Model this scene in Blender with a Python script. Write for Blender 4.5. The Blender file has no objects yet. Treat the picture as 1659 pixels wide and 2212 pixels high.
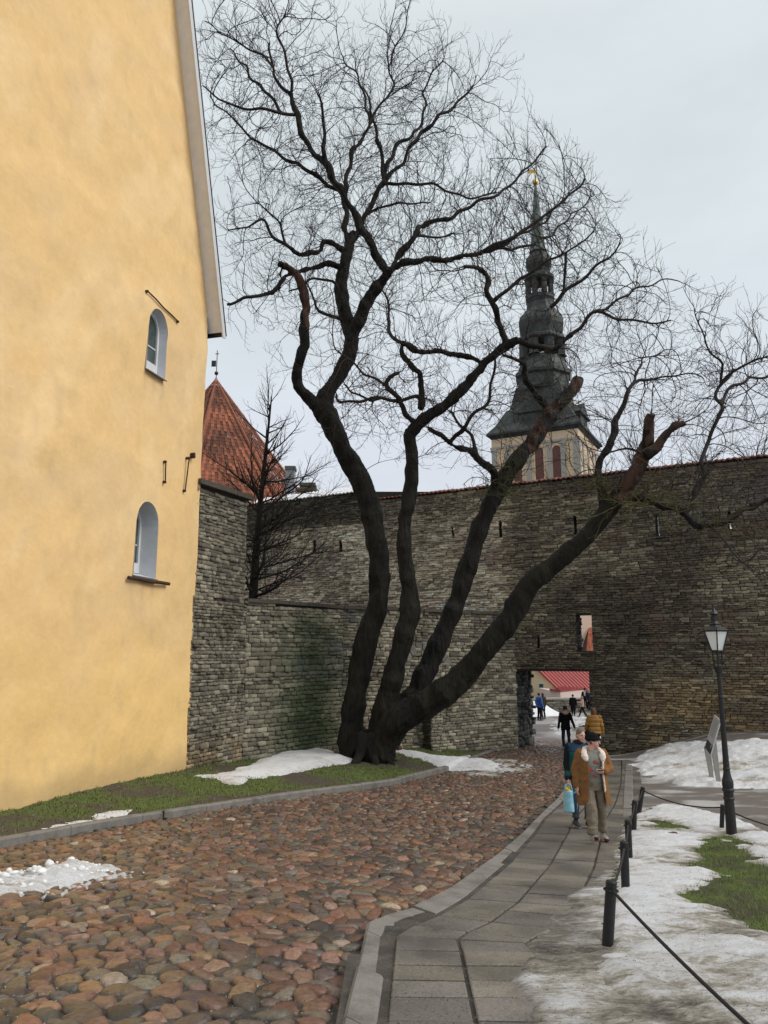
import bpy, bmesh, math, random
import numpy as np
from mathutils import Vector, Matrix, kdtree
from mathutils.geometry import delaunay_2d_cdt
R = math.radians
random.seed(7); np.random.seed(7)
SC = bpy.context.scene; COL = SC.collection
# ------------------------------------------------ camera
CZ = 4.0; PITCH = R(10.8); F = 1650.0; CX, CY = 829.5, 1106.0      # photo grid 1659 x 2212
cam = bpy.data.cameras.new('camera'); camo = bpy.data.objects.new('camera', cam); COL.objects.link(camo)
camo.location = (0, 0, CZ); camo.rotation_euler = (R(90)+PITCH, 0, 0)
cam.sensor_fit = 'VERTICAL'; cam.sensor_height = 36; cam.sensor_width = 27; cam.lens = F/2212*36
cam.clip_start = 0.1; cam.clip_end = 3000; SC.camera = camo
SC.render.resolution_x = 768; SC.render.resolution_y = 1024
SC.view_settings.view_transform = 'Standard'; SC.view_settings.look = 'None'
SC.view_settings.exposure = 0.0; SC.view_settings.gamma = 1
# ------------------------------------------------ overcast sky and a soft sun
SUN_EL, SUN_AZ = R(42), R(105)         # azimuth clockwise from +Y
w = bpy.data.worlds.new('World'); SC.world = w; w.use_nodes = True
nt = w.node_tree; nd = nt.nodes; nd.clear(); L = nt.links.new
out = nd.new('ShaderNodeOutputWorld'); bg = nd.new('ShaderNodeBackground'); bg.inputs[1].default_value = 0.1
sky = nd.new('ShaderNodeTexSky'); sky.sky_type = 'NISHITA'; sky.sun_disc = False
sky.sun_elevation = SUN_EL; sky.sun_rotation = SUN_AZ
tc = nd.new('ShaderNodeTexCoord'); sx = nd.new('ShaderNodeSeparateXYZ'); L(tc.outputs['Generated'], sx.inputs[0])
cr = nd.new('ShaderNodeValToRGB'); L(sx.outputs['Z'], cr.inputs[0])
e = cr.color_ramp.elements; e[0].position = 0.0; e[0].color = (.70, .735, .81, 1); e[1].position = 1.0; e[1].color = (1.0, 1.0, 1.0, 1)
for p, c in ((.3, (.70, .745, .81, 1)), (.45, (.70, .765, .80, 1)), (.68, (.70, .76, .785, 1)), (.85, (1, 1, 1, 1))):
    q = cr.color_ramp.elements.new(p); q.color = c
mp = nd.new('ShaderNodeMapping'); mp.inputs['Scale'].default_value = (1.6, 1.6, 4.2); L(tc.outputs['Generated'], mp.inputs[0])
nz = nd.new('ShaderNodeTexNoise'); nz.inputs['Scale'].default_value = 2.2; nz.inputs['Detail'].default_value = 5; L(mp.outputs[0], nz.inputs[0])
mr = nd.new('ShaderNodeMapRange'); mr.inputs[1].default_value = .3; mr.inputs[2].default_value = .7; mr.inputs[3].default_value = 9.9; mr.inputs[4].default_value = 11.3
L(nz.outputs[0], mr.inputs[0])
vs = nd.new('ShaderNodeVectorMath'); vs.operation = 'SCALE'; L(cr.outputs[0], vs.inputs[0]); L(mr.outputs[0], vs.inputs['Scale'])
mx = nd.new('ShaderNodeMix'); mx.data_type = 'RGBA'; mx.inputs[0].default_value = .93
L(sky.outputs[0], mx.inputs[6]); L(vs.outputs[0], mx.inputs[7]); L(mx.outputs[2], bg.inputs[0]); L(bg.outputs[0], out.inputs[0])
sl = bpy.data.lights.new('sun', 'SUN'); sl.energy = 2.0; sl.angle = R(30); sl.color = (1, .96, .9)
so = bpy.data.objects.new('sun', sl); COL.objects.link(so)
sd = Vector((math.sin(SUN_AZ)*math.cos(SUN_EL), math.cos(SUN_AZ)*math.cos(SUN_EL), math.sin(SUN_EL)))
so.rotation_euler = sd.to_track_quat('Z', 'Y').to_euler(); so.location = (30, -20, 60)
# ------------------------------------------------ helpers
def V(*a): return Vector(a)
def ray(px, py):
    cp, sp = math.cos(PITCH), math.sin(PITCH); a = (px-CX)/F; b = -(py-CY)/F
    return Vector((a, cp-b*sp, sp+b*cp))
def P(px, py, Y):                                   # world point seen there at forward distance Y
    d = ray(px, py); s = Y/d.y; return Vector((d.x*s, Y, CZ+d.z*s))
def toimg(p):
    cp, sp = math.cos(PITCH), math.sin(PITCH); z = p[2]-CZ
    f = p[1]*cp+z*sp; u = -p[1]*sp+z*cp
    return CX+F*p[0]/f, CY-F*u/f
def toimg_np(A):
    cp, sp = math.cos(PITCH), math.sin(PITCH); z = A[:, 2]-CZ
    f = A[:, 1]*cp+z*sp; u = -A[:, 1]*sp+z*cp
    return CX+F*A[:, 0]/f, CY-F*u/f, f
def h3(ix, iy, iz, seed):
    n = (ix*374761393+iy*668265263+iz*1274126177+seed*974634777) & 0x7fffffff
    n = ((n ^ (n >> 13))*1274126177) & 0x7fffffff
    n = ((n ^ (n >> 16))*668265263) & 0x7fffffff
    return ((n ^ (n >> 15)) & 0xffffff)/float(0xffffff)
def vnoise(x, y, z=0.0, seed=0):
    x = np.asarray(x, float); y = np.asarray(y, float); z = np.asarray(z, float)+0*x
    ix = np.floor(x).astype(np.int64); iy = np.floor(y).astype(np.int64); iz = np.floor(z).astype(np.int64)
    fx, fy, fz = x-ix, y-iy, z-iz
    fx = fx*fx*(3-2*fx); fy = fy*fy*(3-2*fy); fz = fz*fz*(3-2*fz); o = 0
    for dx in (0, 1):
        for dy in (0, 1):
            for dz in (0, 1):
                o = o+h3(ix+dx, iy+dy, iz+dz, seed)*(fx if dx else 1-fx)*(fy if dy else 1-fy)*(fz if dz else 1-fz)
    return o*2-1
def fbm(x, y, z=0.0, oc=4, seed=0):
    o = 0; a = .5; s = 1.0
    for k in range(oc):
        o = o+a*vnoise(np.asarray(x)*s, np.asarray(y)*s, np.asarray(z)*s, seed+k); a *= .5; s *= 2.03
    return o
def sstep(a, b, x):
    t = np.clip((np.asarray(x, float)-a)/(b-a), 0, 1); return t*t*(3-2*t)
def sdf(x, y, poly):                                # signed distance to a polygon, positive inside
    x = np.asarray(x, float); y = np.asarray(y, float); d = np.full(x.shape, 1e9); ins = np.zeros(x.shape, bool)
    n = len(poly)
    for i in range(n):
        ax, ay = poly[i]; bx, by = poly[(i+1) % n]
        ex, ey = bx-ax, by-ay; t = np.clip(((x-ax)*ex+(y-ay)*ey)/(ex*ex+ey*ey+1e-12), 0, 1)
        d = np.minimum(d, np.hypot(x-ax-t*ex, y-ay-t*ey))
        c = ((ay > y) != (by > y)); 
        ins ^= c & (x < (bx-ax)*(y-ay)/((by-ay) if abs(by-ay) > 1e-12 else 1e-12)+ax)
    return np.where(ins, d, -d)
def sdline(x, y, pl):                               # signed distance to a polyline, positive on its left
    x = np.asarray(x, float); y = np.asarray(y, float); d = np.full(x.shape, 1e9); sg = np.zeros(x.shape)
    for (ax, ay), (bx, by) in zip(pl[:-1], pl[1:]):
        ex, ey = bx-ax, by-ay; t = np.clip(((x-ax)*ex+(y-ay)*ey)/(ex*ex+ey*ey), 0, 1)
        q = np.hypot(x-ax-t*ex, y-ay-t*ey); c = ex*(y-ay)-ey*(x-ax); m = q < d-1e-9
        d = np.where(m, q, d); sg = np.where(m, np.sign(c), sg)
    return d*sg
def link(o, parent=None):
    COL.objects.link(o)
    if parent is not None: o.parent = parent
    return o
def tag(o, label=None, cat=None, group=None, kind=None):
    for k, v in (('label', label), ('category', cat), ('group', group), ('kind', kind)):
        if v: o[k] = v
    return o
def thing(name, label, cat, loc=(0, 0, 0), rz=0, group=None):
    o = bpy.data.objects.new(name, None); o.empty_display_size = .2; link(o); o.location = loc; o.rotation_euler = (0, 0, rz)
    return tag(o, label, cat, group)
def npmesh(name, Vt, Fs, mat=None, parent=None, col=None, smooth=False, uv=None):
    me = bpy.data.meshes.new(name); Vt = np.ascontiguousarray(Vt, np.float32)
    Fs = [np.asarray(f, np.int32) for f in (Fs if isinstance(Fs, (list, tuple)) else [Fs]) if len(f)]
    me.vertices.add(len(Vt)); me.vertices.foreach_set('co', Vt.ravel())
    tot = np.concatenate([np.full(len(f), f.shape[1], np.int32) for f in Fs]); li = np.concatenate([f.ravel() for f in Fs])
    me.loops.add(len(li)); me.loops.foreach_set('vertex_index', li)
    st = np.concatenate([[0], np.cumsum(tot)[:-1]]).astype(np.int32)
    me.polygons.add(len(tot)); me.polygons.foreach_set('loop_start', st); me.polygons.foreach_set('loop_total', tot)
    if smooth: me.polygons.foreach_set('use_smooth', np.ones(len(tot), bool))
    me.update(calc_edges=True); me.validate()
    if col is not None:
        a = me.color_attributes.new('col', 'FLOAT_COLOR', 'POINT'); c = np.ones((len(Vt), 4), np.float32); c[:, :3] = col
        a.data.foreach_set('color', c.ravel())
    if mat: me.materials.append(mat)
    return link(bpy.data.objects.new(name, me), parent)
class MB:
    def __init__(s): s.v = []; s.f = []; s.c = []
    def add(s, vs, fs, col=None):
        o = len(s.v); s.v += [tuple(p) for p in vs]; s.f += [tuple(i+o for i in f) for f in fs]; s.c += [tuple(col) if col else (1, 1, 1)]*len(vs)
    def box(s, a, b, col=None, M=None):
        (x0, y0, z0), (x1, y1, z1) = a, b
        vs = [V(x, y, z) for z in (z0, z1) for x, y in ((x0, y0), (x1, y0), (x1, y1), (x0, y1))]
        if M: vs = [M @ p for p in vs]
        s.add(vs, [(3, 2, 1, 0), (4, 5, 6, 7), (0, 1, 5, 4), (1, 2, 6, 5), (2, 3, 7, 6), (3, 0, 4, 7)], col)
    def hexa(s, b, t, col=None):                    # bottom ring and top ring of n points
        n = len(b); s.add(list(b)+list(t), [tuple(range(n))[::-1], tuple(range(n, 2*n))]+[(i, (i+1) % n, n+(i+1) % n, n+i) for i in range(n)], col)
    def tube(s, pts, rad, n=8, col=None, caps=True, ell=None):
        pts = [Vector(p) for p in pts]; m = len(pts); rad = rad if hasattr(rad, '__len__') else [rad]*m
        vs = []; u = None
        for i in range(m):
            t = (pts[min(i+1, m-1)]-pts[max(i-1, 0)])
            t = t.normalized() if t.length > 1e-9 else V(0, 0, 1)
            if u is None: u = t.orthogonal().normalized()
            u = (u-t*u.dot(t)).normalized(); wv = t.cross(u)
            for k in range(n):
                a = 2*math.pi*k/n; vs.append(pts[i]+u*rad[i]*math.cos(a)+wv*rad[i]*math.sin(a))
        fs = [(i*n+k, i*n+(k+1) % n, (i+1)*n+(k+1) % n, (i+1)*n+k) for i in range(m-1) for k in range(n)]
        if caps: fs += [tuple(range(n))[::-1], tuple(range((m-1)*n, m*n))]
        s.add(vs, fs, col)
    def lathe(s, prof, n=16, c=(0, 0, 0), col=None, rot=0, M=None):   # prof: (r, z)
        vs = []; 
        for r, z in prof:
            for k in range(n):
                a = rot+2*math.pi*k/n; p = V(c[0]+r*math.cos(a), c[1]+r*math.sin(a), c[2]+z); vs.append(M @ p if M else p)
        m = len(prof); fs = [(i*n+k, i*n+(k+1) % n, (i+1)*n+(k+1) % n, (i+1)*n+k) for i in range(m-1) for k in range(n)]
        fs += [tuple(range(n))[::-1], tuple(range((m-1)*n, m*n))]; s.add(vs, fs, col)
    def ball(s, c, r, n=12, m=8, col=None, M=None):
        r = r if hasattr(r, '__len__') else (r, r, r); vs = []; 
        for i in range(m+1):
            t = math.pi*(i+.0001)/(m+.0002)
            for k in range(n):
                a = 2*math.pi*k/n; p = V(r[0]*math.sin(t)*math.cos(a), r[1]*math.sin(t)*math.sin(a), r[2]*math.cos(t)); vs.append(V(*c)+(M @ p if M else p))
        s.add(vs, [(i*n+k, (i+1)*n+k, (i+1)*n+(k+1) % n, i*n+(k+1) % n) for i in range(m) for k in range(n)]+[tuple(range(n)), tuple(range(m*n, m*n+n))[::-1]], col)
    def build(s, name, mat, parent=None, smooth=False, bevel=0):
        me = bpy.data.meshes.new(name); me.from_pydata(s.v, [], s.f)
        if s.c:
            a = me.color_attributes.new('col', 'FLOAT_COLOR', 'POINT'); c = np.ones((len(s.v), 4), np.float32); c[:, :3] = np.array(s.c); a.data.foreach_set('color', c.ravel())
        if smooth: me.polygons.foreach_set('use_smooth', np.ones(len(me.polygons), bool))
        me.materials.append(mat); o = link(bpy.data.objects.new(name, me), parent)
        if bevel:
            b = o.modifiers.new('bevel', 'BEVEL'); b.width = bevel; b.segments = 2; b.limit_method = 'ANGLE'
        return o
def bake(o, mods):                                   # apply modifiers without operators
    for t, kw in mods:
        m = o.modifiers.new(t, t)
        for k, v in kw.items(): setattr(m, k, v)
    dg = bpy.context.evaluated_depsgraph_get(); me = bpy.data.meshes.new_from_object(o.evaluated_get(dg))
    o.modifiers.clear(); old = o.data; o.data = me; bpy.data.meshes.remove(old); return o
def mat(name, color=(.5, .5, .5), rough=.8, attr=False, var=.25, scale=8.0, bump=.0, bscale=30.0, metal=0.0, detail=5, tint=None, tscale=1.0, spec=.4, stretch=(1, 1, 1), bdist=.02):
    m = bpy.data.materials.new(name); m.use_nodes = True; n = m.node_tree.nodes; l = m.node_tree.links.new
    b = n['Principled BSDF']; b.inputs['Roughness'].default_value = rough; b.inputs['Metallic'].default_value = metal; b.inputs['Specular IOR Level'].default_value = spec
    tc = n.new('ShaderNodeTexCoord'); mp = n.new('ShaderNodeMapping'); mp.inputs['Scale'].default_value = stretch; l(tc.outputs['Object'], mp.inputs[0])
    nz = n.new('ShaderNodeTexNoise'); nz.inputs['Scale'].default_value = scale; nz.inputs['Detail'].default_value = detail; nz.inputs['Roughness'].default_value = .65; l(mp.outputs[0], nz.inputs[0])
    r = n.new('ShaderNodeMapRange'); r.inputs[1].default_value = .25; r.inputs[2].default_value = .75; r.inputs[3].default_value = 1-var; r.inputs[4].default_value = 1+var; l(nz.outputs[0], r.inputs[0])
    vm = n.new('ShaderNodeVectorMath'); vm.operation = 'SCALE'; l(r.outputs[0], vm.inputs['Scale'])
    if attr:
        a = n.new('ShaderNodeAttribute'); a.attribute_name = 'col'; src = a.outputs['Color']
    else:
        c = n.new('ShaderNodeRGB'); c.outputs[0].default_value = (*color, 1); src = c.outputs[0]
    if tint:
        n2 = n.new('ShaderNodeTexNoise'); n2.inputs['Scale'].default_value = tscale; n2.inputs['Detail'].default_value = 6; n2.inputs['Roughness'].default_value = .6; l(mp.outputs[0], n2.inputs[0])
        r2 = n.new('ShaderNodeMapRange'); r2.inputs[1].default_value = .42; r2.inputs[2].default_value = .66; l(n2.outputs[0], r2.inputs[0])
        x = n.new('ShaderNodeMix'); x.data_type = 'RGBA'; x.inputs[7].default_value = (*tint, 1); l(r2.outputs[0], x.inputs[0]); l(src, x.inputs[6]); src = x.outputs[2]
    l(src, vm.inputs[0]); l(vm.outputs[0], b.inputs['Base Color'])
    if bump:
        n3 = n.new('ShaderNodeTexNoise'); n3.inputs['Scale'].default_value = bscale; n3.inputs['Detail'].default_value = 6; n3.inputs['Roughness'].default_value = .6; l(mp.outputs[0], n3.inputs[0])
        bp = n.new('ShaderNodeBump'); bp.inputs['Strength'].default_value = bump; bp.inputs['Distance'].default_value = bdist; l(n3.outputs[0], bp.inputs['Height']); l(bp.outputs[0], b.inputs['Normal'])
    return m
# ------------------------------------------------ the lie of the land
_ky = np.array([-60, -10, 0, 6.5, 8.5, 11.5, 15, 22, 30, 36, 48, 56, 64, 80, 120, 300, 2500.])
_kz = np.array([3.0, -.8, -1.75, -2.45, -2.65, -2.96, -3.27, -3.55, -3.76, -3.85, -4.03, -4.3, -4.4, -5, -6, -8, -12.])
_ty = np.concatenate([np.arange(-60, 130, .1), np.arange(130, 2500, 10)]); _tz = np.interp(_ty, _ky, _kz)
_k = np.hanning(41); _k /= _k.sum(); _m = _ty < 129
_tz[_m] = np.convolve(np.pad(_tz[_m], 20, mode='edge'), _k, 'valid')
def gbase(y): return CZ+np.interp(y, _ty, _tz)
def hitg(px, py, fn):
    d = ray(px, py); t0 = 1.5; t = t0
    while t < 400:
        p = d*t
        if CZ+p.z < fn(p.x, p.y): break
        t0 = t; t += .1+t*.01
    for _ in range(30):
        m = (t0+t)/2; p = d*m
        if CZ+p.z < fn(p.x, p.y): t = m
        else: t0 = m
    return d*t+V(0, 0, CZ)
def G0(px, py, h=0.0): return hitg(px, py, lambda x, y: float(gbase(y))+h)
def xy(lst, h=0.0): return [tuple(G0(a, b, h)[:2]) for a, b in lst]
# kerb lines in plan (photo points dropped onto the ground)
KL = xy([(-700, 1985), (-300, 1895), (0, 1833), (170, 1800), (340, 1771), (520, 1742), (700, 1716), (850, 1697), (970, 1666)])   # left kerb, foot on the road side
KL2 = xy([(1015, 1640), (1125, 1606)])
KLall = KL+KL2
KRo = xy([(700, 2420), (744, 2212), (777, 2080), (793, 2004), (845, 1984), (896, 1972), (972, 1931), (1059, 1865), (1158, 1776), (1202, 1733), (1235, 1690), (1262, 1640)], .02)   # right kerb, road side
KRi = xy([(772, 2420), (813, 2212), (832, 2080), (843, 2008), (885, 1995), (920, 1984), (1003, 1937), (1091, 1865), (1172, 1768), (1214, 1730), (1244, 1690), (1268, 1640)], .1)
SWr = xy([(1500, 2420), (1400, 2212), (1320, 2040), (1348, 1930), (1355, 1855), (1362, 1798), (1366, 1765), (1364, 1700), (1366, 1640)], .1)
RB = xy([(1366, 1650), (1372, 1700), (1500, 1698), (1700, 1706)])
def ground(x, y):
    x = np.asarray(x, float); y = np.asarray(y, float)
    g = gbase(y)
    d = sdline(x, y, KLall); d = np.where(y > KLall[-1][1], d, d)
    bank = np.clip(d*.11, 0, .34)*sstep(0, .3, d)*(1-sstep(30, 34, y))
    g = g+np.where(d > 0, bank+.1*sstep(0, .12, d)*(1-sstep(31, 34, y)), 0)
    dr = sdline(x, y, KRi)
    g = g+np.where(dr < 0, .1*(1-sstep(29, 33, y)), 0)
    xr = 8.2+(y-24)*.12
    g = g+.95*sstep(20.0, 28.5, y)*sstep(xr-.3, xr+4.5, x)*(y < 60)
    g = g-.0*x
    return g
def gz(x, y): return float(ground(x, y))
def G(px, py, h=0.0): return hitg(px, py, lambda x, y: gz(x, y)+h)
def gxy(lst, h=0.0): return [tuple(G(a, b, h)[:2]) for a, b in lst]
# materials of the ground
M_dirt = mat('damp_gravel', (.04, .036, .031), .7, var=.5, scale=40, bump=.5, bscale=90, tint=(.10, .085, .07), tscale=2)
M_cob = mat('cobble_stone', rough=.3, attr=True, var=.5, scale=26, bump=.45, bscale=60, bdist=.012, detail=8)
M_slab = mat('paving_slab', rough=.5, attr=True, var=.55, scale=48, tint=(.085, .076, .066), tscale=1.3, bump=.5, bscale=160, bdist=.006, detail=9)
M_kerb = mat('granite_kerb', (.21, .195, .175), .7, var=.35, scale=60, bump=.4, bscale=120, bdist=.008, tint=(.13, .12, .105), tscale=3)
M_lump = mat('snow_lump', rough=.6, attr=True, var=.1, scale=30, bump=.5, bscale=60, bdist=.02)
def snowmat():
    m = bpy.data.materials.new('old_snow'); m.use_nodes = True; n = m.node_tree.nodes; l = m.node_tree.links.new; b = n['Principled BSDF']; b.inputs['Roughness'].default_value = .6; b.inputs['Specular IOR Level'].default_value = .3
    tc = n.new('ShaderNodeTexCoord'); mp = n.new('ShaderNodeMapping'); mp.inputs['Scale'].default_value = (1, 1.9, 1); mp.inputs['Rotation'].default_value = (0, 0, .25); l(tc.outputs['Object'], mp.inputs[0])
    def noise(sc, det, ro=.65, src=None):
        q = n.new('ShaderNodeTexNoise'); q.inputs['Scale'].default_value = sc; q.inputs['Detail'].default_value = det; q.inputs['Roughness'].default_value = ro; l((src or mp).outputs[0], q.inputs[0]); return q.outputs[0]
    def math_(op, a, b_):
        q = n.new('ShaderNodeMath'); q.operation = op
        for i, v in enumerate((a, b_)):
            if isinstance(v, (int, float)): q.inputs[i].default_value = v
            else: l(v, q.inputs[i])
        return q.outputs[0]
    ad = n.new('ShaderNodeAttribute'); ad.attribute_name = 'col'; sp = n.new('ShaderNodeSeparateColor'); l(ad.outputs['Color'], sp.inputs[0])     # red: how dirty, green: how pale
    n1 = noise(3.2, 10, .72); n2 = noise(16, 8, .7); dirty = math_('ADD', sp.outputs[0], math_('ADD', math_('MULTIPLY', math_('SUBTRACT', n1, .5), 1.7), math_('MULTIPLY', math_('SUBTRACT', n2, .5), 1.1)))
    cr = n.new('ShaderNodeValToRGB'); e = cr.color_ramp.elements; e[0].position = 0; e[0].color = (.80, .81, .83, 1); e[1].position = 1; e[1].color = (.085, .08, .068, 1)
    for p, c in ((.28, (.68, .67, .66, 1)), (.5, (.44, .40, .335, 1)), (.72, (.24, .22, .18, 1))): q = e.new(p); q.color = c
    l(dirty, cr.inputs[0]); gr = noise(75, 4, .6); thr = math_('SUBTRACT', .70, math_('MULTIPLY', sp.outputs[0], .14)); spk = n.new('ShaderNodeMapRange'); l(math_('SUBTRACT', gr, thr), spk.inputs[0]); spk.inputs[1].default_value = -.02; spk.inputs[2].default_value = .05; spk.inputs[3].default_value = 0; spk.inputs[4].default_value = .85
    mx = n.new('ShaderNodeMix'); mx.data_type = 'RGBA'; l(spk.outputs[0], mx.inputs[0]); l(cr.outputs[0], mx.inputs[6]); mx.inputs[7].default_value = (.05, .045, .038, 1)
    vm = n.new('ShaderNodeVectorMath'); vm.operation = 'SCALE'; l(mx.outputs[2], vm.inputs[0]); l(sp.outputs[1], vm.inputs['Scale']); l(vm.outputs[0], b.inputs['Base Color'])
    h = math_('ADD', math_('MULTIPLY', noise(9, 9, .65), 1.0), math_('MULTIPLY', noise(34, 6, .7), .45)); bp = n.new('ShaderNodeBump'); bp.inputs['Strength'].default_value = .9; bp.inputs['Distance'].default_value = .07; l(h, bp.inputs['Height']); l(bp.outputs[0], b.inputs['Normal']); return m
M_snow = snowmat()
M_soil = mat('lawn_soil', rough=.9, attr=True, var=.5, scale=25, bump=.6, bscale=60, bdist=.03, detail=9)
M_grass = mat('grass_blade', rough=.6, attr=True, var=.2, scale=3)
M_asph = mat('worn_asphalt', rough=.6, attr=True, var=.35, scale=35, bump=.3, bscale=140, bdist=.006, detail=9)
# base sheet out to the horizon
ys = np.concatenate([np.arange(-40, 80, 1.0), [90, 110, 150, 220, 350, 600, 1000, 1600, 2400]])
xs = np.concatenate([[-2400, -1200, -500, -200, -100, -60], np.arange(-40, 41, 1.0), [60, 100, 200, 500, 1200, 2400]])
XX, YY = np.meshgrid(xs, ys); nx = len(xs)
ZZ = gbase(YY)-.13
ii, jj = np.meshgrid(np.arange(len(ys)-1), np.arange(nx-1), indexing='ij'); q = (ii*nx+jj).ravel()
tag(npmesh('ground', np.stack([XX, YY, ZZ], -1).reshape(-1, 3), np.stack([q, q+1, q+nx+1, q+nx], -1), M_dirt, smooth=True), kind='structure')
def sheet(name, x0, x1, y0, y1, res, zfn, keep, mat, colfn=None, kind='structure', yres=None):
    xs = np.arange(x0, x1+res, res); ys = np.arange(y0, y1+res, yres or res); X, Y = np.meshgrid(xs, ys); n = len(xs)
    k = keep(X, Y); ii, jj = np.meshgrid(np.arange(len(ys)-1), np.arange(n-1), indexing='ij'); q = (ii*n+jj).ravel()
    Q = np.stack([q, q+1, q+n+1, q+n], -1); kr = k.ravel(); Q = Q[kr[Q].any(1)]
    use = np.unique(Q); mp = np.full(X.size, -1); mp[use] = np.arange(len(use)); Q = mp[Q]
    x = X.ravel()[use]; y = Y.ravel()[use]; z = zfn(x, y)
    c = colfn(x, y, z) if colfn else None
    return tag(npmesh(name, np.stack([x, y, z], -1), Q, mat, col=c, smooth=True), kind=kind)
# ---- cobbled road
ROAD = [(p[0], p[1]) for p in KLall]+xy([(1148, 1588), (1152, 1572)])+xy([(1262, 1572), (1262, 1600)])+KRo[::-1]
RB0 = (-1.5, 2.5); ROAD = ROAD+[(KRo[0][0]-.3, 1.0), (-9, 1.0), (-11.5, 6)]
sheet('road_bed', -14, 12, 1, 37, .25, lambda x, y: gbase(y)-.012+.008*fbm(x*3, y*3, 0, 3, 8), lambda X, Y: sdf(X, Y, ROAD) > -.15, M_dirt)
PAL = np.array([(.20, .095, .062), (.17, .088, .065), (.26, .15, .115), (.24, .145, .08), (.15, .135, .12), (.075, .066, .06), (.12, .078, .074), (.33, .28, .22), (.23, .105, .05), (.105, .09, .08), (.13, .105, .075), (.19, .13, .10)])
PAL = (PAL*.74+PAL.mean(1, keepdims=True)*.26)*np.array([.90, .80, .67])
PW = np.array([15, 14, 8, 8, 13, 13, 11, 3, 6, 12, 9, 8.]); PW /= PW.sum()
def cobbles():
    sx_, sy_ = .20, .158; rng = np.random.RandomState(3)
    gx = np.arange(-14, 11.5, sx_); gy = np.arange(3.2, 37.5, sy_); ni, nj = len(gy), len(gx)
    C = np.zeros((ni, nj, 2)); C[..., 0] = gx[None, :]+(np.arange(ni) % 2)[:, None]*sx_/2+rng.uniform(-.4, .4, (ni, nj))*sx_
    C[..., 1] = gy[:, None]+rng.uniform(-.4, .4, (ni, nj))*sy_
    wob = .12*np.sin(C[..., 0]*1.1); C[..., 1] += wob
    inside = sdf(C[..., 0], C[..., 1], ROAD) > .05
    # merge some cells into larger stones by dropping seeds
    drop = rng.rand(ni, nj) < .22
    hh = gbase(C[..., 1]); px, py, f = toimg_np(np.stack([C[..., 0], C[..., 1], hh], -1).reshape(-1, 3)); px = px.reshape(ni, nj); py = py.reshape(ni, nj)
    vis = inside & (px > -220) & (px < 1800) & (py < 2420) & ~drop
    vs, fs3, fs4, cs = [], [], [], []; off = 0; N = 14
    ang = np.arange(N)*2*math.pi/N
    for i, j in zip(*np.nonzero(vis)):
        c = C[i, j]; poly = [(-.3, -.3), (.3, -.3), (.3, .3), (-.3, .3)]
        for di in (-2, -1, 0, 1, 2):
            for dj in (-2, -1, 0, 1, 2):
                a, b = i+di, j+dj
                if (di == 0 and dj == 0) or a < 0 or b < 0 or a >= ni or b >= nj or drop[a, b]: continue
                dx, dy = C[a, b]-c; l2 = dx*dx+dy*dy
                if l2 > .36: continue
                h = l2/2; out = []; m = len(poly); dd = [p[0]*dx+p[1]*dy-h for p in poly]
                if max(dd) <= 0: continue
                for k in range(m):
                    p, qq = poly[k], poly[(k+1) % m]; d0, d1 = dd[k], dd[(k+1) % m]
                    if d0 <= 0: out.append(p)
                    if (d0 < 0) != (d1 < 0): t = d0/(d0-d1); out.append((p[0]+t*(qq[0]-p[0]), p[1]+t*(qq[1]-p[1])))
                poly = out
                if len(poly) < 3: break
            if len(poly) < 3: break
        if len(poly) < 3: continue
        A = np.array(poly); cen = A.mean(0)
        for _ in range(2):
            B = np.roll(A, -1, 0); A = np.stack([A*.85+B*.15, A*.15+B*.85], 1).reshape(-1, 2)
        A = A-cen; th = np.arctan2(A[:, 1], A[:, 0]); o = np.argsort(th); th = th[o]; rr = np.hypot(*A[o].T)
        r = np.interp(ang, np.concatenate([th-2*math.pi, th, th+2*math.pi]), np.tile(rr, 3))
        r = np.maximum(r-rng.uniform(.008, .02), .03)*(1+.06*rng.randn(N))
        h = rng.uniform(.02, .042); tx, ty = rng.randn(2)*.13; bx, by = c+cen
        zb = float(gbase(by)); u = np.stack([np.cos(ang)*r, np.sin(ang)*r], -1)
        for s, z in ((1.03, -.06), (1.0, .0), (.88, h*.72), (.62, h*.97)):
            w_ = u*s; vs.append(np.stack([bx+w_[:, 0], by+w_[:, 1], zb-.012+z+(w_[:, 0]*tx+w_[:, 1]*ty)*(z > -.02)+.10*(-w_[:, 1])*0+rng.randn(N)*.0022*(z > 0)], -1))
        vs.append(np.array([[bx, by, zb-.012+h]]))
        k = np.arange(N); kn = (k+1) % N
        for q_ in range(3): fs4.append(np.stack([off+q_*N+k, off+q_*N+kn, off+(q_+1)*N+kn, off+(q_+1)*N+k], -1))
        fs3.append(np.stack([off+3*N+k, off+3*N+kn, np.full(N, off+4*N)], -1))
        col = PAL[rng.choice(len(PAL), p=PW)]*rng.uniform(.7, 1.35)*(1+.035*rng.randn(3))
        far = sstep(10, 30, by); avg = np.array([.14, .095, .072]); col = col*(1-.35*far)+avg*.35*far
        cs.append(np.tile(np.clip(col, .01, .6), (4*N+1, 1))); off += 4*N+1
    o = npmesh('cobblestone_road', np.concatenate(vs), [np.concatenate(fs4), np.concatenate(fs3)], M_cob, col=np.concatenate(cs), smooth=True)
    return tag(o, kind='structure')
cobbles()
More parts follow.
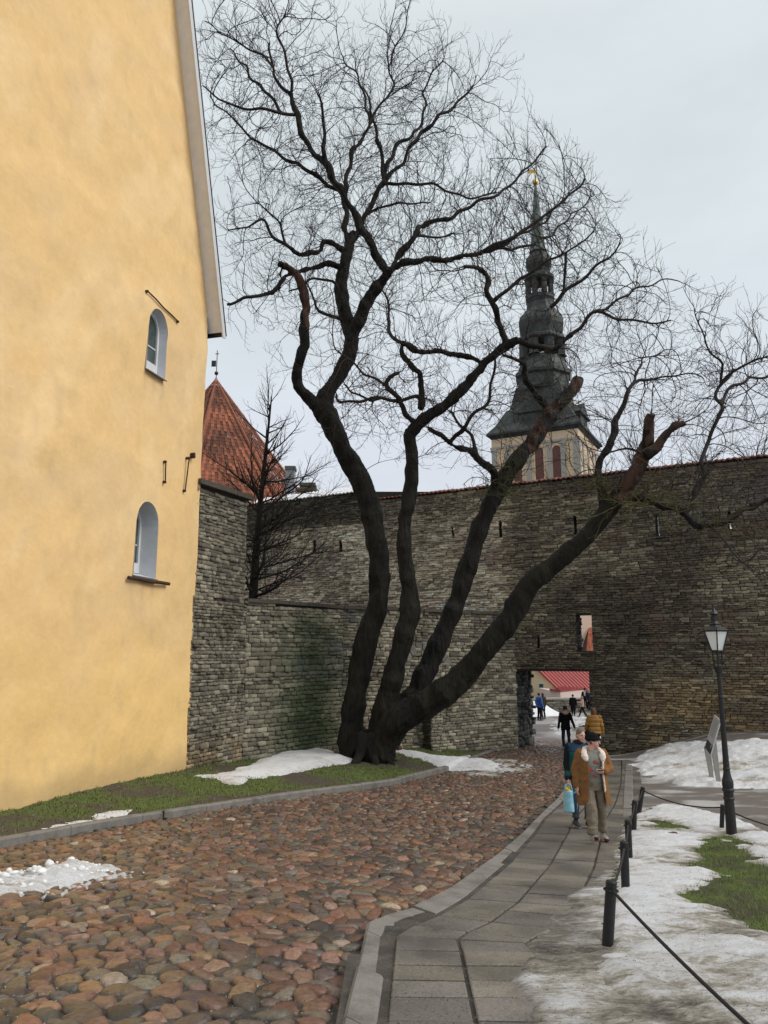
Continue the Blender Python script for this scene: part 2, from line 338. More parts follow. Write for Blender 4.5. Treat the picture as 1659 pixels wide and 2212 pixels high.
# loose grit between the stones
rng = np.random.RandomState(5)
def grit(name, n, x0, x1, y0, y1, keep, zfn, size, cols):
    x = rng.uniform(x0, x1, n); y = y0+(y1-y0)*rng.rand(n)**1.6; k = keep(x, y); x, y = x[k], y[k]; n = len(x); z = zfn(x, y)
    s = size*rng.uniform(.5, 1.5, n)[:, None, None]; T = np.array([(1, 0, 0), (-.5, .87, 0), (-.5, -.87, 0), (0, 0, .9)])[None]*s
    a = rng.rand(n)*6.28; ca, sa = np.cos(a)[:, None], np.sin(a)[:, None]
    X = T[..., 0]*ca-T[..., 1]*sa+x[:, None]; Y = T[..., 0]*sa+T[..., 1]*ca+y[:, None]; Z = T[..., 2]+z[:, None]
    b = np.arange(n)[:, None]*4; Fc = np.concatenate([b+np.array([[0, 1, 3]]), b+np.array([[1, 2, 3]]), b+np.array([[2, 0, 3]])])
    c = np.array(cols)[rng.randint(0, len(cols), n)]
    return tag(npmesh(name, np.stack([X, Y, Z], -1).reshape(-1, 3), Fc, M_soil, col=np.repeat(c, 4, 0)), 'fine grey grit scattered between the cobbles' if 'joint' in name else 'fine pale grit scattered over the pavement and ice', 'grit', kind='stuff')
grit('joint_grit', 26000, -7, 3, 4, 16, lambda x, y: sdf(x, y, ROAD) > 0, lambda x, y: gbase(y)+.0, .006, [(.10, .095, .09), (.2, .19, .18), (.05, .05, .05), (.4, .38, .36)])
# ---- pavement: slabs between the right kerb and the ice
def resamp(pl, n):
    A = np.array(pl); s = np.concatenate([[0], np.cumsum(np.hypot(*np.diff(A, axis=0).T))]); t = np.linspace(0, s[-1], n)
    return np.stack([np.interp(t, s, A[:, 0]), np.interp(t, s, A[:, 1])], -1)
PAVE = list(KRi)+SWr[::-1]
sheet('pavement_bed', -1.5, 12, 2.5, 27, .2, lambda x, y: gbase(y)+.1-.022, lambda X, Y: sdf(X, Y, PAVE) > -.12, M_dirt)
def slabs():
    mb = MB(); r_ = random.Random(4); A = np.array(KRi); s = np.concatenate([[0], np.cumsum(np.hypot(*np.diff(A, axis=0).T))]); Lm = s[-1]
    def at(t): return V(float(np.interp(t, s, A[:, 0])), float(np.interp(t, s, A[:, 1])), 0)
    t = 0.0
    while t < Lm-.1:
        d = r_.choice([.38, .42, .46, .5]) if t < 9 else .6; t2 = min(t+d, Lm)
        a, b = at(t), at(t2); ta = (at(min(t+.5, Lm))-at(max(t-.5, 0))).normalized(); tb = (at(min(t2+.5, Lm))-at(max(t2-.5, 0))).normalized()
        na, nb = V(ta.y, -ta.x, 0), V(tb.y, -tb.x, 0)
        u = .055
        for wd in (.56, .60, .58, .6, .6):
            u2 = u+wd; g = .017
            q = [a+na*(u+g)+ta*g, a+na*(u2-g)+ta*g, b+nb*(u2-g)-tb*g, b+nb*(u+g)-tb*g]
            cx = sum((p.x for p in q))/4; cy = sum((p.y for p in q))/4
            if float(sdf(cx, cy, PAVE)) > -.15:
                dz = r_.uniform(-.004, .006); z = [float(gbase(p.y))+.1+dz+r_.uniform(-.003, .003) for p in q]
                k = r_.uniform(.75, 1.2); col = tuple(c*k for c in r_.choice([(.185, .165, .134), (.155, .14, .122), (.165, .147, .13), (.185, .163, .127)]))
                top = [V(p.x, p.y, zz) for p, zz in zip(q, z)]; cen = V(cx, cy, sum(z)/4)
                ins = [p+(cen-p).normalized()*.012 for p in top]
                lo = [p-V(0, 0, .007) for p in top]; bt = [p-V(0, 0, .06) for p in top]
                mb.add(ins+lo+bt, [(0, 1, 2, 3)]+[(4+i, 4+(i+1) % 4, (i+1) % 4, i) for i in range(4)]+[(8+i, 8+(i+1) % 4, 4+(i+1) % 4, 4+i) for i in range(4)], col)
            u = u2
        t = t2
    tag(mb.build('pavement', M_slab), kind='structure')
slabs()
def kerb(name, inner, outer, top, rng_=random.Random(2), blk=1.1, rad=.02):
    n = int(max(6, sum(math.dist(inner[i], inner[i+1]) for i in range(len(inner)-1))/blk)); sub = 3
    A = resamp(inner, n*sub+1); B = resamp(outer, n*sub+1); mb = MB()
    for i in range(n):
        dz = rng_.uniform(-.012, .012); sl = []
        for k in range(sub+1):
            a, b = A[i*sub+k], B[i*sub+k]; gap = .006*(1 if k == 0 else -1 if k == sub else 0)
            d = (A[min(i*sub+k+1, n*sub)]-A[max(i*sub+k-1, 0)]); d = d/np.hypot(*d); a = a+d*gap; b = b+d*gap
            z = float(gbase(b[1])); m = a*.12+b*.88; m2 = a*.9+b*.1
            sl.append([V(b[0], b[1], z-.1), V(b[0], b[1], z+top-.03+dz), V(m[0], m[1], z+top+dz), V(m2[0], m2[1], z+top+dz+.003), V(a[0], a[1], z+top-.01+dz), V(a[0], a[1], z-.1)])
        vs = [p for q in sl for p in q]; fs = [(k*6+j, (k+1)*6+j, (k+1)*6+j+1, k*6+j+1) for k in range(sub) for j in range(5)]
        fs += [tuple(range(6)), tuple(range(sub*6, sub*6+6))[::-1]]; mb.add(vs, fs)
    return tag(mb.build(name, M_kerb), kind='structure')
kerb('kerb_right', KRi, KRo, .105)
def offs(pl, d):
    A = np.array(pl); T = np.gradient(A, axis=0); T /= np.hypot(T[:, 0], T[:, 1])[:, None]; return [tuple(p) for p in A+np.stack([-T[:, 1], T[:, 0]], -1)*d]
kerb('kerb_left', offs(KL, .17), KL, .16, blk=1.6)
kerb('kerb_flush', xy([(1368, 1765), (1367, 1700), (1366, 1650)], .1), xy([(1343, 1765), (1347, 1700), (1351, 1650)], .1), .114)
kerb('kerb_gate', offs(KL2, .16), KL2, .07)
# ---- grass bank on the left
BANKP = [tuple(p) for p in offs(KLall, .1)]+xy([(1118, 1598)])+[(-9, 44), (-16, 30), (-16, 4)]
def soilcol(x, y, z):
    n = fbm(x*.9, y*.9, 0, 5, 11); n2 = fbm(x*3, y*3, 0, 3, 15); g = sstep(-.25, .15, n+.4*n2)[:, None]
    d = sdline(x, y, KLall); g = g*sstep(.05, .9, d+.5*n)[:, None]*(1-.8*sstep(-1.6, -.5, x)*sstep(15, 17, y)*(1-sstep(19, 22, y)))[:, None]
    return np.array([.075, .062, .045])*(1-g)+np.array([.09, .125, .028])*g
sheet('grass_bank', -16, 7, 5, 35, .12, lambda x, y: ground(x, y)-.005+.05*fbm(x*2, y*2, 0, 4, 2)+.02*fbm(x*9, y*9, 0, 2, 4), lambda X, Y: sdf(X, Y, BANKP) > 0, M_soil, soilcol)
# ---- path and lawn on the right
LAWN = gxy([(1330, 2120), (1352, 1938), (1358, 1862), (1368, 1806), (1379, 1766), (1440, 1742), (1560, 1764), (1700, 1822)], .0)+[(11, 10.5), (9, 2.5), (2.6, 2.5)]
def asphcol(x, y, z):
    n = fbm(x*.8, y*2.2, 0, 5, 31); s = sstep(-.02, .42, n)[:, None]; return np.array([.15, .13, .115])*(1-s)+np.array([.42, .41, .40])*s
sheet('side_path', 4.6, 24, 9, 31, .15, lambda x, y: ground(x, y)-.012+.006*fbm(x*3, y*3, 0, 3, 7), lambda X, Y: (sdf(X, Y, PAVE) < .1) & (sdline(X, Y, KRi) < 0), M_asph, asphcol)
def L4(l): return [(1262+.2435*a, 1673+.2435*b) for a, b in l]
GR1 = gxy(L4([(1080, 560), (1180, 540), (1300, 610), (1420, 680), (1500, 740), (1700, 870), (1900, 1000), (1900, 1450), (1640, 1310), (1450, 1240), (1250, 1170), (1040, 1080), (960, 1000), (1200, 950), (1220, 860), (1080, 740)]), .05)
GR2 = gxy(L4([(560, 395), (700, 395), (1000, 465), (1010, 500), (760, 470)]), .05)
GR3 = gxy(L4([(1130, 540), (1200, 490), (1420, 560), (1640, 640), (1640, 670), (1450, 610), (1250, 570)]), .05)
def lawncol(x, y, z):
    n = fbm(x*2.5, y*2.5, 0, 4, 41); g = sstep(-.3, .2, n)[:, None]; return np.array([.055, .05, .026])*(1-g)+np.array([.075, .105, .016])*g
sheet('lawn', 1.0, 13, 2.5, 20, .08, lambda x, y: ground(x, y)+.012+.035*fbm(x*2.2, y*2.2, 0, 4, 3), lambda X, Y: sdf(X, Y, LAWN) > -.1, M_soil, lawncol)
def lawnsnow_t(x, y):
    d = sdf(x, y, LAWN); g = np.maximum(np.maximum(sdf(x, y, GR1)+.3, sdf(x, y, GR2)+.1), sdf(x, y, GR3)+.1)
    n = fbm(x*1.4, y*2.6, 0, 5, 51); n2 = fbm(x*5, y*9, 0, 3, 55)
    return .012+.02*np.clip(d, 0, 1)+.35*np.clip(d, -1, 0)+.075*np.clip(-g, -.7, .45)+.055*n+.034*n2-.05*sstep(0, .4, g)
def dirtcol(base, x, y, k0, seed):
    n = fbm(x*1.0, y*1.5, 0, 4, seed); d = np.clip(.20+k0*.75+n*.6, 0, 1); g = float(np.mean(base))/.8
    return np.stack([d, np.full(d.shape, min(1.0, g)), 0*d], -1)
def lawnsnowcol(x, y, z):
    near = sstep(8.2, 5.8, y)*sstep(4.4, 2.2, x)
    t = lawnsnow_t(x, y); return dirtcol(np.array([.74, .755, .77]), x, y, -.2+.36*near+.6*sstep(.045, .0, t)-.1*sstep(.05, .12, t), 61)
sheet('lawn_snow', 1.0, 13, 2.5, 20, .055, lambda x, y: ground(x, y)+.02+lawnsnow_t(x, y)+.012*fbm(x*14, y*14, 0, 3, 91), lambda X, Y: lawnsnow_t(X, Y) > -.02, M_snow, lawnsnowcol, 'stuff')
tag(bpy.data.objects['lawn_snow'], 'wide sheet of old grainy snow over the lawn beside the bollards', 'snow')
ICE = xy([(1090, 2330), (1170, 2212), (1135, 2120), (1160, 2040), (1195, 1975), (1240, 1930), (1300, 1895), (1330, 1850), (1345, 1800), (1372, 1770), (1380, 1850), (1385, 1940), (1420, 2050), (1560, 2140), (1800, 2330)], .1)
def ice_t(x, y):
    d = sdf(x, y, ICE); n = fbm(x*1.6, y*1.6, 0, 5, 71); n2 = fbm(x*6, y*9, 0, 3, 75)
    return .018+.05*np.clip(d, 0, .55)+.3*np.clip(d, -1, 0)+.035*n+.016*n2-.012
sheet('pavement_ice', .6, 5.5, 3, 16, .045, lambda x, y: gbase(y)+.1+ice_t(x, y)+.006*fbm(x*15, y*15, 0, 3, 92), lambda X, Y: ice_t(X, Y) > -.012, M_snow,
      lambda x, y, z: dirtcol(np.array([.74, .72, .68]), x, y, .40-.35*sstep(2.0, 3.0, x)+.75*sstep(.03, .0, ice_t(x, y)), 81)*(.55+.45*sstep(.0, .03, ice_t(x, y)))[:, None], 'stuff')
tag(bpy.data.objects['pavement_ice'], 'dirty brownish ice creeping over the pavement slabs', 'ice')
# snow patches (photo outline dropped onto the ground, its own thickness)
def patch(name, pts, label, th, res=.06, seed=1, k0=-.35, lump=.05, base=(.86, .87, .89)):
    pl = gxy(pts, .03); a = np.array(pl); b = np.array(base)
    def t(x, y): d = sdf(x, y, pl); return th*np.clip(d/.5, 0, 1)+max(th, .06)*2.2*np.clip(d/.5, -1.5, 0)+lump*fbm(x*1.7, y*1.7, 0, 5, seed)+lump*.5*fbm(x*6, y*6, 0, 3, seed+3)
    o = sheet(name, a[:, 0].min()-.5, a[:, 0].max()+.5, a[:, 1].min()-.5, a[:, 1].max()+.5, res, lambda x, y: ground(x, y)+t(x, y), lambda X, Y: t(X, Y) > -.03, M_snow, lambda x, y, z: dirtcol(b, x, y, k0, seed+5), 'stuff')
    return tag(o, label, 'snow')
def L5(l): return [(384+.463*a, 1207+.463*b) for a, b in l]
patch('snow_drift', L5([(75, 1005), (270, 1042), (400, 1015), (560, 990), (840, 938), (740, 905), (690, 880), (620, 868), (490, 882), (340, 955), (240, 990)]), 'long white drift of snow along the foot of the old wall', .11, seed=3)
patch('snow_drift', L5([(640, 868), (690, 855), (760, 830), (1050, 815), (1080, 860), (1000, 875), (760, 880)]), 'white snow left behind the foot of the big tree', .1, seed=4)
patch('snow_drift', L5([(960, 880), (1050, 885), (1200, 915), (1290, 922), (1360, 912), (1450, 930), (1520, 960), (1490, 990), (1380, 995), (1290, 992), (1230, 970), (1170, 945), (1060, 912)]), 'white snow right of the tree running onto the cobbles', .09, seed=5)
patch('slush', L5([(1330, 910), (1500, 925), (1620, 945), (1690, 960), (1600, 1010), (1400, 1018), (1270, 998)]), 'thin grey slush spread on the cobbles before the gate', .03, seed=6, lump=.05, base=(.72, .71, .70), k0=.35)
for i, q_ in enumerate([[(70, 1788), (150, 1772), (262, 1762), (200, 1778), (100, 1790)], [(150, 1762), (200, 1752), (250, 1746), (282, 1747), (255, 1760), (190, 1769)]]):
    patch('snow_remnant', q_, ['lower of two thin snow strips on the grass by the left kerb', 'upper of two thin snow strips on the grass by the left kerb'][i], .06, res=.04, seed=20+i, lump=.05)
patch('snow_mound', [(1362, 1652), (1372, 1640), (1400, 1622), (1450, 1606), (1560, 1600), (1720, 1602), (1720, 1705), (1560, 1696), (1470, 1692), (1400, 1672)], 'broad bank of trodden snow at the foot of the city wall', .10, res=.07, seed=33, lump=.13, k0=-.05)
# ploughed lumps of snow on the road
def pile(name, pts, label, n, rr, seed, hmax, base=(.80, .80, .79)):
    pl = xy(pts, .03); a = np.array(pl); r_ = random.Random(seed); mb = MB(); k = 0
    while k < n:
        x = r_.uniform(a[:, 0].min(), a[:, 0].max()); y = r_.uniform(a[:, 1].min(), a[:, 1].max()); d = float(sdf(x, y, pl))
        if d < .02: continue
        k += 1; hh = hmax*min(1, d/.45)*r_.random(); r = r_.uniform(*rr)*(.55+.45*min(1, d/.3)); c = V(x, y, float(gbase(y))+hh)
        o = len(mb.v); g = r_.uniform(.78, 1.0); mb.ball(c, (r*r_.uniform(.8, 1.4), r*r_.uniform(.8, 1.3), r*r_.uniform(.55, .9)), 9, 6, tuple(b*g for b in base), Matrix.Rotation(r_.uniform(0, 3), 3, 'Z'))
        for i in range(o, len(mb.v)):
            v = mb.v[i]; nn = float(vnoise(v[0]*17, v[1]*17, v[2]*17, seed))*r*.38; e_ = (V(*v)-c); e_ = e_.normalized() if e_.length > 0 else e_; mb.v[i] = tuple(V(*v)+e_*nn)
    return tag(mb.build(name, M_lump, smooth=True), label, 'snow', kind='stuff')
patch('snow_pile', [(-160, 1912), (0, 1892), (120, 1868), (180, 1860), (235, 1869), (255, 1880), (190, 1900), (90, 1922), (-20, 1942), (-160, 1968)], 'ridge of ploughed snow lying on the cobbles at left', .12, res=.045, seed=28, lump=.12, k0=-.12, base=(.76, .765, .765))
pile('snow_lumps', [(-160, 1905), (0, 1888), (120, 1866), (180, 1858), (235, 1868), (258, 1880), (190, 1900), (90, 1922), (-20, 1940), (-160, 1965)], 'loose lumps of snow on the ploughed ridge at left', 300, (.015, .06), 8, .15)
pile('snow_crumbs', [(60, 1935), (230, 1882), (300, 1874), (330, 1884), (200, 1912), (120, 1945)], 'thin crumbs of melting snow beside the ploughed ridge', 70, (.02, .06), 9, .02, (.5, .48, .46))
# ---- grass blades
def blades(name, x, y, z, hgt, label, cols, wd=.006):
    n = len(x); a = rng.rand(n)*6.283; ln = rng.uniform(.2, 1.0, n)*hgt*.8; hh = hgt*rng.uniform(.5, 1.2, n)
    b0 = np.stack([x-np.sin(a)*wd, y+np.cos(a)*wd, z], -1); b1 = np.stack([x+np.sin(a)*wd, y-np.cos(a)*wd, z], -1); t = np.stack([x+np.cos(a)*ln, y+np.sin(a)*ln, z+hh], -1)
    c = np.array(cols)[rng.randint(0, len(cols), n)]*rng.uniform(.7, 1.3, n)[:, None]
    i = np.arange(n)*3; return tag(npmesh(name, np.stack([b0, b1, t], 1).reshape(-1, 3), np.stack([i, i+1, i+2], -1), M_grass, col=np.repeat(c, 3, 0)), label, 'grass', kind='stuff')
GC = [(.085, .145, .026), (.11, .165, .028), (.075, .10, .026), (.18, .15, .075), (.06, .085, .02), (.12, .095, .05)]
x = rng.uniform(-14, 6, 170000); y = rng.uniform(9, 34, 170000); d = sdline(x, y, KLall)
k = (sdf(x, y, BANKP) > .1) & (fbm(x*.9, y*.9, 0, 5, 11)+.4*fbm(x*3, y*3, 0, 3, 15) > rng.uniform(-.3, .1, len(x))) & (d > .25) & ~((x > -1.2) & (y > 15) & (y < 20.5) & (d < 2.0) & (rng.rand(len(x)) < .8)); x, y = x[k], y[k]
blades('grass', x, y, ground(x, y)+.05*fbm(x*2, y*2, 0, 4, 2)-.01, .06, 'patchy winter grass on the bank under the tree', GC, .009)
grit('leaf_litter', 5000, -13, 5, 8, 33, lambda x, y: sdf(x, y, BANKP) > .1, lambda x, y: ground(x, y)+.05*fbm(x*2, y*2, 0, 4, 2)+.012, .022, [(.10, .06, .03), (.14, .09, .045), (.07, .045, .03), (.2, .18, .15)])
tag(bpy.data.objects['leaf_litter'], 'brown leaf litter scattered over the grass bank', 'leaf litter')
x = rng.uniform(1.5, 12, 150000); y = rng.uniform(4, 19, 150000); k = (sdf(x, y, LAWN) > 0) & (lawnsnow_t(x, y) < .012); x, y = x[k], y[k]
blades('grass', x, y, ground(x, y)+.012+.035*fbm(x*2.2, y*2.2, 0, 4, 3)-.006, .042, 'short green grass showing through the melting snow', [(.09, .14, .018), (.075, .12, .014), (.12, .15, .025)], .004)
grit('loose_grit', 9000, 0, 4.5, 4, 14, lambda x, y: (sdf(x, y, PAVE) > 0) | (sdf(x, y, LAWN) > 0), lambda x, y: np.maximum(gbase(y)+.1, np.maximum(gbase(y)+.1+ice_t(x, y), np.where(sdf(x, y, LAWN) > 0, ground(x, y)+.02+lawnsnow_t(x, y), -99))), .0045, [(.05, .04, .03), (.3, .28, .26), (.12, .1, .08)])
# ------------------------------------------------ old masonry: every stone its own block in the wall's mesh
M_stone = mat('limestone_block', rough=.85, attr=True, var=.42, scale=16, bump=.7, bscale=34, bdist=.03, detail=8)
M_mort = mat('dark_mortar', (.05, .044, .035), .95, var=.4, scale=12, bump=.5, bscale=40)
M_cope = mat('coping_slab', (.085, .072, .058), .85, var=.4, scale=9, bump=.5, bscale=40)
M_tile = mat('clay_tile', rough=.75, attr=True, var=.25, scale=20, bump=.2, bscale=60)
M_slit = mat('painted_slit_light', (.55, .56, .58), .6)  # pale colour standing for light inside the arrow slits
def masonry(name, O, U, N, u0, u1, vlo, vhi, colfn, parent, ch=(.07, .15), ln=(.16, .48), prot=.05, seed=1, holes=(), gap=.008, bev=.014):
    """O origin, U along, N outward. vlo(u), vhi(u) limits (world z)."""
    rg = np.random.RandomState(seed); v = min(vlo(u) for u in np.linspace(u0, u1, 20)); vmax = max(vhi(u) for u in np.linspace(u0, u1, 20)); Vs = []; Cs = []; row = 0; Fq = []; Ft = []; off = 0
    O = np.array(O); U = np.array(U); N = np.array(N); sg = np.array([-1, -.33, .33, 1, 1, .33, -.33, -1]); tg = np.array([-1, -1, -1, -1, 1, 1, 1, 1])
    su_, sv_, sh_, cc = [], [], [], []
    while v < vmax:
        h = rg.uniform(*ch)*(1.5 if rg.rand() < .08 else 1); u = u0-rg.uniform(0, .3)
        while u < u1:
            l = rg.uniform(*ln)*(.6+.4*h/ch[0]*.5); su_.append((max(u, u0), min(u+l, u1))); sv_.append((v, v+h)); u += l
        v += h
    n2_ = []
    for (p_, q_) in zip(su_, sv_):
        pieces = [p_]; vm_ = sum(q_)/2
        for (a, b, c, d) in holes:
            if c-.04 < vm_ < d+.04:
                nx_ = []
                for (s0, s1) in pieces:
                    if s1 <= a or s0 >= b: nx_.append((s0, s1))
                    else:
                        if a-s0 > .05: nx_.append((s0, a))
                        if s1-b > .05: nx_.append((b, s1))
                pieces = nx_
        n2_ += [(s_, q_) for s_ in pieces]
    su = np.array([a for a, _ in n2_]); sv = np.array([b for _, b in n2_]); uc = su.mean(1); wave = .10*fbm(uc*.22, sv.mean(1)*.25, 0, 3, seed+2); vc = sv.mean(1)+wave
    lo = np.array([vlo(a) for a in uc]); hi = np.array([vhi(a) for a in uc])
    keep = (vc+np.diff(sv)[:, 0]*.5 > lo-.3) & (vc+np.diff(sv)[:, 0]*.3 < hi) & (su[:, 1]-su[:, 0] > .03)
    for (a, b, c, d) in holes: keep &= ~((uc > a+.02) & (uc < b-.02) & (vc > c+.02) & (vc < d-.0))
    su, sv, uc, wave, vc, hi = su[keep], sv[keep], uc[keep], wave[keep], vc[keep], hi[keep]; n = len(uc)
    for (a, b, c, d) in holes:
        m = (vc > c) & (vc < d); r = rg.uniform(-.05, .06, n)
        su[:, 1] = np.where(m & (su[:, 1] > a) & (uc < a+.02), a+r, su[:, 1]); su[:, 0] = np.where(m & (su[:, 0] < b) & (uc > b-.02), b+r, su[:, 0])
    hl = (su[:, 1]-su[:, 0])/2-gap; hl = np.maximum(hl, .02); uc = su.mean(1); hv = (sv[:, 1]-sv[:, 0])/2-gap*.7
    topcut = np.minimum(vc+hv, hi)-vc
    tl = rg.randn(n)*.05
    pu = uc[:, None]+sg[None]*hl[:, None]+rg.uniform(-.016, .016, (n, 8)); pv = vc[:, None]+np.where(tg[None] > 0, np.minimum(hv, topcut)[:, None], -hv[:, None])+rg.uniform(-.3, .3, (n, 8))*hv[:, None]*.6+tl[:, None]*sg[None]*hl[:, None]
    pr = prot*np.abs(rg.randn(n))*.7+rg.uniform(0, .015, n); big = .05*fbm(uc*.8, vc*.8, 0, 3, seed+5)
    fu = uc[:, None]+(pu-uc[:, None])*(1-bev/np.maximum(hl, .03))[:, None]; fv = vc[:, None]+(pv-vc[:, None])*(1-bev/np.maximum(hv, .03))[:, None]
    dep = (pr+big)[:, None]+rg.uniform(-.012, .012, (n, 8))-.25*np.abs(tl)[:, None]*0
    back = np.full((n, 8), -.07); mid = (pr+big)[:, None]-bev*.9+0*pu
    def W(a, b, d): return O+a[..., None]*U+d[..., None]*N+b[..., None]*np.array([0, 0, 1.0])
    cen = W(uc[:, None], vc[:, None], (pr+big+rg.uniform(-.006, .02, n))[:, None])
    A = np.concatenate([W(pu, pv, back), W(pu, pv, mid), W(fu, fv, dep), cen], 1)
    b = np.arange(n)[:, None]*25; k = np.arange(8); kn = (k+1) % 8
    Q = np.concatenate([np.stack([b+k, b+kn, b+8+kn, b+8+k], -1).reshape(-1, 4), np.stack([b+8+k, b+8+kn, b+16+kn, b+16+k], -1).reshape(-1, 4)])
    T = np.stack([b+16+k, b+16+kn, b+24+0*k], -1).reshape(-1, 3)
    if np.dot(np.cross(U, [0, 0, 1]), N) < 0: Q = Q[:, ::-1]; T = T[:, ::-1]
    col = colfn(uc, vc, O+uc[:, None]*U, rg); col = np.clip(col, .005, .8)
    cf = np.repeat(col[:, None], 25, 1); cf[:, :8] *= 1
    o = npmesh(name, A.reshape(-1, 3), [Q, T], M_stone, parent, col=cf.reshape(-1, 3)); return o
def core(name, O, U, N, us, vs, solid, thick, mat_, parent, top=None):
    """wall body of cells with real openings; face set 3 cm behind the stone faces"""
    O = np.array(O); U = np.array(U); N = np.array(N); mb = MB()
    def pt(u, v, d, i=None): return tuple(O+u*U+d*N+np.array([0, 0, 1.0])*(top(u) if (top and i == len(vs)-1) else v))
    nu, nv = len(us)-1, len(vs)-1; S = [[solid((us[i]+us[i+1])/2, (vs[j]+vs[j+1])/2) for j in range(nv)] for i in range(nu)]
    d0, d1 = -.035, -thick
    for i in range(nu):
        for j in range(nv):
            if not S[i][j]: continue
            a, b, c, d = us[i], us[i+1], vs[j], vs[j+1]
            mb.add([pt(a, c, d0, j), pt(b, c, d0, j), pt(b, d, d0, j+1), pt(a, d, d0, j+1)], [(0, 1, 2, 3)]); mb.add([pt(a, c, d1, j), pt(b, c, d1, j), pt(b, d, d1, j+1), pt(a, d, d1, j+1)], [(3, 2, 1, 0)])
            if i == 0 or not S[i-1][j]: mb.add([pt(a, c, d0, j), pt(a, d, d0, j+1), pt(a, d, d1, j+1), pt(a, c, d1, j)], [(0, 1, 2, 3)])
            if i == nu-1 or not S[i+1][j]: mb.add([pt(b, c, d0, j), pt(b, d, d0, j+1), pt(b, d, d1, j+1), pt(b, c, d1, j)], [(3, 2, 1, 0)])
            if j == 0 or not S[i][j-1]: mb.add([pt(a, c, d0, j), pt(b, c, d0, j), pt(b, c, d1, j), pt(a, c, d1, j)], [(3, 2, 1, 0)])
            if j == nv-1 or not S[i][j+1]: mb.add([pt(a, d, d0, j+1), pt(b, d, d0, j+1), pt(b, d, d1, j+1), pt(a, d, d1, j+1)], [(0, 1, 2, 3)])
    o = mb.build(name, mat_, parent)
    bm = bmesh.new(); bm.from_mesh(o.data); bmesh.ops.remove_doubles(bm, verts=bm.verts, dist=.0005); bmesh.ops.recalc_face_normals(bm, faces=bm.faces); bm.to_mesh(o.data); bm.free(); return o
# ---- the city wall: a straight line in plan through the gate
GP = P(1112, 1500, 34.0); WO = np.array([GP.x, GP.y, 0.0]); WU = np.array([.8786, -.4776, 0]); WN = np.array([-.4776, -.8786, 0])
def wall_uv(px, py):
    d = np.array(ray(px, py)); c = np.array([0, 0, CZ]); t = np.dot(WO-c, WN)/np.dot(d, WN); p = c+d*t; return float(np.dot(p-WO, WU)), float(p[2])
ZT = wall_uv(1400, 1012)[1]                                   # top of the wall
ZTL = wall_uv(650, 1074)[1]
_, zl1 = wall_uv(1190, 1449); g0 = 0.0; g1, _ = wall_uv(1274, 1500)
HOLES = [(g0, g1, -3, zl1)]
wu0, wz1 = wall_uv(1243, 1328); wu1, wz0 = wall_uv(1281, 1406); HOLES.append((wu0, wu1, wz0, wz1))
SL = []
for a in ((1239, 1116, 1247, 1153), (1414, 1110, 1425, 1156), (1571, 1106, 1581, 1142), (1078, 1129, 1085, 1160), (1160, 1376, 1166, 1398), (977, 1140, 981, 1160), (733, 1168, 739, 1190), (677, 1170, 683, 1193)):
    u0_, v1_ = wall_uv(a[0], a[1]); u1_, v0_ = wall_uv(a[2], a[3]); SL.append((u0_, u1_, v0_, v1_))
HOLES += SL
U0, U1 = wall_uv(430, 1100)[0], 16.5
uj = wall_uv(790, 1080)[0]
city = thing('city_wall', 'tall rough limestone city wall with square gateway and tiled top', 'wall', tuple(WO))
def topf(u): return (ZT-.06 if u > uj else ZTL-.1)
def citycol(u, v, p, rg):
    n = len(u); a = np.array([(.20, .178, .125), (.15, .13, .095), (.26, .23, .165), (.105, .092, .07), (.175, .155, .11)])[rg.randint(0, 5, n)]*rg.uniform(.78, 1.22, n)[:, None]
    big = fbm(u*.35, v*.5, 0, 4, 77)[:, None]; a *= 1.75*(1+.5*big)
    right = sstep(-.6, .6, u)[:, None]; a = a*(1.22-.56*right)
    dk = (sstep(.0, .35, fbm(u*.28+4, v*.45, 0, 4, 78))*sstep(-1, 2, u))[:, None]; a = a*(1-.62*dk)+np.array([.04, .030, .029])*dk*.6   # sooty band
    a[:, :] *= np.where((u > 2.5) & (v > 3.2) & (v < 6.2), .80, 1)[:, None]
    rust = np.clip(sstep(3.8, 6.5, u)*sstep(4.1, 2.4, v)*sstep(-.3, .25, fbm(u*.9, v*.9, 0, 3, 79)+.12), 0, 1)[:, None]; a = a*(1-rust)+a*np.array([1.36, 1.15, .92])*rust
    red = (sstep(.22, .34, fbm(u*.7+9, v*.9, 0, 3, 83))*(rg.rand(n) < .8))[:, None]; a = a*(1-.5*red)+np.array([.16, .10, .075])*.5*red
    grey = (sstep(.1, .3, fbm(u*.5, v*.6+7, 0, 3, 85))*sstep(7.5, 9, v))[:, None]; a = a*(1-.4*grey)+np.array([.13, .12, .12])*.4*grey
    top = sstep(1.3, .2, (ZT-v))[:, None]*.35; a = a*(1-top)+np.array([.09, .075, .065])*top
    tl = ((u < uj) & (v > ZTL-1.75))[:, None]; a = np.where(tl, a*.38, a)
    pale = (sstep(.5, -1.5, u)*sstep(ZT-.9, ZT-1.8, v)*(.6+.8*sstep(-.3, .3, fbm(u*.4, v*.4, 0, 3, 97))))[:, None]; return a*(1+.5*pale)*(1+pale*np.array([.0, .0, .06]))
def gfloor(u): p = WO+u*WU; return min(gz(p[0]+WN[0]*.3, p[1]+WN[1]*.3), CZ-2.6)-.2
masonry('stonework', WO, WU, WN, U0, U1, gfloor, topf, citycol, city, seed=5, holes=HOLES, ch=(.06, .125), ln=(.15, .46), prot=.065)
us = sorted(set([U0, U1, uj]+[h for q_ in HOLES for h in q_[:2]])); vs_ = sorted(set([-1.5, ZT-.07]+[h for q_ in HOLES for h in q_[2:] if h > -1]))
TH = 2.2
TU = .8; zs_ = zl1+.5
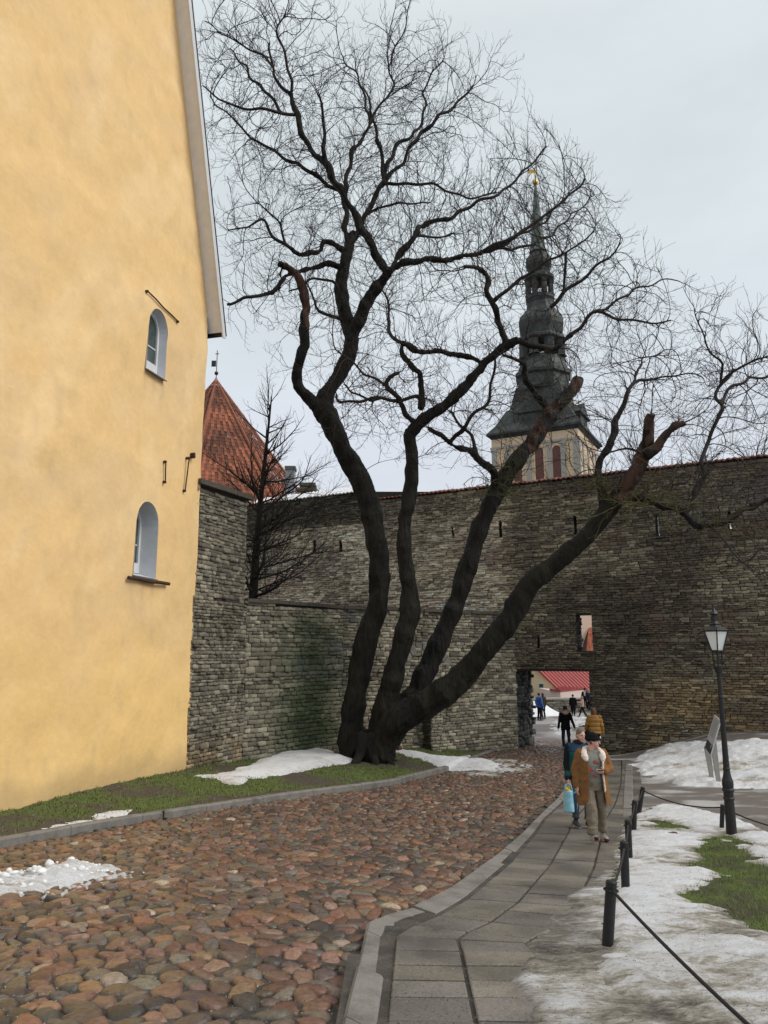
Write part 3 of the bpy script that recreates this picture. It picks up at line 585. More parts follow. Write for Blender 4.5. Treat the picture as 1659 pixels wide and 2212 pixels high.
core('wall_core', WO, WU, WN, sorted([U0, U1, g0, g1]), [-1.5, zl1, zs_], lambda u, v: not (g0 < u < g1 and v < zl1), TH, M_mort, city)
core('wall_core', WO, WU, WN, us, [zs_]+[v for v in vs_ if v > zs_+.01], lambda u, v: not any(a < u < b and c < v < d for a, b, c, d in HOLES), TU, M_mort, city, top=lambda u: topf(u))
# stones on the left side of the gate passage and of the window
JN = WU; JU = -WN
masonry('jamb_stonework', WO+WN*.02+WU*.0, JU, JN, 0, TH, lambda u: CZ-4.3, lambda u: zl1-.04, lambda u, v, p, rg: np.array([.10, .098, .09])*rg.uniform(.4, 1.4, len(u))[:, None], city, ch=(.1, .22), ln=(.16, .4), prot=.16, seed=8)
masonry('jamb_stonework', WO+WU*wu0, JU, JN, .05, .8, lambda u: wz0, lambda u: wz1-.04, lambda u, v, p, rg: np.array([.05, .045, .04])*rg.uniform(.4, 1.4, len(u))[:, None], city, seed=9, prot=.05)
mb = MB(); A = WO+WU*(g0-.12)+WN*.03; 
for k, (h0, h1, d) in enumerate(((-.02, .09, .015),)):
    pts = [WO+WU*a+WN*b for a, b in ((g0-.25, d), (g1+.22, d), (g1+.22, -TH), (g0-.25, -TH))]
    mb.hexa([V(p[0], p[1], zl1+h0) for p in pts], [V(p[0], p[1], zl1+h1) for p in pts])
mb.build('lintel', mat('dark_wood', (.03, .024, .02), .8, var=.4, scale=20, bump=.3), city)
for a, b, c, d in SL[1:3]:  # added pale wedge paints the white light caught in these two slits
    m2 = MB(); w_ = b-a; ps = [WO+WU*q_+WN*r_ for q_, r_ in ((b-.01, -.05), (b-.01, -.5), (b-w_*.55, -.5), (b-w_*.35, -.05))]; m2.hexa([V(p[0], p[1], c+.12) for p in ps], [V(p[0], p[1], d-.12) for p in ps]); m2.build('slit_light_patch', M_slit, city)
# clay tile capping, rounded tiles along the edge
def tilecap(name, u0, u1, z, col, parent, snow=0.0, out=.16, dep=.8, h=.30, pitch=.22):
    mb = MB(); r_ = random.Random(3); u = u0
    while u < u1:
        k = r_.uniform(.6, 1.3); c = tuple(q_*k for q_ in col)
        if r_.random() < snow: c = (.8, .8, .82)
        jz = r_.uniform(-.015, .015); mid = -dep*.5
        for s, (d0, d1) in ((1, (out, mid)), (-1, (-dep-out, mid))):
            for rr, (fa, fb) in enumerate(((0, .36), (.34, .7), (.68, 1.0))):
                da, db = d0+(d1-d0)*fa, d0+(d1-d0)*fb; za, zb = z+h*fa+jz-rr*.012, z+h*fb+jz-.02-rr*.012
                vs = []
                for dd, zz in ((da, za), (db, zb)):
                    for t, hh in ((-.5, 0), (-.34, .03), (-.1, .045), (.12, .03), (.3, .01), (.5, 0)):
                        p = WO+WU*(u+pitch*(t+.5))+WN*dd; vs.append((p[0], p[1], zz+hh))
                    if dd == da:
                        pass
                vs += [(a, b, cc-.045) for a, b, cc in vs[:6]]
                mb.add(vs, [(i, i+1, i+7, i+6) for i in range(5)]+[(12+i, 12+i+1, i+1, i) for i in range(5)], c)
        u += pitch
    return mb.build(name, M_tile, parent)
tilecap('tile_cap', uj+.1, U1, ZT-.05, (.17, .06, .036), city, h=.22)
tilecap('tile_cap', U0, uj, ZTL-.09, (.22, .08, .05), city, snow=.72, h=.42)
# ---- retaining wall with coping, from the plastered house to the gate
ZC = P(535, 1299, 25.5).z
R0 = P(404, 1660, 23.0); R1 = P(533, 1297, 25.5); R2 = P(740, 1313, 29.0); R3 = P(1110, 1325, 33.85)
RP = [np.array([p.x, p.y, 0]) for p in (R0, R1, R2, R3)]
ret = thing('retaining_wall', 'lower mossy limestone wall with stone coping between yellow house and gateway', 'wall', (RP[1][0], RP[1][1], gz(RP[1][0], RP[1][1]-.3)))
ret_inv = Matrix.Translation(-ret.location)
def retcol(k):
    def f(u, v, p, rg):
        n = len(u); a = np.array([(.33, .295, .215), (.25, .22, .165), (.40, .36, .27), (.20, .175, .135)])[rg.randint(0, 4, n)]*rg.uniform(.65, 1.3, n)[:, None]*(1+.5*fbm(p[:, 0]*.5+p[:, 1]*.5, v*.6, 0, 4, 90)[:, None])
        s = p[:, 0]; gm = (np.exp(-((s+2.6)/1.15)**2)*sstep(.1, 1.0, v)*sstep(6.0, 4.8, v)*(.75+.5*fbm(s*1.1, v*1.3, 0, 3, 91)))
        gm = np.clip(gm*1.25, 0, .95)[:, None]; a = a*(1-gm)+np.array([.055, .075, .035])*rg.uniform(.6, 1.4, n)[:, None]*gm
        bl = (np.clip(fbm(s*.8, v*.9, 0, 3, 94)*2-.35, 0, .6)*sstep(2.5, 4.5, v))[:, None]; a = a*(1-bl)+np.array([.10, .105, .105])*bl
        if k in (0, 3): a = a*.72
        if k == 0:
            o = (sstep(1.9, .9, v)*sstep(-.2, .3, fbm(s*1.5, v, 0, 3, 95)+.2))[:, None]*.7; a = a*(1-o)+a*np.array([1.7, 1.3, .9])*o
        return a
    return f
def addseg(i, p0, p1, zt, thick, seed, chh, lnn, name='stonework'):
    U = (p1-p0); Ln = float(np.hypot(U[0], U[1])); U = U/Ln; N = np.array([U[1], -U[0], 0])
    lo = lambda u: float(min(gz(*(p0+U*u+N*.1)[:2]), CZ-2.9))-.2
    masonry(name, p0, U, N, 0, Ln, lo, lambda u: zt, retcol(i), ret, seed=seed, ch=chh, ln=lnn, prot=.06)
    core('wall_core', p0, U, N, [-.02, Ln+.02], [-1, zt], lambda u, v: True, thick, M_mort, ret); return U, N, Ln
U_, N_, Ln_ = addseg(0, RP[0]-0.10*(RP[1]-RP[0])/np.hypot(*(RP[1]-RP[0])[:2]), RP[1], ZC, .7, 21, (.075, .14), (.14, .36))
addseg(1, RP[1], RP[2], ZC, .7, 22, (.095, .165), (.2, .45)); addseg(2, RP[2], RP[3], ZC, .7, 23, (.09, .15), (.2, .5))
# taller block next to the house
ZB = P(487, 1066, 24.4).z
p0 = RP[0]-0.14*U_; Lb = float(np.hypot(*(RP[1]-p0)[:2]))-.1
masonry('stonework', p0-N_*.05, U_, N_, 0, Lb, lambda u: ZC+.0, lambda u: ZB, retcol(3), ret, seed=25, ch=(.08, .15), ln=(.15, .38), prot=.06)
core('wall_core', p0-N_*.05, U_, N_, [0, Lb], [ZC-.5, ZB], lambda u, v: True, 1.1, M_mort, ret)
EN = U_; EU = -N_
masonry('end_stonework', p0+U_*Lb-N_*.05, EU, EN, 0, 1.1, lambda u: ZC+.05, lambda u: ZB, lambda u, v, p, rg: np.array([.26, .24, .19])*rg.uniform(.6, 1.3, len(u))[:, None], ret, seed=26, prot=.05)
mb = MB()
def copestrip(a, b, z, w0, w1, h):
    U = (b-a); U = U/np.hypot(U[0], U[1]); N = np.array([U[1], -U[0], 0]); pts = [a+N*w0, b+N*w0, b-N*w1, a-N*w1]
    mb.hexa([V(p[0], p[1], z) for p in pts], [V(p[0], p[1], z+h) for p in pts])
def subdiv(a, b, z, w0, w1, h, n):
    r_ = random.Random(1)
    for k in range(n): copestrip(a+(b-a)*(k/n+.002), a+(b-a)*((k+1)/n-.002), z+r_.uniform(-.012, .012), w0+r_.uniform(-.02, .02), w1, h)
subdiv(RP[1]-U_*.08, RP[2], ZC-.02, .12, .75, .12, 5); subdiv(RP[2], RP[3], ZC-.02, .12, .75, .12, 7); subdiv(p0, p0+U_*(Lb+.15), ZB-.01, .14, 1.25, .16, 3)
mb.build('coping', M_cope, ret)
# niche pier against the retaining wall
bp = P(908, 1600, 31.2); Ub = (RP[3]-RP[2]); Ub = Ub/np.hypot(*Ub[:2]); Nb = np.array([Ub[1], -Ub[0], 0])
tt = float(np.dot(np.array(bp)-RP[2], Ub)); B0 = RP[2]+Ub*tt
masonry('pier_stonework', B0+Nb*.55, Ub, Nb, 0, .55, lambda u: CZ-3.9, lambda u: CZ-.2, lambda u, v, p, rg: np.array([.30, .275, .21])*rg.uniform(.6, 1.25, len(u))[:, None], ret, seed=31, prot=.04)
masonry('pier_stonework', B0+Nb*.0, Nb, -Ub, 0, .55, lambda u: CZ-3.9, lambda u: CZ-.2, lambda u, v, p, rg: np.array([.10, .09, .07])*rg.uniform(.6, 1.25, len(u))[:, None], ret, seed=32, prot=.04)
core('wall_core', B0+Nb*.55, Ub, Nb, [0, .55], [-1, CZ-.22], lambda u, v: True, .6, M_mort, ret)
mb = MB(); r_ = random.Random(5)                              # pale arch stones over the blocked niche
ac = B0+Ub*.1; 
for k in range(9):
    a = math.pi*(.16+.68*k/9); b = math.pi*(.16+.68*(k+.9)/9); ps = []
    for ang, rr in ((a, 1.25), (a, 1.6), (b, 1.6), (b, 1.25)): ps.append(ac+Ub*(1.15*math.cos(ang))*rr/1.2)
    zs = [CZ-1.05+1.05*math.sin(q_)*rr for q_, rr in ((a, 1.25), (a, 1.6), (b, 1.6), (b, 1.25))]
    mb.hexa([V(*(p+Nb*.03)[:2], z) for p, z in zip(ps, zs)], [V(*(p+Nb*r_.uniform(.09, .12))[:2], z) for p, z in zip(ps, zs)], tuple(np.array([.21, .20, .175])*r_.uniform(.5, 1.15)))
mb.build('niche_arch', M_stone, ret, bevel=.012)
for o in ret.children: o.matrix_parent_inverse = Matrix.Translation(-ret.location)
for o in city.children: o.matrix_parent_inverse = Matrix.Translation(-city.location)
# terrace behind the retaining wall
mb = MB(); q_ = [RP[1], RP[2], RP[3], WO+WU*(-.05)-WN*.1, WO+WU*(U0)-WN*.1, RP[1]-U_*6]
mb.add([V(p[0]-N_[0]*(.1 if i < 3 else 0), p[1]-N_[1]*(.1 if i < 3 else 0), ZC-.25) for i, p in enumerate(q_)], [tuple(range(6))])
tag(mb.build('terrace', M_dirt), kind='structure')
def rehome(root):
    for o in root.children: o.matrix_parent_inverse = Matrix.Translation(-root.location)
# ------------------------------------------------ yellow plastered house
M_plast = mat('ochre_plaster', (.83, .56, .255), .85, attr=True, var=.06, scale=5, bump=.3, bscale=7, bdist=.04, detail=9)
M_white = mat('white_paint', (.62, .62, .63), .7, var=.08, scale=6)
M_rev = mat('grey_reveal', (.56, .575, .60), .8, var=.08, scale=5, bump=.15)
M_sof = mat('soffit_board', (.70, .69, .68), .7, var=.08, scale=4)
M_dark = mat('dark_metal', (.02, .02, .022), .5, var=.3)
M_glass = mat('old_glass', (.05, .075, .07), .08, var=.5, scale=3, bump=.12, bscale=7, spec=1.0)
M_iron = mat('rusty_iron', (.05, .025, .018), .8, var=.5, scale=30)
M_sill = mat('sill_sheet', (.16, .13, .12), .5, var=.3)
YA = P(404, 1660, 23.0); YB = P(0, 1737, 16.0); yd = V(YA.x-YB.x, YA.y-YB.y, 0).normalized(); yn = V(yd.y, -yd.x, 0)   # yn points to the yard
YO = V(YA.x, YA.y, 0)
house = thing('yellow_house', 'tall ochre plastered house with steep gable and two small arched windows', 'building', (YA.x, YA.y, gz(YA.x+.3, YA.y-.3)))
def yuv(px, py):                       # photo point on the plastered wall: distance back from the corner, height
    d = ray(px, py); c = V(0, 0, CZ); t = (YO-c).dot(yn)/d.dot(yn); p = c+d*t; return (p-YO).dot(yd), p.z
_e0 = yuv(455, 690); _e1 = yuv(383, 0); ze = _e0[1]; slope = (_e1[1]-_e0[1])/(_e0[0]-_e1[0])
WID = 11.0; apex = ze+slope*WID/2
def arch(l, r, b, t, n=10):
    u0, u1 = l, r; rad = (u1-u0)/2; pts = [(u0, b), (u1, b)]
    return pts+[(u0+rad+rad*math.cos(a), t-rad*1.15+rad*1.15*math.sin(a)) for a in [math.pi*k/n for k in range(n+1)]]
def win(px):
    (l, r, b, t) = px; ul = yuv(*l)[0]; ur = yuv(*r)[0]; zb = (yuv(*b)[1]); zt = yuv(*t)[1]; return arch(ul, ur, zb, zt), (ul, ur, zb, zt)
W1, w1b = win(((317, 745), (357, 770), (330, 806), (339, 667)))
W2, w2b = win(((290, 1180), (338, 1180), (308, 1246), (315, 1082)))
def wallmesh():
    import random as _r
    rr = _r.Random(3); zlow = 0.0; out_ = []
    zs = np.arange(zlow, ze, .35); edge = [(.0+.05*float(fbm(z*.9, 3.3, 0, 3, 5))+.03*float(fbm(z*3, 1.3, 0, 2, 6)), z) for z in zs]
    out_ = [(-WID, zlow), (0, zlow)]+edge[1:]+[(0, ze), (-WID/2, apex), (-WID, ze)]
    pts = [Vector(p) for p in out_]; n0 = len(pts); E_ = [(i, (i+1) % n0) for i in range(n0)]; hol = []
    for Wp in (W1, W2):
        b = len(pts); m = len(Wp); pts += [Vector((p[0]+.012*rr.uniform(-1, 1), p[1])) for p in Wp]; E_ += [(b+i, b+(i+1) % m) for i in range(m)]; hol.append([tuple(p) for p in pts[b:b+m]])
    gx, gy = np.meshgrid(np.arange(-WID+.3, -.1, .15), np.arange(zlow+.2, apex, .15)); gx = gx.ravel()+np.random.uniform(-.03, .03, gx.size); gy = gy.ravel()+np.random.uniform(-.03, .03, gy.size)
    k = (sdf(gx, gy, out_) > .07)
    for h in hol: k &= sdf(gx, gy, h) < -.1
    pts += [Vector((a, b)) for a, b in zip(gx[k], gy[k])]
    vs, es, fs, *_ = delaunay_2d_cdt(pts, E_, [], 1, 1e-5)
    A = np.array([tuple(v) for v in vs]); fs = [f for f in fs]; cen = np.array([A[list(f)].mean(0) for f in fs])
    keep = np.ones(len(fs), bool)
    for h in hol: keep &= sdf(cen[:, 0], cen[:, 1], h) < 0
    bulge = .10*fbm(A[:, 0]*.45, A[:, 1]*.45, 0, 3, 12)+.045*fbm(A[:, 0]*1.4, A[:, 1]*1.4, 0, 3, 14)-.10*np.exp(-((A[:, 1]-w2b[2]-.7)/.5)**2)*sstep(w2b[0]-.2, w2b[0]-1.5, A[:, 0])*0
    P3 = np.array([YO+yd*a+yn*(b) for (a, _), b in zip(A, bulge)]); P3[:, 2] = A[:, 1]
    F3 = np.array([f for f, k in zip(fs, keep) if k])
    nn = np.cross(P3[F3[0][1]]-P3[F3[0][0]], P3[F3[0][2]]-P3[F3[0][0]])
    if np.dot(nn, yn) < 0: F3 = F3[:, ::-1]
    u_, z_ = A[:, 0], A[:, 1]; c = np.tile(np.array([.83, .56, .255]), (len(A), 1))
    def mixc(c, w_, t): return c*(1-w_[:, None])+np.array(t)*w_[:, None]
    c = mixc(c, .5*sstep(-.1, .35, fbm(u_*.5+z_*.25, z_*.6-u_*.2, 0, 5, 301)), (.76, .54, .30)); c = mixc(c, .7*sstep(.05, .4, fbm(u_*.9-z_*.5, z_*.35+u_*.3, 3, 5, 305)), (.88, .63, .33))
    c = mixc(c, .6*sstep(CZ+1.2, CZ-1.5, z_+.8*fbm(u_*.8, z_*.8, 0, 3, 307)), (.87, .575, .21)); gl = np.array([gz(*(YO+yd*a+yn*.3)[:2]) for a in u_])
    c = mixc(c, .55*sstep(.75, .05, z_-gl+.35*fbm(u_*2, z_*2, 0, 3, 309)), (.42, .30, .16)); c = mixc(c, .22*sstep(.3, .46, fbm(u_*3.2, z_*1.1, 0, 5, 311)), (.55, .40, .22))
    for (a0, a1, zb_, _) in (w1b, w2b):
        for us_ in (a0+.02, a1-.03, (a0+a1)/2): c = mixc(c, .35*np.exp(-((u_-us_-.04*np.sin(z_*5))/.07)**2)*sstep(zb_-1.6, zb_-.1, z_)*(z_ < zb_), (.45, .33, .2))
    return npmesh('wall', P3, F3, M_plast, house, col=c, smooth=True), hol
_, hol = wallmesh()
def yp(u, z, d=0.0): p = YO+yd*u+yn*d; return V(p.x, p.y, z)
# other walls and roof so that the house is whole
mb = MB(); dp = 12.0
mb.add([yp(0, 0, -.05), yp(0, 0, -dp), yp(0, ze, -dp), yp(0, ze, -.05)], [(0, 1, 2, 3)]); mb.add([yp(-WID, 0, -.05), yp(-WID, 0, -dp), yp(-WID, ze, -dp), yp(-WID, ze, -.05)], [(3, 2, 1, 0)])
mb.add([yp(-WID, 0, -dp), yp(0, 0, -dp), yp(0, ze, -dp), yp(-WID/2, apex, -dp), yp(-WID, ze, -dp)], [(0, 1, 2, 3, 4)]); sw_ = mb.build('side_wall', mat('side_plaster', (.80, .54, .25), .85), house)
mb = MB(); so_ = MB(); fa = MB(); OV = .50; ln_ = math.hypot(1, slope); ex = .22    # slope runs past the wall a little
sdir = V(0, 0, 0)
def rp(u, off, d): # u: horizontal from apex side, off: perpendicular thickness above the verge line
    z = ze-slope*u; p = yp(u, z, d); return p+(yd*slope+V(0, 0, 1))/ln_*off
for sgn in (1, -1):
    def q_(u, off, d):
        p = rp(u, off, d)
        if sgn < 0:
            uu = (p-YO).dot(yd); p = p+yd*(-WID-2*uu)
        return p
    mb.hexa([q_(-WID/2, .10, OV-.02), q_(ex-.03, .10, OV-.02), q_(ex-.03, .10, -dp), q_(-WID/2, .10, -dp)], [q_(-WID/2, .16, OV+.03), q_(ex-.02, .135, OV+.03), q_(ex-.02, .135, -dp-.3), q_(-WID/2, .16, -dp-.3)])
    so_.hexa([q_(-WID/2, 0.0, -.05), q_(ex-.06, 0.0, -.05), q_(ex-.06, 0.0, OV-.04), q_(-WID/2, .0, OV-.04)], [q_(-WID/2, .085, -.05), q_(ex-.06, .085, -.05), q_(ex-.06, .085, OV-.04), q_(-WID/2, .085, OV-.04)])
    fa.hexa([q_(-WID/2, -.07, OV-.04), q_(ex, -.07, OV-.04), q_(ex, -.07, OV), q_(-WID/2, -.07, OV)], [q_(-WID/2, .12, OV-.04), q_(ex, .12, OV-.04), q_(ex, .12, OV), q_(-WID/2, .12, OV)])
rf = mb.build('roof', M_dark, house)
so_.build('soffit', M_sof, rf); fa.build('fascia', M_white, rf)
# windows
def window(Wp, box, dep, gl):
    u0_, u1_, zb, zt = box; m = len(Wp); mb = MB()
    a = [yp(u, z, .03) for u, z in Wp]; c = (sum(p[0] for p in Wp)/m, sum(p[1] for p in Wp)/m)
    sh = lambda k: [(c[0]+(u-c[0])*k, c[1]+(z-c[1])*k) for u, z in Wp]
    b = [yp(u, z, -dep) for u, z in sh(.9)]
    mb.add(a+b, [(i, (i+1) % m, m+(i+1) % m, m+i) for i in range(m)]); f = mb.build('window', M_rev, house, smooth=False)
    mb = MB(); o1 = [yp(u, z, -dep+.06) for u, z in sh(.9)]; i1 = [yp(u, z, -dep+.06) for u, z in sh(.72)]; i2 = [yp(u, z, -dep-.02) for u, z in sh(.72)]
    mb.add(o1+i1+i2, [(i, (i+1) % m, m+(i+1) % m, m+i) for i in range(m)]+[(m+i, m+(i+1) % m, 2*m+(i+1) % m, 2*m+i) for i in range(m)])
    for t in (.45,):
        z = zb+(zt-zb)*t; hw = (u1_-u0_)*.33; uc = (u0_+u1_)/2
        mb.hexa([yp(uc-hw, z-.018, -dep-.01), yp(uc+hw, z-.018, -dep-.01), yp(uc+hw, z-.018, -dep+.03), yp(uc-hw, z-.018, -dep+.03)], [yp(uc-hw, z+.018, -dep-.01), yp(uc+hw, z+.018, -dep-.01), yp(uc+hw, z+.018, -dep+.03), yp(uc-hw, z+.018, -dep+.03)])
    mb.build('frame', M_white, f)
    mb = MB(); mb.add([yp(u, z, -dep+.005) for u, z in sh(.75)], [tuple(range(m))]); mb.build('pane', M_glass, f)
    mb = MB(); mb.hexa([yp(u0_+.0, zb-.05, .09), yp(u1_+.03, zb-.05, .09), yp(u1_-.04, zb+.05, -dep+.04), yp(u0_+.04, zb+.05, -dep+.04)], [yp(u0_, zb-.02, .09), yp(u1_+.03, zb-.02, .09), yp(u1_-.04, zb+.09, -dep+.04), yp(u0_+.04, zb+.09, -dep+.04)]); mb.build('sill', M_sill, f)
window(W1, w1b, .26, 1); window(W2, w2b, .52, 0)
# iron rods and anchors in the plaster
def rod(name, a, b, r=.018, knobs=True):
    ua, za = yuv(*a); ub, zb = yuv(*b); mb = MB(); d = .09; pts = [yp(ua+(ub-ua)*t, za+(zb-za)*t+.015*math.sin(9*t), d) for t in (0, .25, .5, .75, 1)]
    mb.tube(pts, r, 6)
    if knobs:
        for q_ in (pts[0], pts[-1]): mb.tube([q_-yn*.12, q_+yn*.015], r*1.9, 6)
    mb.build(name, M_iron, house)
rod('iron_rod', (313, 630), (379, 696), .022); rod('wall_anchor', (352, 998), (351, 1042), .022); rod('wall_anchor', (403, 990), (394, 1061), .022); rod('wall_anchor', (414, 982), (414, 987), .03)
rod('iron_bracket', (457, 608), (455, 662), .04); rod('old_beam', (271, 1248), (359, 1262), .05, False)
rehome(house)
for o in house.children:
    for c_ in o.children: c_.matrix_parent_inverse = Matrix.Identity(4)
# ------------------------------------------------ round tower with red tiled roof behind the wall
M_rtile = mat('red_roof_tile', rough=.75, attr=True, var=.3, scale=4, bump=.2)
tb = P(470, 1050, 52.0); ta = P(467, 818, 57.0); tr = P(648, 1066, 57.0); RT0 = abs(tr.x-ta.x); RT = RT0*(1+2.6/(ta.z-tr.z)); tr = tr-V(0, 0, 2.6); tb = V(ta.x, 57.0-RT, 0)
tower = thing('red_roofed_tower', 'stone tower with tall red tiled pyramid roof and weathervane beyond the wall', 'tower', (tb.x, tb.y+RT, 0))
c0 = (tb.x, tb.y+RT)
def tiledcone(n_sides=8, rows=46, zb=0, zt=1, r0=1, rot=0, center=(0, 0), cols=30, flare=.04, seed=1, col=(.24, .075, .035)):
    r_ = np.random.RandomState(seed); vs = []; fs = []; cs = []; o = 0
    for s in range(n_sides):
        a0, a1 = rot+2*math.pi*s/n_sides, rot+2*math.pi*(s+1)/n_sides
        for i in range(rows):
            t0, t1 = i/rows, (i+1.25)/rows
            def rad(t): return r0*(1-t)*(1+flare*max(0, 1-t/.25)**2)
            ra, rb = rad(t0)+.03, rad(min(t1, 1)); za, zb_ = zb+(zt-zb)*t0, zb+(zt-zb)*min(t1, 1)
            m = max(2, int(cols*(1-t0)))
            for j in range(m):
                for h in (0, 1):
                    f0, f1 = (j+h*.5)/m, (j+h*.5+.5)/m; P_ = []
                    dd = (.028, -.01)[h]
                    for rr, zz in ((ra, za), (rb, zb_)):
                        for f in (f0, f1):
                            x_ = rr*((1-f)*math.cos(a0)+f*math.cos(a1)); y_ = rr*((1-f)*math.sin(a0)+f*math.sin(a1)); am = (a0+a1)/2; P_.append((center[0]+x_+dd*math.cos(am), center[1]+y_+dd*math.sin(am), zz))
                    vs += [P_[0], P_[1], P_[3], P_[2]]; fs.append((o, o+1, o+2, o+3)); o += 4
                    k = r_.uniform(.55, 1.25)*(.6 if h else 1); q_ = fbm(P_[0][0]*.5, P_[0][2]*.7, 0, 3, 9); c = np.array(col)*k*(1+.8*q_); cs += [c]*4
    return np.array(vs), np.array(fs), np.array(cs)
rot8 = R(-90)+R(2)
vs, fs, cs = tiledcone(8, 40, tr.z-.6, ta.z, RT*1.04, rot8, c0, 16)
# only the sides that face the yard need every tile; the mesh holds all eight
trf = npmesh('roof', vs, fs, M_rtile, tower, col=cs)
mb = MB()
for s in range(8):
    a = rot8+2*math.pi*s/8; mb.tube([(c0[0]+RT*1.06*math.cos(a), c0[1]+RT*1.06*math.sin(a), tr.z-.6), (c0[0], c0[1], ta.z-.1)], [.14, .1], 6, (.23, .08, .04))
mb.build('ridge_tiles', M_rtile, trf)
mb = MB(); mb.lathe([(RT*.94, -1), (RT*.94, tr.z-.5)], 8, (*c0, 0), rot=rot8); mb.build('wall', M_mort, tower)
M_lead = mat('pink_sheet', (.33, .16, .14), .5); mb = MB(); mb.lathe([(.62, ta.z-.75), (.35, ta.z-.5), (.05, ta.z+.1)], 8, (*c0, 0), rot=rot8); mb.build('roof_cap', M_lead, tower)
mb = MB(); zt_ = P(469, 757, 57).z; mb.tube([(*c0, ta.z), (*c0, zt_)], .035, 6); mb.ball((*c0, ta.z+.45), .16, 10, 8); mb.box((c0[0]-.42, c0[1]-.015, ta.z+1.0), (c0[0]-.06, c0[1]+.015, ta.z+1.5)); mb.box((c0[0]-.14, c0[1]-.02, zt_-.32), (c0[0]+.14, c0[1]+.02, zt_-.26)); mb.build('weathervane', M_dark, tower)
mb = MB(); ch = P(628, 1040, 50.5); mb.box((ch.x-.32, ch.y-.4, ch.z-2.0), (ch.x+.28, ch.y+.4, ch.z+.9), (.30, .31, .33)); mb.box((ch.x-.38, ch.y-.46, ch.z+.75), (ch.x+.34, ch.y+.46, ch.z+.98), (.13, .12, .11)); mb.build('chimney', M_stone, tower)
rehome(tower)
for o in tower.children:
    for c_ in o.children: c_.matrix_parent_inverse = Matrix.Identity(4)
# old chimney stub behind the wall and the red roof edge next to it
p = P(665, 1062, 47.0); stub = MB(); r_ = random.Random(2)
for k in range(7):
    z = p.z-1.6+k*.3; g = .66+.05*math.sin(k*2.1)-(.0 if k < 6 else .16); stub.hexa([V(p.x+sx_*g*r_.uniform(.92, 1.05), p.y+sy_*.5, z) for sx_, sy_ in ((-1, -1), (1, -1), (1, 1), (-1, 1))], [V(p.x+sx_*g*r_.uniform(.9, 1.05), p.y+sy_*.5, z+.29) for sx_, sy_ in ((-1, -1), (1, -1), (1, 1), (-1, 1))], (.12*r_.uniform(.7, 1.2), .105, .075))
tag(stub.build('chimney_stub', M_stone, bevel=.06), 'mossy broken stone chimney stub showing over the city wall by the tower', 'chimney')
rg = thing('red_gable_roof', 'edge of a small dark red roof peeping over the wall behind the tree', 'roof', tuple(P(800, 1078, 46)))
mb = MB(); a = P(797, 1046, 46); b = P(811, 1079, 46); a2, b2 = a+V(-1.6, 3, 0), b+V(-.6, 3, 0); l_ = P(770, 1082, 46); mb.hexa([a, b, b2, a2], [a+V(.06, 0, .12), b+V(.12, 0, .05), b2+V(.12, 0, .05), a2+V(.06, 0, .12)], (.25, .035, .03)); mb.build('roof', M_rtile, rg)
mb = MB(); mb.add([a+V(0, .1, 0), b+V(-.05, .1, 0), V(b.x, b.y+.1, 6), V(l_.x, l_.y+.1, 6), l_+V(0, .1, 0)], [(0, 4, 3, 2, 1)]); mb.add([a2+V(0, -.1, 0), b2, V(b2.x, b2.y-.1, 6), V(l_.x, b2.y-.1, 6), V(l_.x, b2.y-.1, l_.z)], [(0, 1, 2, 3, 4)]); mb.build('gable', M_mort, rg); rehome(rg)
# ------------------------------------------------ church tower with baroque spire
M_cop = mat('green_copper', (.10, .15, .12), .6, var=.35, scale=.6, tint=(.075, .085, .075), tscale=.5)
M_slate = mat('dark_sheet_roof', (.024, .028, .026), .6, var=.4, scale=.8, tint=(.042, .05, .045), tscale=.4)
M_cream = mat('cream_render', (.62, .47, .32), .85, var=.1, scale=.6)
M_trim = mat('grey_trim', (.34, .32, .28), .85, var=.15)
M_louv = mat('maroon_louvre', (.13, .055, .045), .8, var=.2)
M_gold = mat('gilding', (.62, .40, .06), .35, metal=.8)
DT = 125.0; mpx = DT/F
ctr = P(1181, 1000, DT+8); ax = (ctr.x, ctr.y)
def cz(py, dy=8): return P(1170, py, DT+dy).z
def cr_(hpx, py): # half width in photo px -> metres at the axis
    return hpx*(DT+8)/F*1.10
church = thing('church_tower', 'cream church tower with dark baroque spire, green needle and gold ball', 'church tower', (ax[0], ax[1], -3))
TH_ = R(28); cu = V(math.cos(TH_), -math.sin(TH_), 0); cn = V(-math.sin(TH_), -math.cos(TH_), 0); HW = 7.6
cb = V(ax[0], ax[1], 0); MT = Matrix(((cu.x, -cn.x, 0, ax[0]), (cu.y, -cn.y, 0, ax[1]), (0, 0, 1, 0), (0, 0, 0, 1)))   # local x along front, local y inwards
zE = P(1246, 926, DT).z
def cbox(mb, a, b, col=None): mb.box(a, b, col, MT)
mb = MB(); cbox(mb, (-HW, -HW, -3), (HW, HW, zE)); mb.build('wall', M_cream, church)
mb = MB(); W2h = HW
for fx in (-7.15, -4.6, -.95, 2.7, 5.0, 7.15):
    cbox(mb, (fx-.42, -HW-.18, 0), (fx+.42, -HW-.01, zE-2.4)); cbox(mb, (fx-.55, -HW-.24, zE-2.9), (fx+.55, -HW-.01, zE-2.4))
    cbox(mb, (HW+.01, fx-.42, 0), (HW+.18, fx+.42, zE-2.4)); cbox(mb, (HW+.01, fx-.55, zE-2.9), (HW+.24, fx+.55, zE-2.4))
cbox(mb, (-HW-.2, -HW-.2, zE-2.4), (HW+.2, -HW-.005, zE-2.05)); cbox(mb, (HW+.005, -HW-.2, zE-2.4), (HW+.2, HW+.2, zE-2.05))
mb.build('pilasters', M_trim, church)
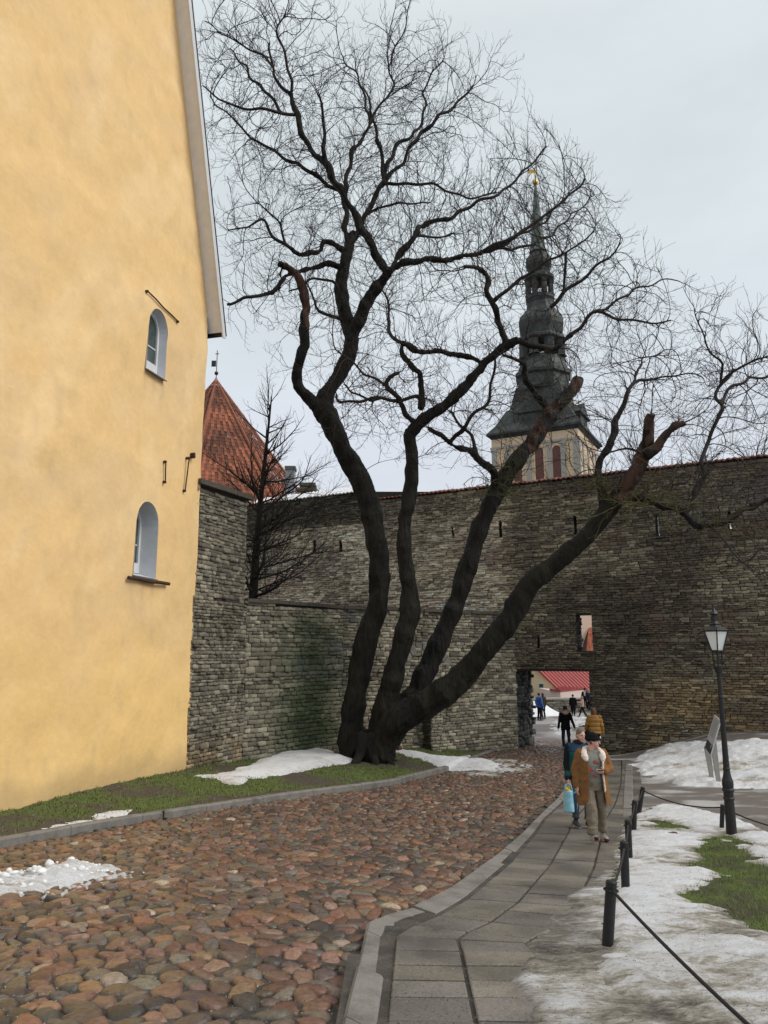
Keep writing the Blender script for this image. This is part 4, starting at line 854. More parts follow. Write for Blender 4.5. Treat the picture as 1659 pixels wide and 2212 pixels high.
for fx in (-2.9, .9, 3.9):
    zt2 = zE-3.1; r = .72; n = 10; prof = [(fx-r, 2), (fx+r, 2)]+[(fx+r*math.cos(math.pi*k/n), zt2-r+r*math.sin(math.pi*k/n)) for k in range(n+1)]
    mb = MB(); mb.add([MT @ V(x_, -HW-.04, z_) for x_, z_ in prof], [tuple(range(len(prof)))]); wv = mb.build('louvre_window', M_louv, church)
    mb = MB(); o_ = [(fx-r-.28, 2), (fx+r+.28, 2)]+[(fx+(r+.28)*math.cos(math.pi*k/n), zt2-r+(r+.28)*math.sin(math.pi*k/n)) for k in range(n+1)]; m = len(prof)
    mb.add([MT @ V(x_, -HW-.1, z_) for x_, z_ in o_]+[MT @ V(x_, -HW-.1, z_) for x_, z_ in prof]+[MT @ V(x_, -HW-.03, z_) for x_, z_ in prof], [(i, (i+1) % m, m+(i+1) % m, m+i) for i in range(m)]+[(m+i, m+(i+1) % m, 2*m+(i+1) % m, 2*m+i) for i in range(m)]); mb.build('window_surround', M_cream, wv)
# cornice and bell-cast lower roof
mb = MB()
def sq(prof):
    n = len(prof); vs = []
    for h_, z_ in prof: vs += [MT @ V(a*h_, b*h_, z_) for a, b in ((-1, -1), (1, -1), (1, 1), (-1, 1))]
    mb.add(vs, [(i*4+k, i*4+(k+1) % 4, (i+1)*4+(k+1) % 4, (i+1)*4+k) for i in range(n-1) for k in range(4)]+[(0, 1, 2, 3)[::-1], tuple(range(4*n-4, 4*n))])
dz = zE
z880, z850, z820 = cz(880), cz(852), cz(818)
sq([(HW+.05, zE-.6), (HW+.4, zE-.15), (HW+.7, zE), (HW+.7, zE+.35), (HW+.2, zE+1.0), (HW-.6, zE+2.0), (HW-1.4, zE+3.6), (HW-2.1, zE+4.9), (HW-2.6, zE+5.3), (4.6, zE+6.6), (4.0, z850+.6)])
# pediment dormers on the four faces
for k in range(4):
    Mk = MT @ Matrix.Rotation(k*math.pi/2, 4, 'Z'); hz = zE+3.9
    pts = [(-3.1, hz), (3.1, hz), (0, hz+2.1)]; A_ = [Mk @ V(x_, -HW+.4, z_) for x_, z_ in pts]; B_ = [Mk @ V(x_, -3, z_) for x_, z_ in pts]
    mb.add(A_+B_, [(0, 1, 2), (3, 5, 4), (0, 3, 4, 1), (1, 4, 5, 2), (2, 5, 3, 0)]); mb.box((-2.6, -HW+.6, zE+.6), (2.6, -3, hz), None, Mk)
    mb.box((-3.4, -HW+.2, hz-.28), (3.4, -HW+.7, hz), None, Mk)
mb.build('lower_roof', M_slate, church)
def octs(name, prof, mat_, n=8, ph=R(10)):
    mb_ = MB(); mb_.lathe([(cr_(h_, y_), cz(y_)) for h_, y_ in prof], n, (*ax, 0), rot=ph); return mb_.build(name, mat_, church)
octs('drum', [(58, 852), (58, 846), (55, 842), (55, 822), (60, 818), (60, 812), (54, 806), (48, 790), (46, 778)], M_slate)
def colonnade(name, h_, y0, y1, th_, n=8):
    mb_ = MB(); 
    for k in range(n):
        a = R(10)+2*math.pi*k/n; r0 = cr_(h_, y0); c_ = (ax[0]+r0*math.cos(a), ax[1]+r0*math.sin(a)); mb_.lathe([(th_*1.3, cz(y0)), (th_, cz(y0)+.3), (th_*.9, cz(y1)-.3), (th_*1.3, cz(y1))], 6, (*c_, 0))
    return mb_.build(name, M_slate, church)
colonnade('lower_columns', 39, 779, 742, 1.0)
octs('bell_dome', [(43, 744), (50, 741), (50, 737), (44, 731), (46, 722), (49, 710), (49, 700), (46, 690), (38, 681), (31, 672), (29, 660), (30, 652)], M_slate)
octs('upper_ledge', [(30, 653), (32, 650), (32, 645), (29, 643)], M_slate)
colonnade('upper_columns', 25, 644, 609, .55)
octs('onion', [(27, 611), (33, 607), (33, 601), (25, 597), (19, 592), (22, 585), (28, 577), (29, 570), (27, 561), (20, 553), (17, 548), (20, 546)], M_slate)
octs('spire', [(20, 547), (17, 541), (14, 510), (8, 450), (3, 405), (1.5, 398)], M_cop)
mb = MB(); bz = cz(394); mb.ball((*ax, bz), .55, 14, 10); mb.tube([(*ax, bz), (*ax, cz(362))], .1, 6); mb.box((ax[0]-1.3, ax[1]-.05, cz(374)), (ax[0]-.1, ax[1]+.05, cz(368))); mb.build('ball_and_vane', M_gold, church)
rehome(church)
for o in church.children:
    for c_ in o.children: c_.matrix_parent_inverse = Matrix.Identity(4)
# ------------------------------------------------ the yard beyond the gate
M_sheet = mat('red_seam_roof', (.32, .05, .045), .45, var=.15, scale=2)
M_crm = mat('cream_wall', (.72, .58, .36), .85, var=.06, scale=.8)
M_crm2 = mat('pale_fascia', (.62, .50, .45), .8, var=.06)
def yardcol(x, y, z):
    n = fbm(x*.5, y*.35, 0, 5, 131); s = sstep(-.02, .3, n)[:, None]; return np.array([.13, .115, .11])*(1-s)+np.array([.30, .285, .275])*s
sheet('gate_yard', 2, 40, 35.2, 72, .4, lambda x, y: gbase(y)+.01+.02*fbm(x*1.2, y*1.2, 0, 3, 5), lambda X, Y: X > 2, M_asph, yardcol)
hc = P(1204, 1485, 70.0); hu = V(.93, .37, 0); hv = V(-.80, .60, 0)     # eave direction, gable direction
hou = thing('cream_cottage', 'cream cottage with red metal roof seen through the wall gateway', 'building', (hc.x, hc.y, float(gbase(62))))
vt = P(1161, 1448, 70.0+2.2); tv = (vt.x-hc.x)/hv.x; rise = (vt.z-hc.z)/tv; GW = 3.3; EL = 12.0; zr = hc.z+rise*GW; zb0 = float(gbase(72))-.5
mb = MB(); up = V(0, 0, 1)
g_ = [V(hc.x, hc.y, zb0), hc-up*.12, hc+hv*GW+up*(rise*GW-.12), hc+hv*2*GW-up*.12, V(*(hc+hv*2*GW)[:2], zb0)]
g2 = [p+hu*EL for p in g_]; mb.add(g_+g2, [(0, 1, 2, 3, 4)[::-1], (5, 6, 7, 8, 9), (0, 5, 6, 1)[::-1], (3, 8, 9, 4)[::-1]]); mb.build('wall', M_crm, hou)
mb = MB(); o1 = hc-hv*.0-hu*.35; 
for sg_ in (0, 1):
    def rr_(s, t): # s along eave, t up the slope
        p = hc+hu*(s)+hv*(t if not sg_ else 2*GW-t); return V(p.x, p.y, hc.z+rise*t)
    a_, b_, c_, d_ = rr_(-.3, -.35), rr_(EL+.3, -.35), rr_(EL+.3, GW), rr_(-.3, GW); mb.hexa([a_, b_, c_, d_], [p+up*.1 for p in (a_, b_, c_, d_)])
    k = 0
    s = -.3
    while s < EL+.3:
        p0_, p1_ = rr_(s, -.35)+up*.1, rr_(s, GW)+up*.1; mb.hexa([p0_, p0_+hu*.07, p1_+hu*.07, p1_], [p+up*.09 for p in (p0_+hu*.02, p0_+hu*.05, p1_+hu*.05, p1_+hu*.02)]); s += .38
mb.build('roof', M_sheet, hou)
mb = MB(); a_ = P(1180, 1486, 62.6); mb.hexa([a_+V(-.22, -.2, -.6), a_+V(.2, -.3, -.6), a_+V(.2, 0, -.6), a_+V(-.22, .1, -.6)], [a_+V(-.22, -.2, .55), a_+V(.2, -.3, .55), a_+V(.2, 0, .55), a_+V(-.22, .1, .55)]); wo_ = mb.build('window', M_white, hou)
tw = ((hc-hv*0).y); 
# place the window on the gable plane
gn = V(-hv.y, hv.x, 0)*-1
gn = V(-.60, -.80, 0).normalized()
def ongable(px, py):
    d = ray(px, py); c = V(0, 0, CZ); n_ = V(hv.y, -hv.x, 0); t = (V(hc.x, hc.y, 0)-c).dot(n_)/d.dot(n_); return c+d*t
wc = ongable(1170, 1487); n_ = V(hv.y, -hv.x, 0).normalized(); n_ = n_ if n_.dot(V(0, -1, 0)) > 0 else -n_; hvn = hv.normalized()
bpy.data.objects.remove(wo_)
def gbox(mb_, c, a, b, z0, z1, d0, d1): mb_.hexa([c+hvn*a+n_*d0+up*z0, c+hvn*b+n_*d0+up*z0, c+hvn*b+n_*d1+up*z0, c+hvn*a+n_*d1+up*z0], [c+hvn*a+n_*d0+up*z1, c+hvn*b+n_*d0+up*z1, c+hvn*b+n_*d1+up*z1, c+hvn*a+n_*d1+up*z1])
mb = MB(); gbox(mb, wc, -.3, .3, -.5, .5, 0, .05); wo_ = mb.build('window', M_white, hou)
mb = MB(); gbox(mb, wc, -.2, .2, -.4, -.03, .03, .062); gbox(mb, wc, -.2, .2, .03, .4, .03, .062); mb.build('pane', M_glass, wo_)
# low wing with its own shallow red roof
mb = MB(); e0 = P(1211, 1494, 67.5); e1 = P(1262, 1489, 70.5); t0 = P(1205, 1486, 69.4); t1 = P(1268, 1482.5, 74.0); mb.hexa([e0, e1, t1, t0], [p+up*.1 for p in (e0, e1, t1, t0)])
for k in range(14):
    p0_ = e0.lerp(e1, k/14)+up*.1; p1_ = t0.lerp(t1, k/14)+up*.1; mb.hexa([p0_, p0_+hu*.06, p1_+hu*.06, p1_], [p+up*.07 for p in (p0_+hu*.02, p0_+hu*.04, p1_+hu*.04, p1_+hu*.02)])
f0 = P(1187, 1492, 67.7); mb.hexa([f0, e0-up*.02, e0+hv*.4-up*.02, f0+V(.1, .4, 0)], [p+up*.16 for p in (f0, e0, e0+hv*.4, f0+V(.1, .4, 0))]); mb.build('wing_roof', M_sheet, hou)
mb = MB(); mb.hexa([f0-up*1.8+V(.1, .1, 0), e0-up*1.8+V(0, .1, 0), e1-up*1.8+V(0, .1, 0), t1-up*1.8, t0-up*1.8+V(-1.5, 1, 0)], [f0-up*.0+V(.1, .1, 0), e0-up*.03+V(0, .1, 0), e1-up*.03+V(0, .1, 0), t1-up*.03, t0-up*.03+V(-1.5, 1, 0)]); mb.build('wing_wall', M_crm2, hou)
mb = MB(); hk = P(1238, 1465, 74); mb.tube([hk+V(-.1, 0, -.2), hk+V(0, 0, .1), hk+V(0, 0, .75), hk+V(.15, 0, .85), hk+V(.5, 0, .9)], .06, 6); mb.build('roof_pipe', M_sheet, hou)
rehome(hou)
for o in hou.children:
    for c_ in o.children: c_.matrix_parent_inverse = Matrix.Identity(4)
# orange tiled roof and pink wall seen through the window hole of the city wall
pk = thing('pink_house', 'pale pink house with orange tiled roof seen through the wall opening', 'building', tuple(P(1268, 1400, 78))[:2]+(0,))
a_ = P(1257, 1412, 78); b_ = P(1272, 1286, 84); mb = MB(); l0 = P(1225, 1412, 79); mb.hexa([V(l0.x, l0.y, -1), V(a_.x+6, a_.y+1, -1), V(a_.x+6, a_.y+9, -1), V(l0.x, l0.y+9, -1)], [V(l0.x, l0.y, b_.z+.8), V(a_.x+6, a_.y+1, b_.z+.8), V(a_.x+6, a_.y+9, b_.z+.8), V(l0.x, l0.y+9, b_.z+.8)]); mb.build('wall', mat('pink_wall', (.80, .60, .47), .85, var=.05), pk)
mb = MB(); r_ = random.Random(4); sv_ = (b_-a_); wdt = V(4.2, -1.2, 0)
for i in range(-2, 26):
    for j in range(22):
        q0 = a_+sv_*(i/22)+wdt*(j/22)+V(0, -1.6+i*.02, 0); q1 = a_+sv_*((i+1.15)/22)+wdt*(j/22)+V(0, -1.6+i*.02+.03, 0); s_ = wdt/22; c = tuple(np.array([.36, .10, .045])*r_.uniform(.6, 1.2))
        mb.add([q0-V(0, .03, 0), q0+s_*.6-V(0, .05, 0), q0+s_*.98-V(0, 0, 0), q1, q1+s_*.6-V(0, .03, 0), q1+s_*.98], [(0, 1, 4, 3), (1, 2, 5, 4)], c)
mb.build('roof', M_rtile, pk)
mb = MB(); q_ = [a_+V(.02, -1.5, 0)-sv_*.1, a_+wdt+V(.0, -1.5, 0)-sv_*.1, b_+wdt+V(0, -1.0, 0)+sv_*.15, b_+V(.02, -1.0, 0)+sv_*.15]; mb.hexa([V(p.x, p.y+.05, p.z) for p in q_], [V(p.x, p.y+1.4, p.z) for p in q_]); mb.build('roof_frame', M_iron, pk)
rehome(pk)
# low stone wall, steps and snow behind the gate
lw0 = P(1136, 1528, 64.5); lw1 = P(1262, 1530, 65.5); lw = thing('low_stone_wall', 'low stone wall in the yard in front of the cream cottage', 'wall', (lw0.x, lw0.y, float(gbase(64.5))))
Uq = (lw1-lw0); Uq.z = 0; Lq = Uq.length; Uq.normalize(); Nq = np.array([Uq.y, -Uq.x, 0]); 
zlw = P(1200, 1511, 65).z
masonry('stonework', np.array([lw0.x, lw0.y, 0]), np.array(Uq), Nq, 0, Lq+1, lambda u: float(gbase(65))-.2, lambda u: zlw, lambda u, v, p, rg: np.array([.16, .145, .115])*rg.uniform(.6, 1.3, len(u))[:, None], lw, ch=(.16, .24), ln=(.4, .8), seed=44)
core('wall_core', np.array([lw0.x, lw0.y, 0]), np.array(Uq), Nq, [0, Lq+1], [-2, zlw], lambda u, v: True, .7, M_mort, lw)
mb = MB(); Nv = V(*Nq); p_ = [V(lw0.x, lw0.y, zlw)+Nv*.08, V(lw0.x, lw0.y, zlw)+Uq*(Lq+1)+Nv*.08]; p_ += [p_[1]-Nv*.85, p_[0]-Nv*.85]; mb.hexa(p_, [p+up*.12 for p in p_]); mb.build('coping', mat('pale_coping', (.34, .32, .28), .8), lw)
rehome(lw)
def heap():
    A_ = P(1126, 1540, 61); B_ = P(1236, 1540, 62)
    pl = [(A_.x-1, 58.5), (P(1170, 1540, 58.6).x, 58.6), (P(1212, 1540, 60).x, 60), (B_.x, 62.2), (B_.x-.4, 64.2), (A_.x-1, 64.0)]
    def t(x, y): d = sdf(x, y, pl); w_ = sstep(B_.x, B_.x-3.4, x); return (.12+.95*w_)*sstep(0, 1.7, d)+.3*np.clip(d, -1, 0)+.13*fbm(x*.9, y*.9, 0, 4, 61)*sstep(-.2, .5, d)
    o = sheet('snow_heap', A_.x-2, B_.x+1, 57.5, 65, .14, lambda x, y: gbase(y)+t(x, y), lambda X, Y: t(X, Y) > -.05, M_snow, lambda x, y, z: dirtcol(np.array([.78, .79, .8]), x, y, -.35, 62), 'stuff')
    tag(o, 'white heap of snow against the low wall beyond the gate', 'snow')
heap()
patch('snow_remnant', [(1198, 1572), (1205, 1556), (1235, 1549), (1276, 1551), (1280, 1560), (1240, 1566), (1225, 1578), (1210, 1590)], 'ring of grey trodden snow in the yard beyond the gate', .05, res=.12, seed=63, lump=.2, base=(.62, .62, .63), k0=-.05)
# ------------------------------------------------ trees
M_bark = mat('wet_bark', (.0085, .007, .006), .75, spec=.3, var=.75, scale=5, bump=1.0, bscale=14, bdist=.1, stretch=(1, 1, .22), tint=(.017, .016, .009), tscale=1.6, detail=9)
M_cut = mat('bare_wood', (.085, .038, .024), .8, var=.5, scale=6, bump=.6, bscale=14, stretch=(1, 1, .25), tint=(.03, .018, .013), tscale=1.6)
M_twig = mat('twig_bark', (.030, .025, .022), .9, var=.3, scale=2)
M_moss = mat('mossy_twig', (.075, .07, .022), .9, var=.3, scale=2)
def Q2(l): return [(548.6+.3968*x, 493.7+.3968*y) for x, y in l]
def Q1(l): return [(384+.43*x, .43*y) for x, y in l]
def Q3(l): return [(1042+.3717*x, 329+.3717*y) for x, y in l]
def Q8(l): return [(1179.5+.289*x, 823+.289*y) for x, y in l]
YT = G(785, 1636).y; print('tree at', YT)
# stems: (points, radii in photo px, depth offsets start -> end)
STEM = [
 ([(772, 1680), (768, 1640), (759, 1600), (762, 1540), (772, 1480), (788, 1400), (810, 1320), (819, 1260), (815, 1190), (800, 1100), (775, 1035), (738, 965), (705, 895), (688, 878)], [34, 32, 30, 28, 28, 28, 26, 26, 26, 27, 27, 26, 27, 24], (0, 1.2)),
 ([(700, 892), (668, 862), (645, 835), (642, 805), (652, 760), (660, 700), (661, 650), (650, 612), (634, 585), (602, 568)], [20, 17, 15, 14, 14, 14, 13, 12, 10, 9], (1.2, .4)),
 ([(700, 895), (702, 862), (722, 825), (748, 785), (758, 735), (746, 680), (736, 625), (743, 580), (755, 535), (764, 500)], [24, 22, 20, 20, 19, 18, 17, 15, 13, 11], (1.2, 2.0)),
 ([(752, 760), (765, 715), (795, 650), (822, 612), (838, 589)], [15, 15, 16, 15, 13], (1.6, .6)),
 ([(803, 1680), (806, 1640), (818, 1590), (836, 1510), (862, 1410), (884, 1330), (884, 1270), (873, 1200), (875, 1120), (886, 1060), (893, 1000), (884, 960), (886, 928)], [30, 29, 29, 28, 25, 24, 22, 19, 18, 18, 18, 17, 17], (-.2, -1.0)),
 ([(888, 935), (920, 902), (960, 876), (1000, 842), (1035, 797), (1060, 772), (1095, 747), (1120, 734)], [17, 16, 15, 14, 13, 12, 12, 10], (-1.0, -2.0)),
 ([(822, 1640), (858, 1555), (900, 1490), (940, 1410), (978, 1320), (1005, 1240), (1040, 1135), (1080, 1050), (1120, 990), (1160, 940), (1186, 898), (1212, 868), (1238, 842), (1250, 818)], [32, 30, 27, 25, 25, 24, 22, 22, 21, 21, 20, 17, 14, 12], (.3, 2.2)),
 ([(796, 1660), (836, 1582), (884, 1540), (946, 1506), (1000, 1460), (1055, 1395), (1115, 1315), (1155, 1255), (1200, 1218), (1250, 1175), (1290, 1130), (1330, 1080), (1365, 1030), (1388, 985), (1398, 950), (1402, 915), (1405, 893)], [28, 32, 36, 35, 30, 28, 28, 26, 23, 23, 23, 22, 20, 19, 16, 14, 12], (-.5, -3.5)),
 ([(1392, 985), (1420, 965), (1440, 935), (1460, 918), (1482, 911)], [15, 14, 12, 10, 8], (-3.4, -3.9)),
 ([(782, 1690), (783, 1640), (788, 1600)], [50, 44, 30], (0, 0)),
]
LIMB = [  # thinner limbs: points, r0, r1 px, depth offsets
 (Q1([(870, 1250), (920, 1150), (960, 1070), (1030, 930), (1130, 820), (1200, 700), (1290, 610), (1400, 520), (1480, 440)]), 10, 3, 2.0, 3.2),
 (Q1([(1060, 1370), (1000, 1270), (930, 1150), (850, 1000), (740, 830), (650, 720), (600, 580), (570, 480), (520, 440), (480, 360), (460, 220)]), 13, 3, .6, .2),
 (Q1([(830, 1280), (825, 1150), (830, 1040), (800, 970), (700, 890), (600, 830), (500, 770), (380, 700), (280, 600), (160, 490)]), 9, 2, 2.0, 3.0),
 (Q1([(850, 1000), (850, 930), (865, 830), (900, 730), (960, 640), (940, 500), (900, 380), (830, 290)]), 7, 2, .5, 1.6),
 (Q1([(960, 640), (1000, 560), (1080, 440), (1060, 330), (1110, 200)]), 4, 2, 1.2, 1.8),
 (Q1([(1030, 900), (1010, 740), (985, 620), (960, 520), (940, 430)]), 6, 2, 2.4, 2.0),
 (Q1([(1030, 900), (1100, 740), (1180, 690), (1240, 560), (1240, 440), (1330, 300)]), 6, 2, 2.6, 3.6),
 (Q1([(1060, 935), (1200, 930), (1330, 945), (1480, 1000), (1600, 960)]), 5, 2, 2.4, 1.0),
 (Q1([(975, 1085), (1060, 1040), (1160, 1015), (1255, 1030)]), 4, 2, 2.1, 1.0),
 (Q1([(740, 830), (730, 720), (735, 600), (725, 545), (700, 480)]), 6, 3, .4, -.6),
 (Q1([(570, 480), (560, 350), (520, 230), (500, 130), (540, 60)]), 5, 2, .2, -.5),
 (Q1([(520, 600), (400, 570), (300, 540), (200, 500), (130, 440)]), 5, 2, .3, -1.2),
 (Q1([(520, 610), (430, 470), (370, 400), (330, 330), (260, 240)]), 5, 2, .3, 1.2),
 (Q1([(460, 320), (400, 250), (340, 240), (250, 180), (150, 120)]), 4, 1.5, .2, 1.0),
 (Q1([(640, 1280), (560, 1310), (520, 1400)]), 4, 2, 1.2, .6),
 (Q1([(855, 1270), (790, 1230), (740, 1220), (690, 1270), (620, 1280), (540, 1230), (470, 1170), (430, 1115), (390, 1120), (340, 1140), (260, 1150)]), 8, 2, 1.9, -.8),
 (Q1([(540, 1230), (510, 1130), (450, 1060), (400, 1020)]), 4, 1.5, .6, -.2),
 (Q1([(830, 1345), (720, 1330), (620, 1360), (530, 1400), (470, 1470), (380, 1490), (250, 1520)]), 9, 4, 1.8, -.6),
 (Q1([(790, 1480), (750, 1410), (650, 1410), (560, 1470)]), 5, 2, 1.7, .2),
 (Q2([(470, 520), (400, 480), (340, 460), (330, 400), (280, 290)]), 6, 2, 1.6, .4),
 (Q1([(1070, 1370), (1150, 1330), (1240, 1300), (1350, 1310), (1500, 1270), (1659, 1210), (1760, 1140), (1880, 1060), (2050, 900)]), 10, 3, .6, -1.2),
 (Q1([(1070, 1365), (1120, 1270), (1200, 1190), (1220, 1130), (1370, 1100), (1450, 1040), (1600, 980), (1720, 880), (1850, 740)]), 9, 2.5, .5, 2.0),
 (Q1([(1220, 1180), (1300, 1190), (1380, 1180)]), 4, 2, .8, 1.4),
 (Q2([(1350, 650), (1320, 500), (1270, 370), (1270, 270), (1230, 220), (1150, 205)]), 9, 5, -1.8, -2.6),
 (Q2([(1300, 420), (1420, 310), (1540, 220), (1700, 130), (1850, 20)]), 6, 2, -2, -3.0),
 (Q2([(1240, 725), (1100, 680), (950, 670), (820, 630), (740, 570), (730, 480), (740, 420), (690, 330)]), 8, 2.5, -1.8, -.6),
 (Q2([(815, 640), (810, 700), (860, 760), (910, 800), (905, 900), (910, 980)]), 5, 8, -1.0, -1.0),
 (Q2([(880, 1080), (800, 960), (730, 860), (740, 820), (780, 790)]), 8, 5, -1.0, -1.8),
 (Q2([(800, 960), (780, 940), (690, 920), (580, 940), (480, 945), (450, 900)]), 6, 3, -1.1, .2),
 (Q2([(690, 900), (640, 920), (560, 905), (490, 850)]), 4, 2.5, -.8, .6),
 (Q2([(730, 860), (640, 800), (560, 760), (440, 640)]), 4, 2, -1.4, -2.4),
 (Q2([(910, 1000), (900, 930), (780, 940)]), 6, 5, -1.0, -1.1),
 (Q2([(1310, 1420), (1290, 1320), (1230, 1250), (1150, 1200), (1050, 1160), (960, 1080)]), 12, 6, 1.2, -.4),
 (Q2([(1060, 1160), (1110, 1100), (1200, 1010), (1280, 920), (1300, 790), (1310, 700)]), 6, 3, .2, -1.2),
 (Q2([(1230, 1240), (1180, 1130), (1060, 990)]), 6, 3, .9, 1.4),
 (Q3([(200, 1090), (310, 1130), (400, 1150), (480, 1090), (560, 1020), (640, 940), (750, 960), (880, 975), (1000, 990), (1100, 990)]), 8, 2, -2.0, -3.4),
 (Q3([(560, 1020), (640, 930), (760, 880), (880, 800), (1000, 760), (1130, 740)]), 5, 1.5, -2.4, -1.2),
 (Q3([(520, 780), (480, 860), (400, 900)]), 4, 3, -1.5, -1.5),
 (Q3([(400, 900), (520, 780), (640, 690), (740, 600), (800, 520)]), 6, 2, -2.2, -3.6),
 (Q3([(120, 760), (200, 700), (320, 620), (420, 520), (520, 380), (640, 260)]), 5, 1.5, 1.0, 2.4),
 (Q3([(0, 560), (120, 520), (220, 470), (330, 420), (450, 300), (560, 180)]), 6, 1.5, -.6, .6),
 (Q3([(380, 1480), (300, 1400), (250, 1320), (240, 1240), (220, 1210), (130, 1180)]), 10, 4, 2.0, .4),
 (Q8([(370, 980), (360, 760), (365, 600), (440, 500), (500, 330), (560, 200), (620, 60), (690, 0), (800, -30)]), 13, 3, -2.6, -1.6),
 (Q3([(890, 1340), (960, 1330), (1060, 1310), (1180, 1290), (1280, 1320)]), 3.5, 1.5, -1.6, -2.6),
 (Q3([(880, 1350), (910, 1240), (960, 1190), (1060, 1160)]), 3.5, 1.5, -1.6, -.4),
 (Q8([(560, 945), (700, 920), (830, 930), (900, 975), (1000, 985), (1060, 1010), (1120, 1080), (1170, 1110), (1240, 1100), (1380, 1030), (1500, 960), (1640, 890), (1760, 850)]), 14, 6, -3.0, -5.0),
 (Q8([(1030, 985), (1100, 870), (1150, 770), (1170, 700), (1160, 610), (1200, 480), (1300, 230), (1280, 110), (1330, 0), (1400, -80)]), 7, 4, -3.8, -2.4),
 (Q3([(1380, 1330), (1380, 1230), (1340, 1190), (1310, 1120), (1280, 1050), (1240, 930)]), 4, 1.5, -2.6, -3.6),
 (Q3([(1370, 1470), (1440, 1380), (1550, 1320), (1659, 1300), (1800, 1280)]), 5, 2.5, -2.8, -1.4),
 (Q3([(1395, 1370), (1480, 1260), (1580, 1220), (1659, 1180), (1780, 1100)]), 4, 2, -2.6, -4.2),
 (Q8([(1170, 1110), (1250, 1150), (1300, 1200), (1370, 1270), (1420, 1330)]), 3.5, 1.5, -4.4, -5.2),
 (Q8([(820, 930), (830, 860), (920, 750), (1000, 650)]), 4, 2, -3.6, -2.6),
 (Q8([(690, 490), (590, 485), (480, 520)]), 4, 2, -3.4, -2.8),
]
SIL = [(405, -60), (412, 100), (440, 330), (470, 560), (492, 660), (510, 780), (570, 800), (640, 800), (690, 1040), (830, 1010), (960, 1060), (1010, 1090), (1120, 1130), (1230, 1120), (1300, 1020), (1400, 1150), (1470, 1300), (1560, 1320), (1800, 1350), (1800, 680), (1640, 650), (1580, 640), (1490, 660), (1478, 690), (1440, 720), (1478, 620), (1440, 575), (1362, 540), (1370, 470), (1290, 410), (1300, 355), (1220, 310), (1170, 260), (1150, 110), (1050, 60), (1010, -160), (420, -160)]
def smooth(pl, dep, rad, step):
    """Catmull-Rom through photo points at their own distances -> world points and radii (m)"""
    n = len(pl); W = []
    A = [P(x, y, YT+d) for (x, y), d in zip(pl, dep)]; R_ = [.85*r*(YT+d)/F for r, d in zip(rad, dep)]
    out = []; rr = []
    for i in range(n-1):
        p0, p1, p2, p3 = A[max(i-1, 0)], A[i], A[i+1], A[min(i+2, n-1)]; m = max(1, int((p2-p1).length/step+.5))
        for k in range(m):
            t = k/m; q = .5*((2*p1)+(p2-p0)*t+(2*p0-5*p1+4*p2-p3)*t*t+(3*p1-p0-3*p2+p3)*t**3); out.append(q); rr.append(R_[i]*(1-t)+R_[i+1]*t)
    out.append(A[-1]); rr.append(R_[-1]); return out, rr
def colonize(pos, par, dirs, att, infl, kill, step, iters, upb=.0, jit=.25, seed=1, mom=.35):
    rg_ = np.random.RandomState(seed); att = np.array(att); bd = np.full(len(att), 1e9); bi = np.full(len(att), -1); alive = np.ones(len(att), bool); new = list(range(len(pos))); last = {}
    for it in range(iters):
        kd = kdtree.KDTree(len(new))
        for k in new: kd.insert(pos[k], k)
        kd.balance()
        for a in np.nonzero(alive)[0]:
            co, i, d = kd.find(att[a])
            if d < bd[a]: bd[a] = d; bi[a] = i
        alive &= bd > kill
        idx = np.nonzero(alive & (bd < infl))[0]
        if len(idx) == 0: break
        sm = {}
        for a in idx:
            v = Vector(att[a])-pos[bi[a]]; v.normalize(); k = int(bi[a])
            sm[k] = sm[k]+v if k in sm else v
        new = []
        for k, v in sm.items():
            if v.length < 1e-4: continue
            v.normalize(); d0 = dirs[k]
            v = v+d0*mom+V(*(rg_.randn(3)*jit))+V(0, 0, upb); v.normalize()
            key = last.get(k, 0)
            if key > 3: alive[bi == k] = False; continue
            last[k] = key+1
            pos.append(pos[k]+v*step); par.append(k); dirs.append(v); new.append(len(pos)-1)
        if not new: break
    return pos, par, dirs
def segs_mesh(name, pos, par, rad, lo, hi, mat_, parent, sides=3, skip=0):
    pos_ = np.array([tuple(p) for p in pos]); par_ = np.array(par); rad_ = np.array(rad); idx = np.nonzero((par_ >= 0) & (np.arange(len(par_)) >= skip))[0]
    idx = idx[(rad_[idx] >= lo) & (rad_[idx] < hi)]
    a = pos_[par_[idx]]; b = pos_[idx]; ra = np.minimum(rad_[par_[idx]], rad_[idx]*1.5); rb = rad_[idx]
    t = b-a; L_ = np.linalg.norm(t, axis=1)[:, None]+1e-9; t /= L_; h = np.where(np.abs(t[:, 2:3]) > .9, np.array([[1., 0, 0]]), np.array([[0, 0, 1.]])); u = np.cross(t, h); u /= np.linalg.norm(u, axis=1)[:, None]; w_ = np.cross(t, u)
    b = b+t*rb[:, None]*.3; vs = []
    for c, r in ((a, ra), (b, rb)):
        for k in range(sides): an = 2*math.pi*k/sides; vs.append(c+(u*math.cos(an)+w_*math.sin(an))*r[:, None])
    Vv = np.stack(vs, 1).reshape(-1, 3); o = np.arange(len(idx))[:, None]*2*sides; k = np.arange(sides)
    Fq = np.stack([o+k, o+(k+1) % sides, o+sides+(k+1) % sides, o+sides+k], -1).reshape(-1, 4)
    return npmesh(name, Vv, Fq, mat_, parent, smooth=True)
def tips_radii(pos, par, fixed, tip=.0035, ex=2.3):
    n = len(pos); acc = np.zeros(n); r = np.zeros(n)
    for i in range(n-1, -1, -1):
        ri = acc[i]**(1/ex) if acc[i] > 0 else tip
        if i in fixed: ri = fixed[i]
        r[i] = ri
        if par[i] >= 0 and i not in fixed: acc[par[i]] += ri**ex
    return r
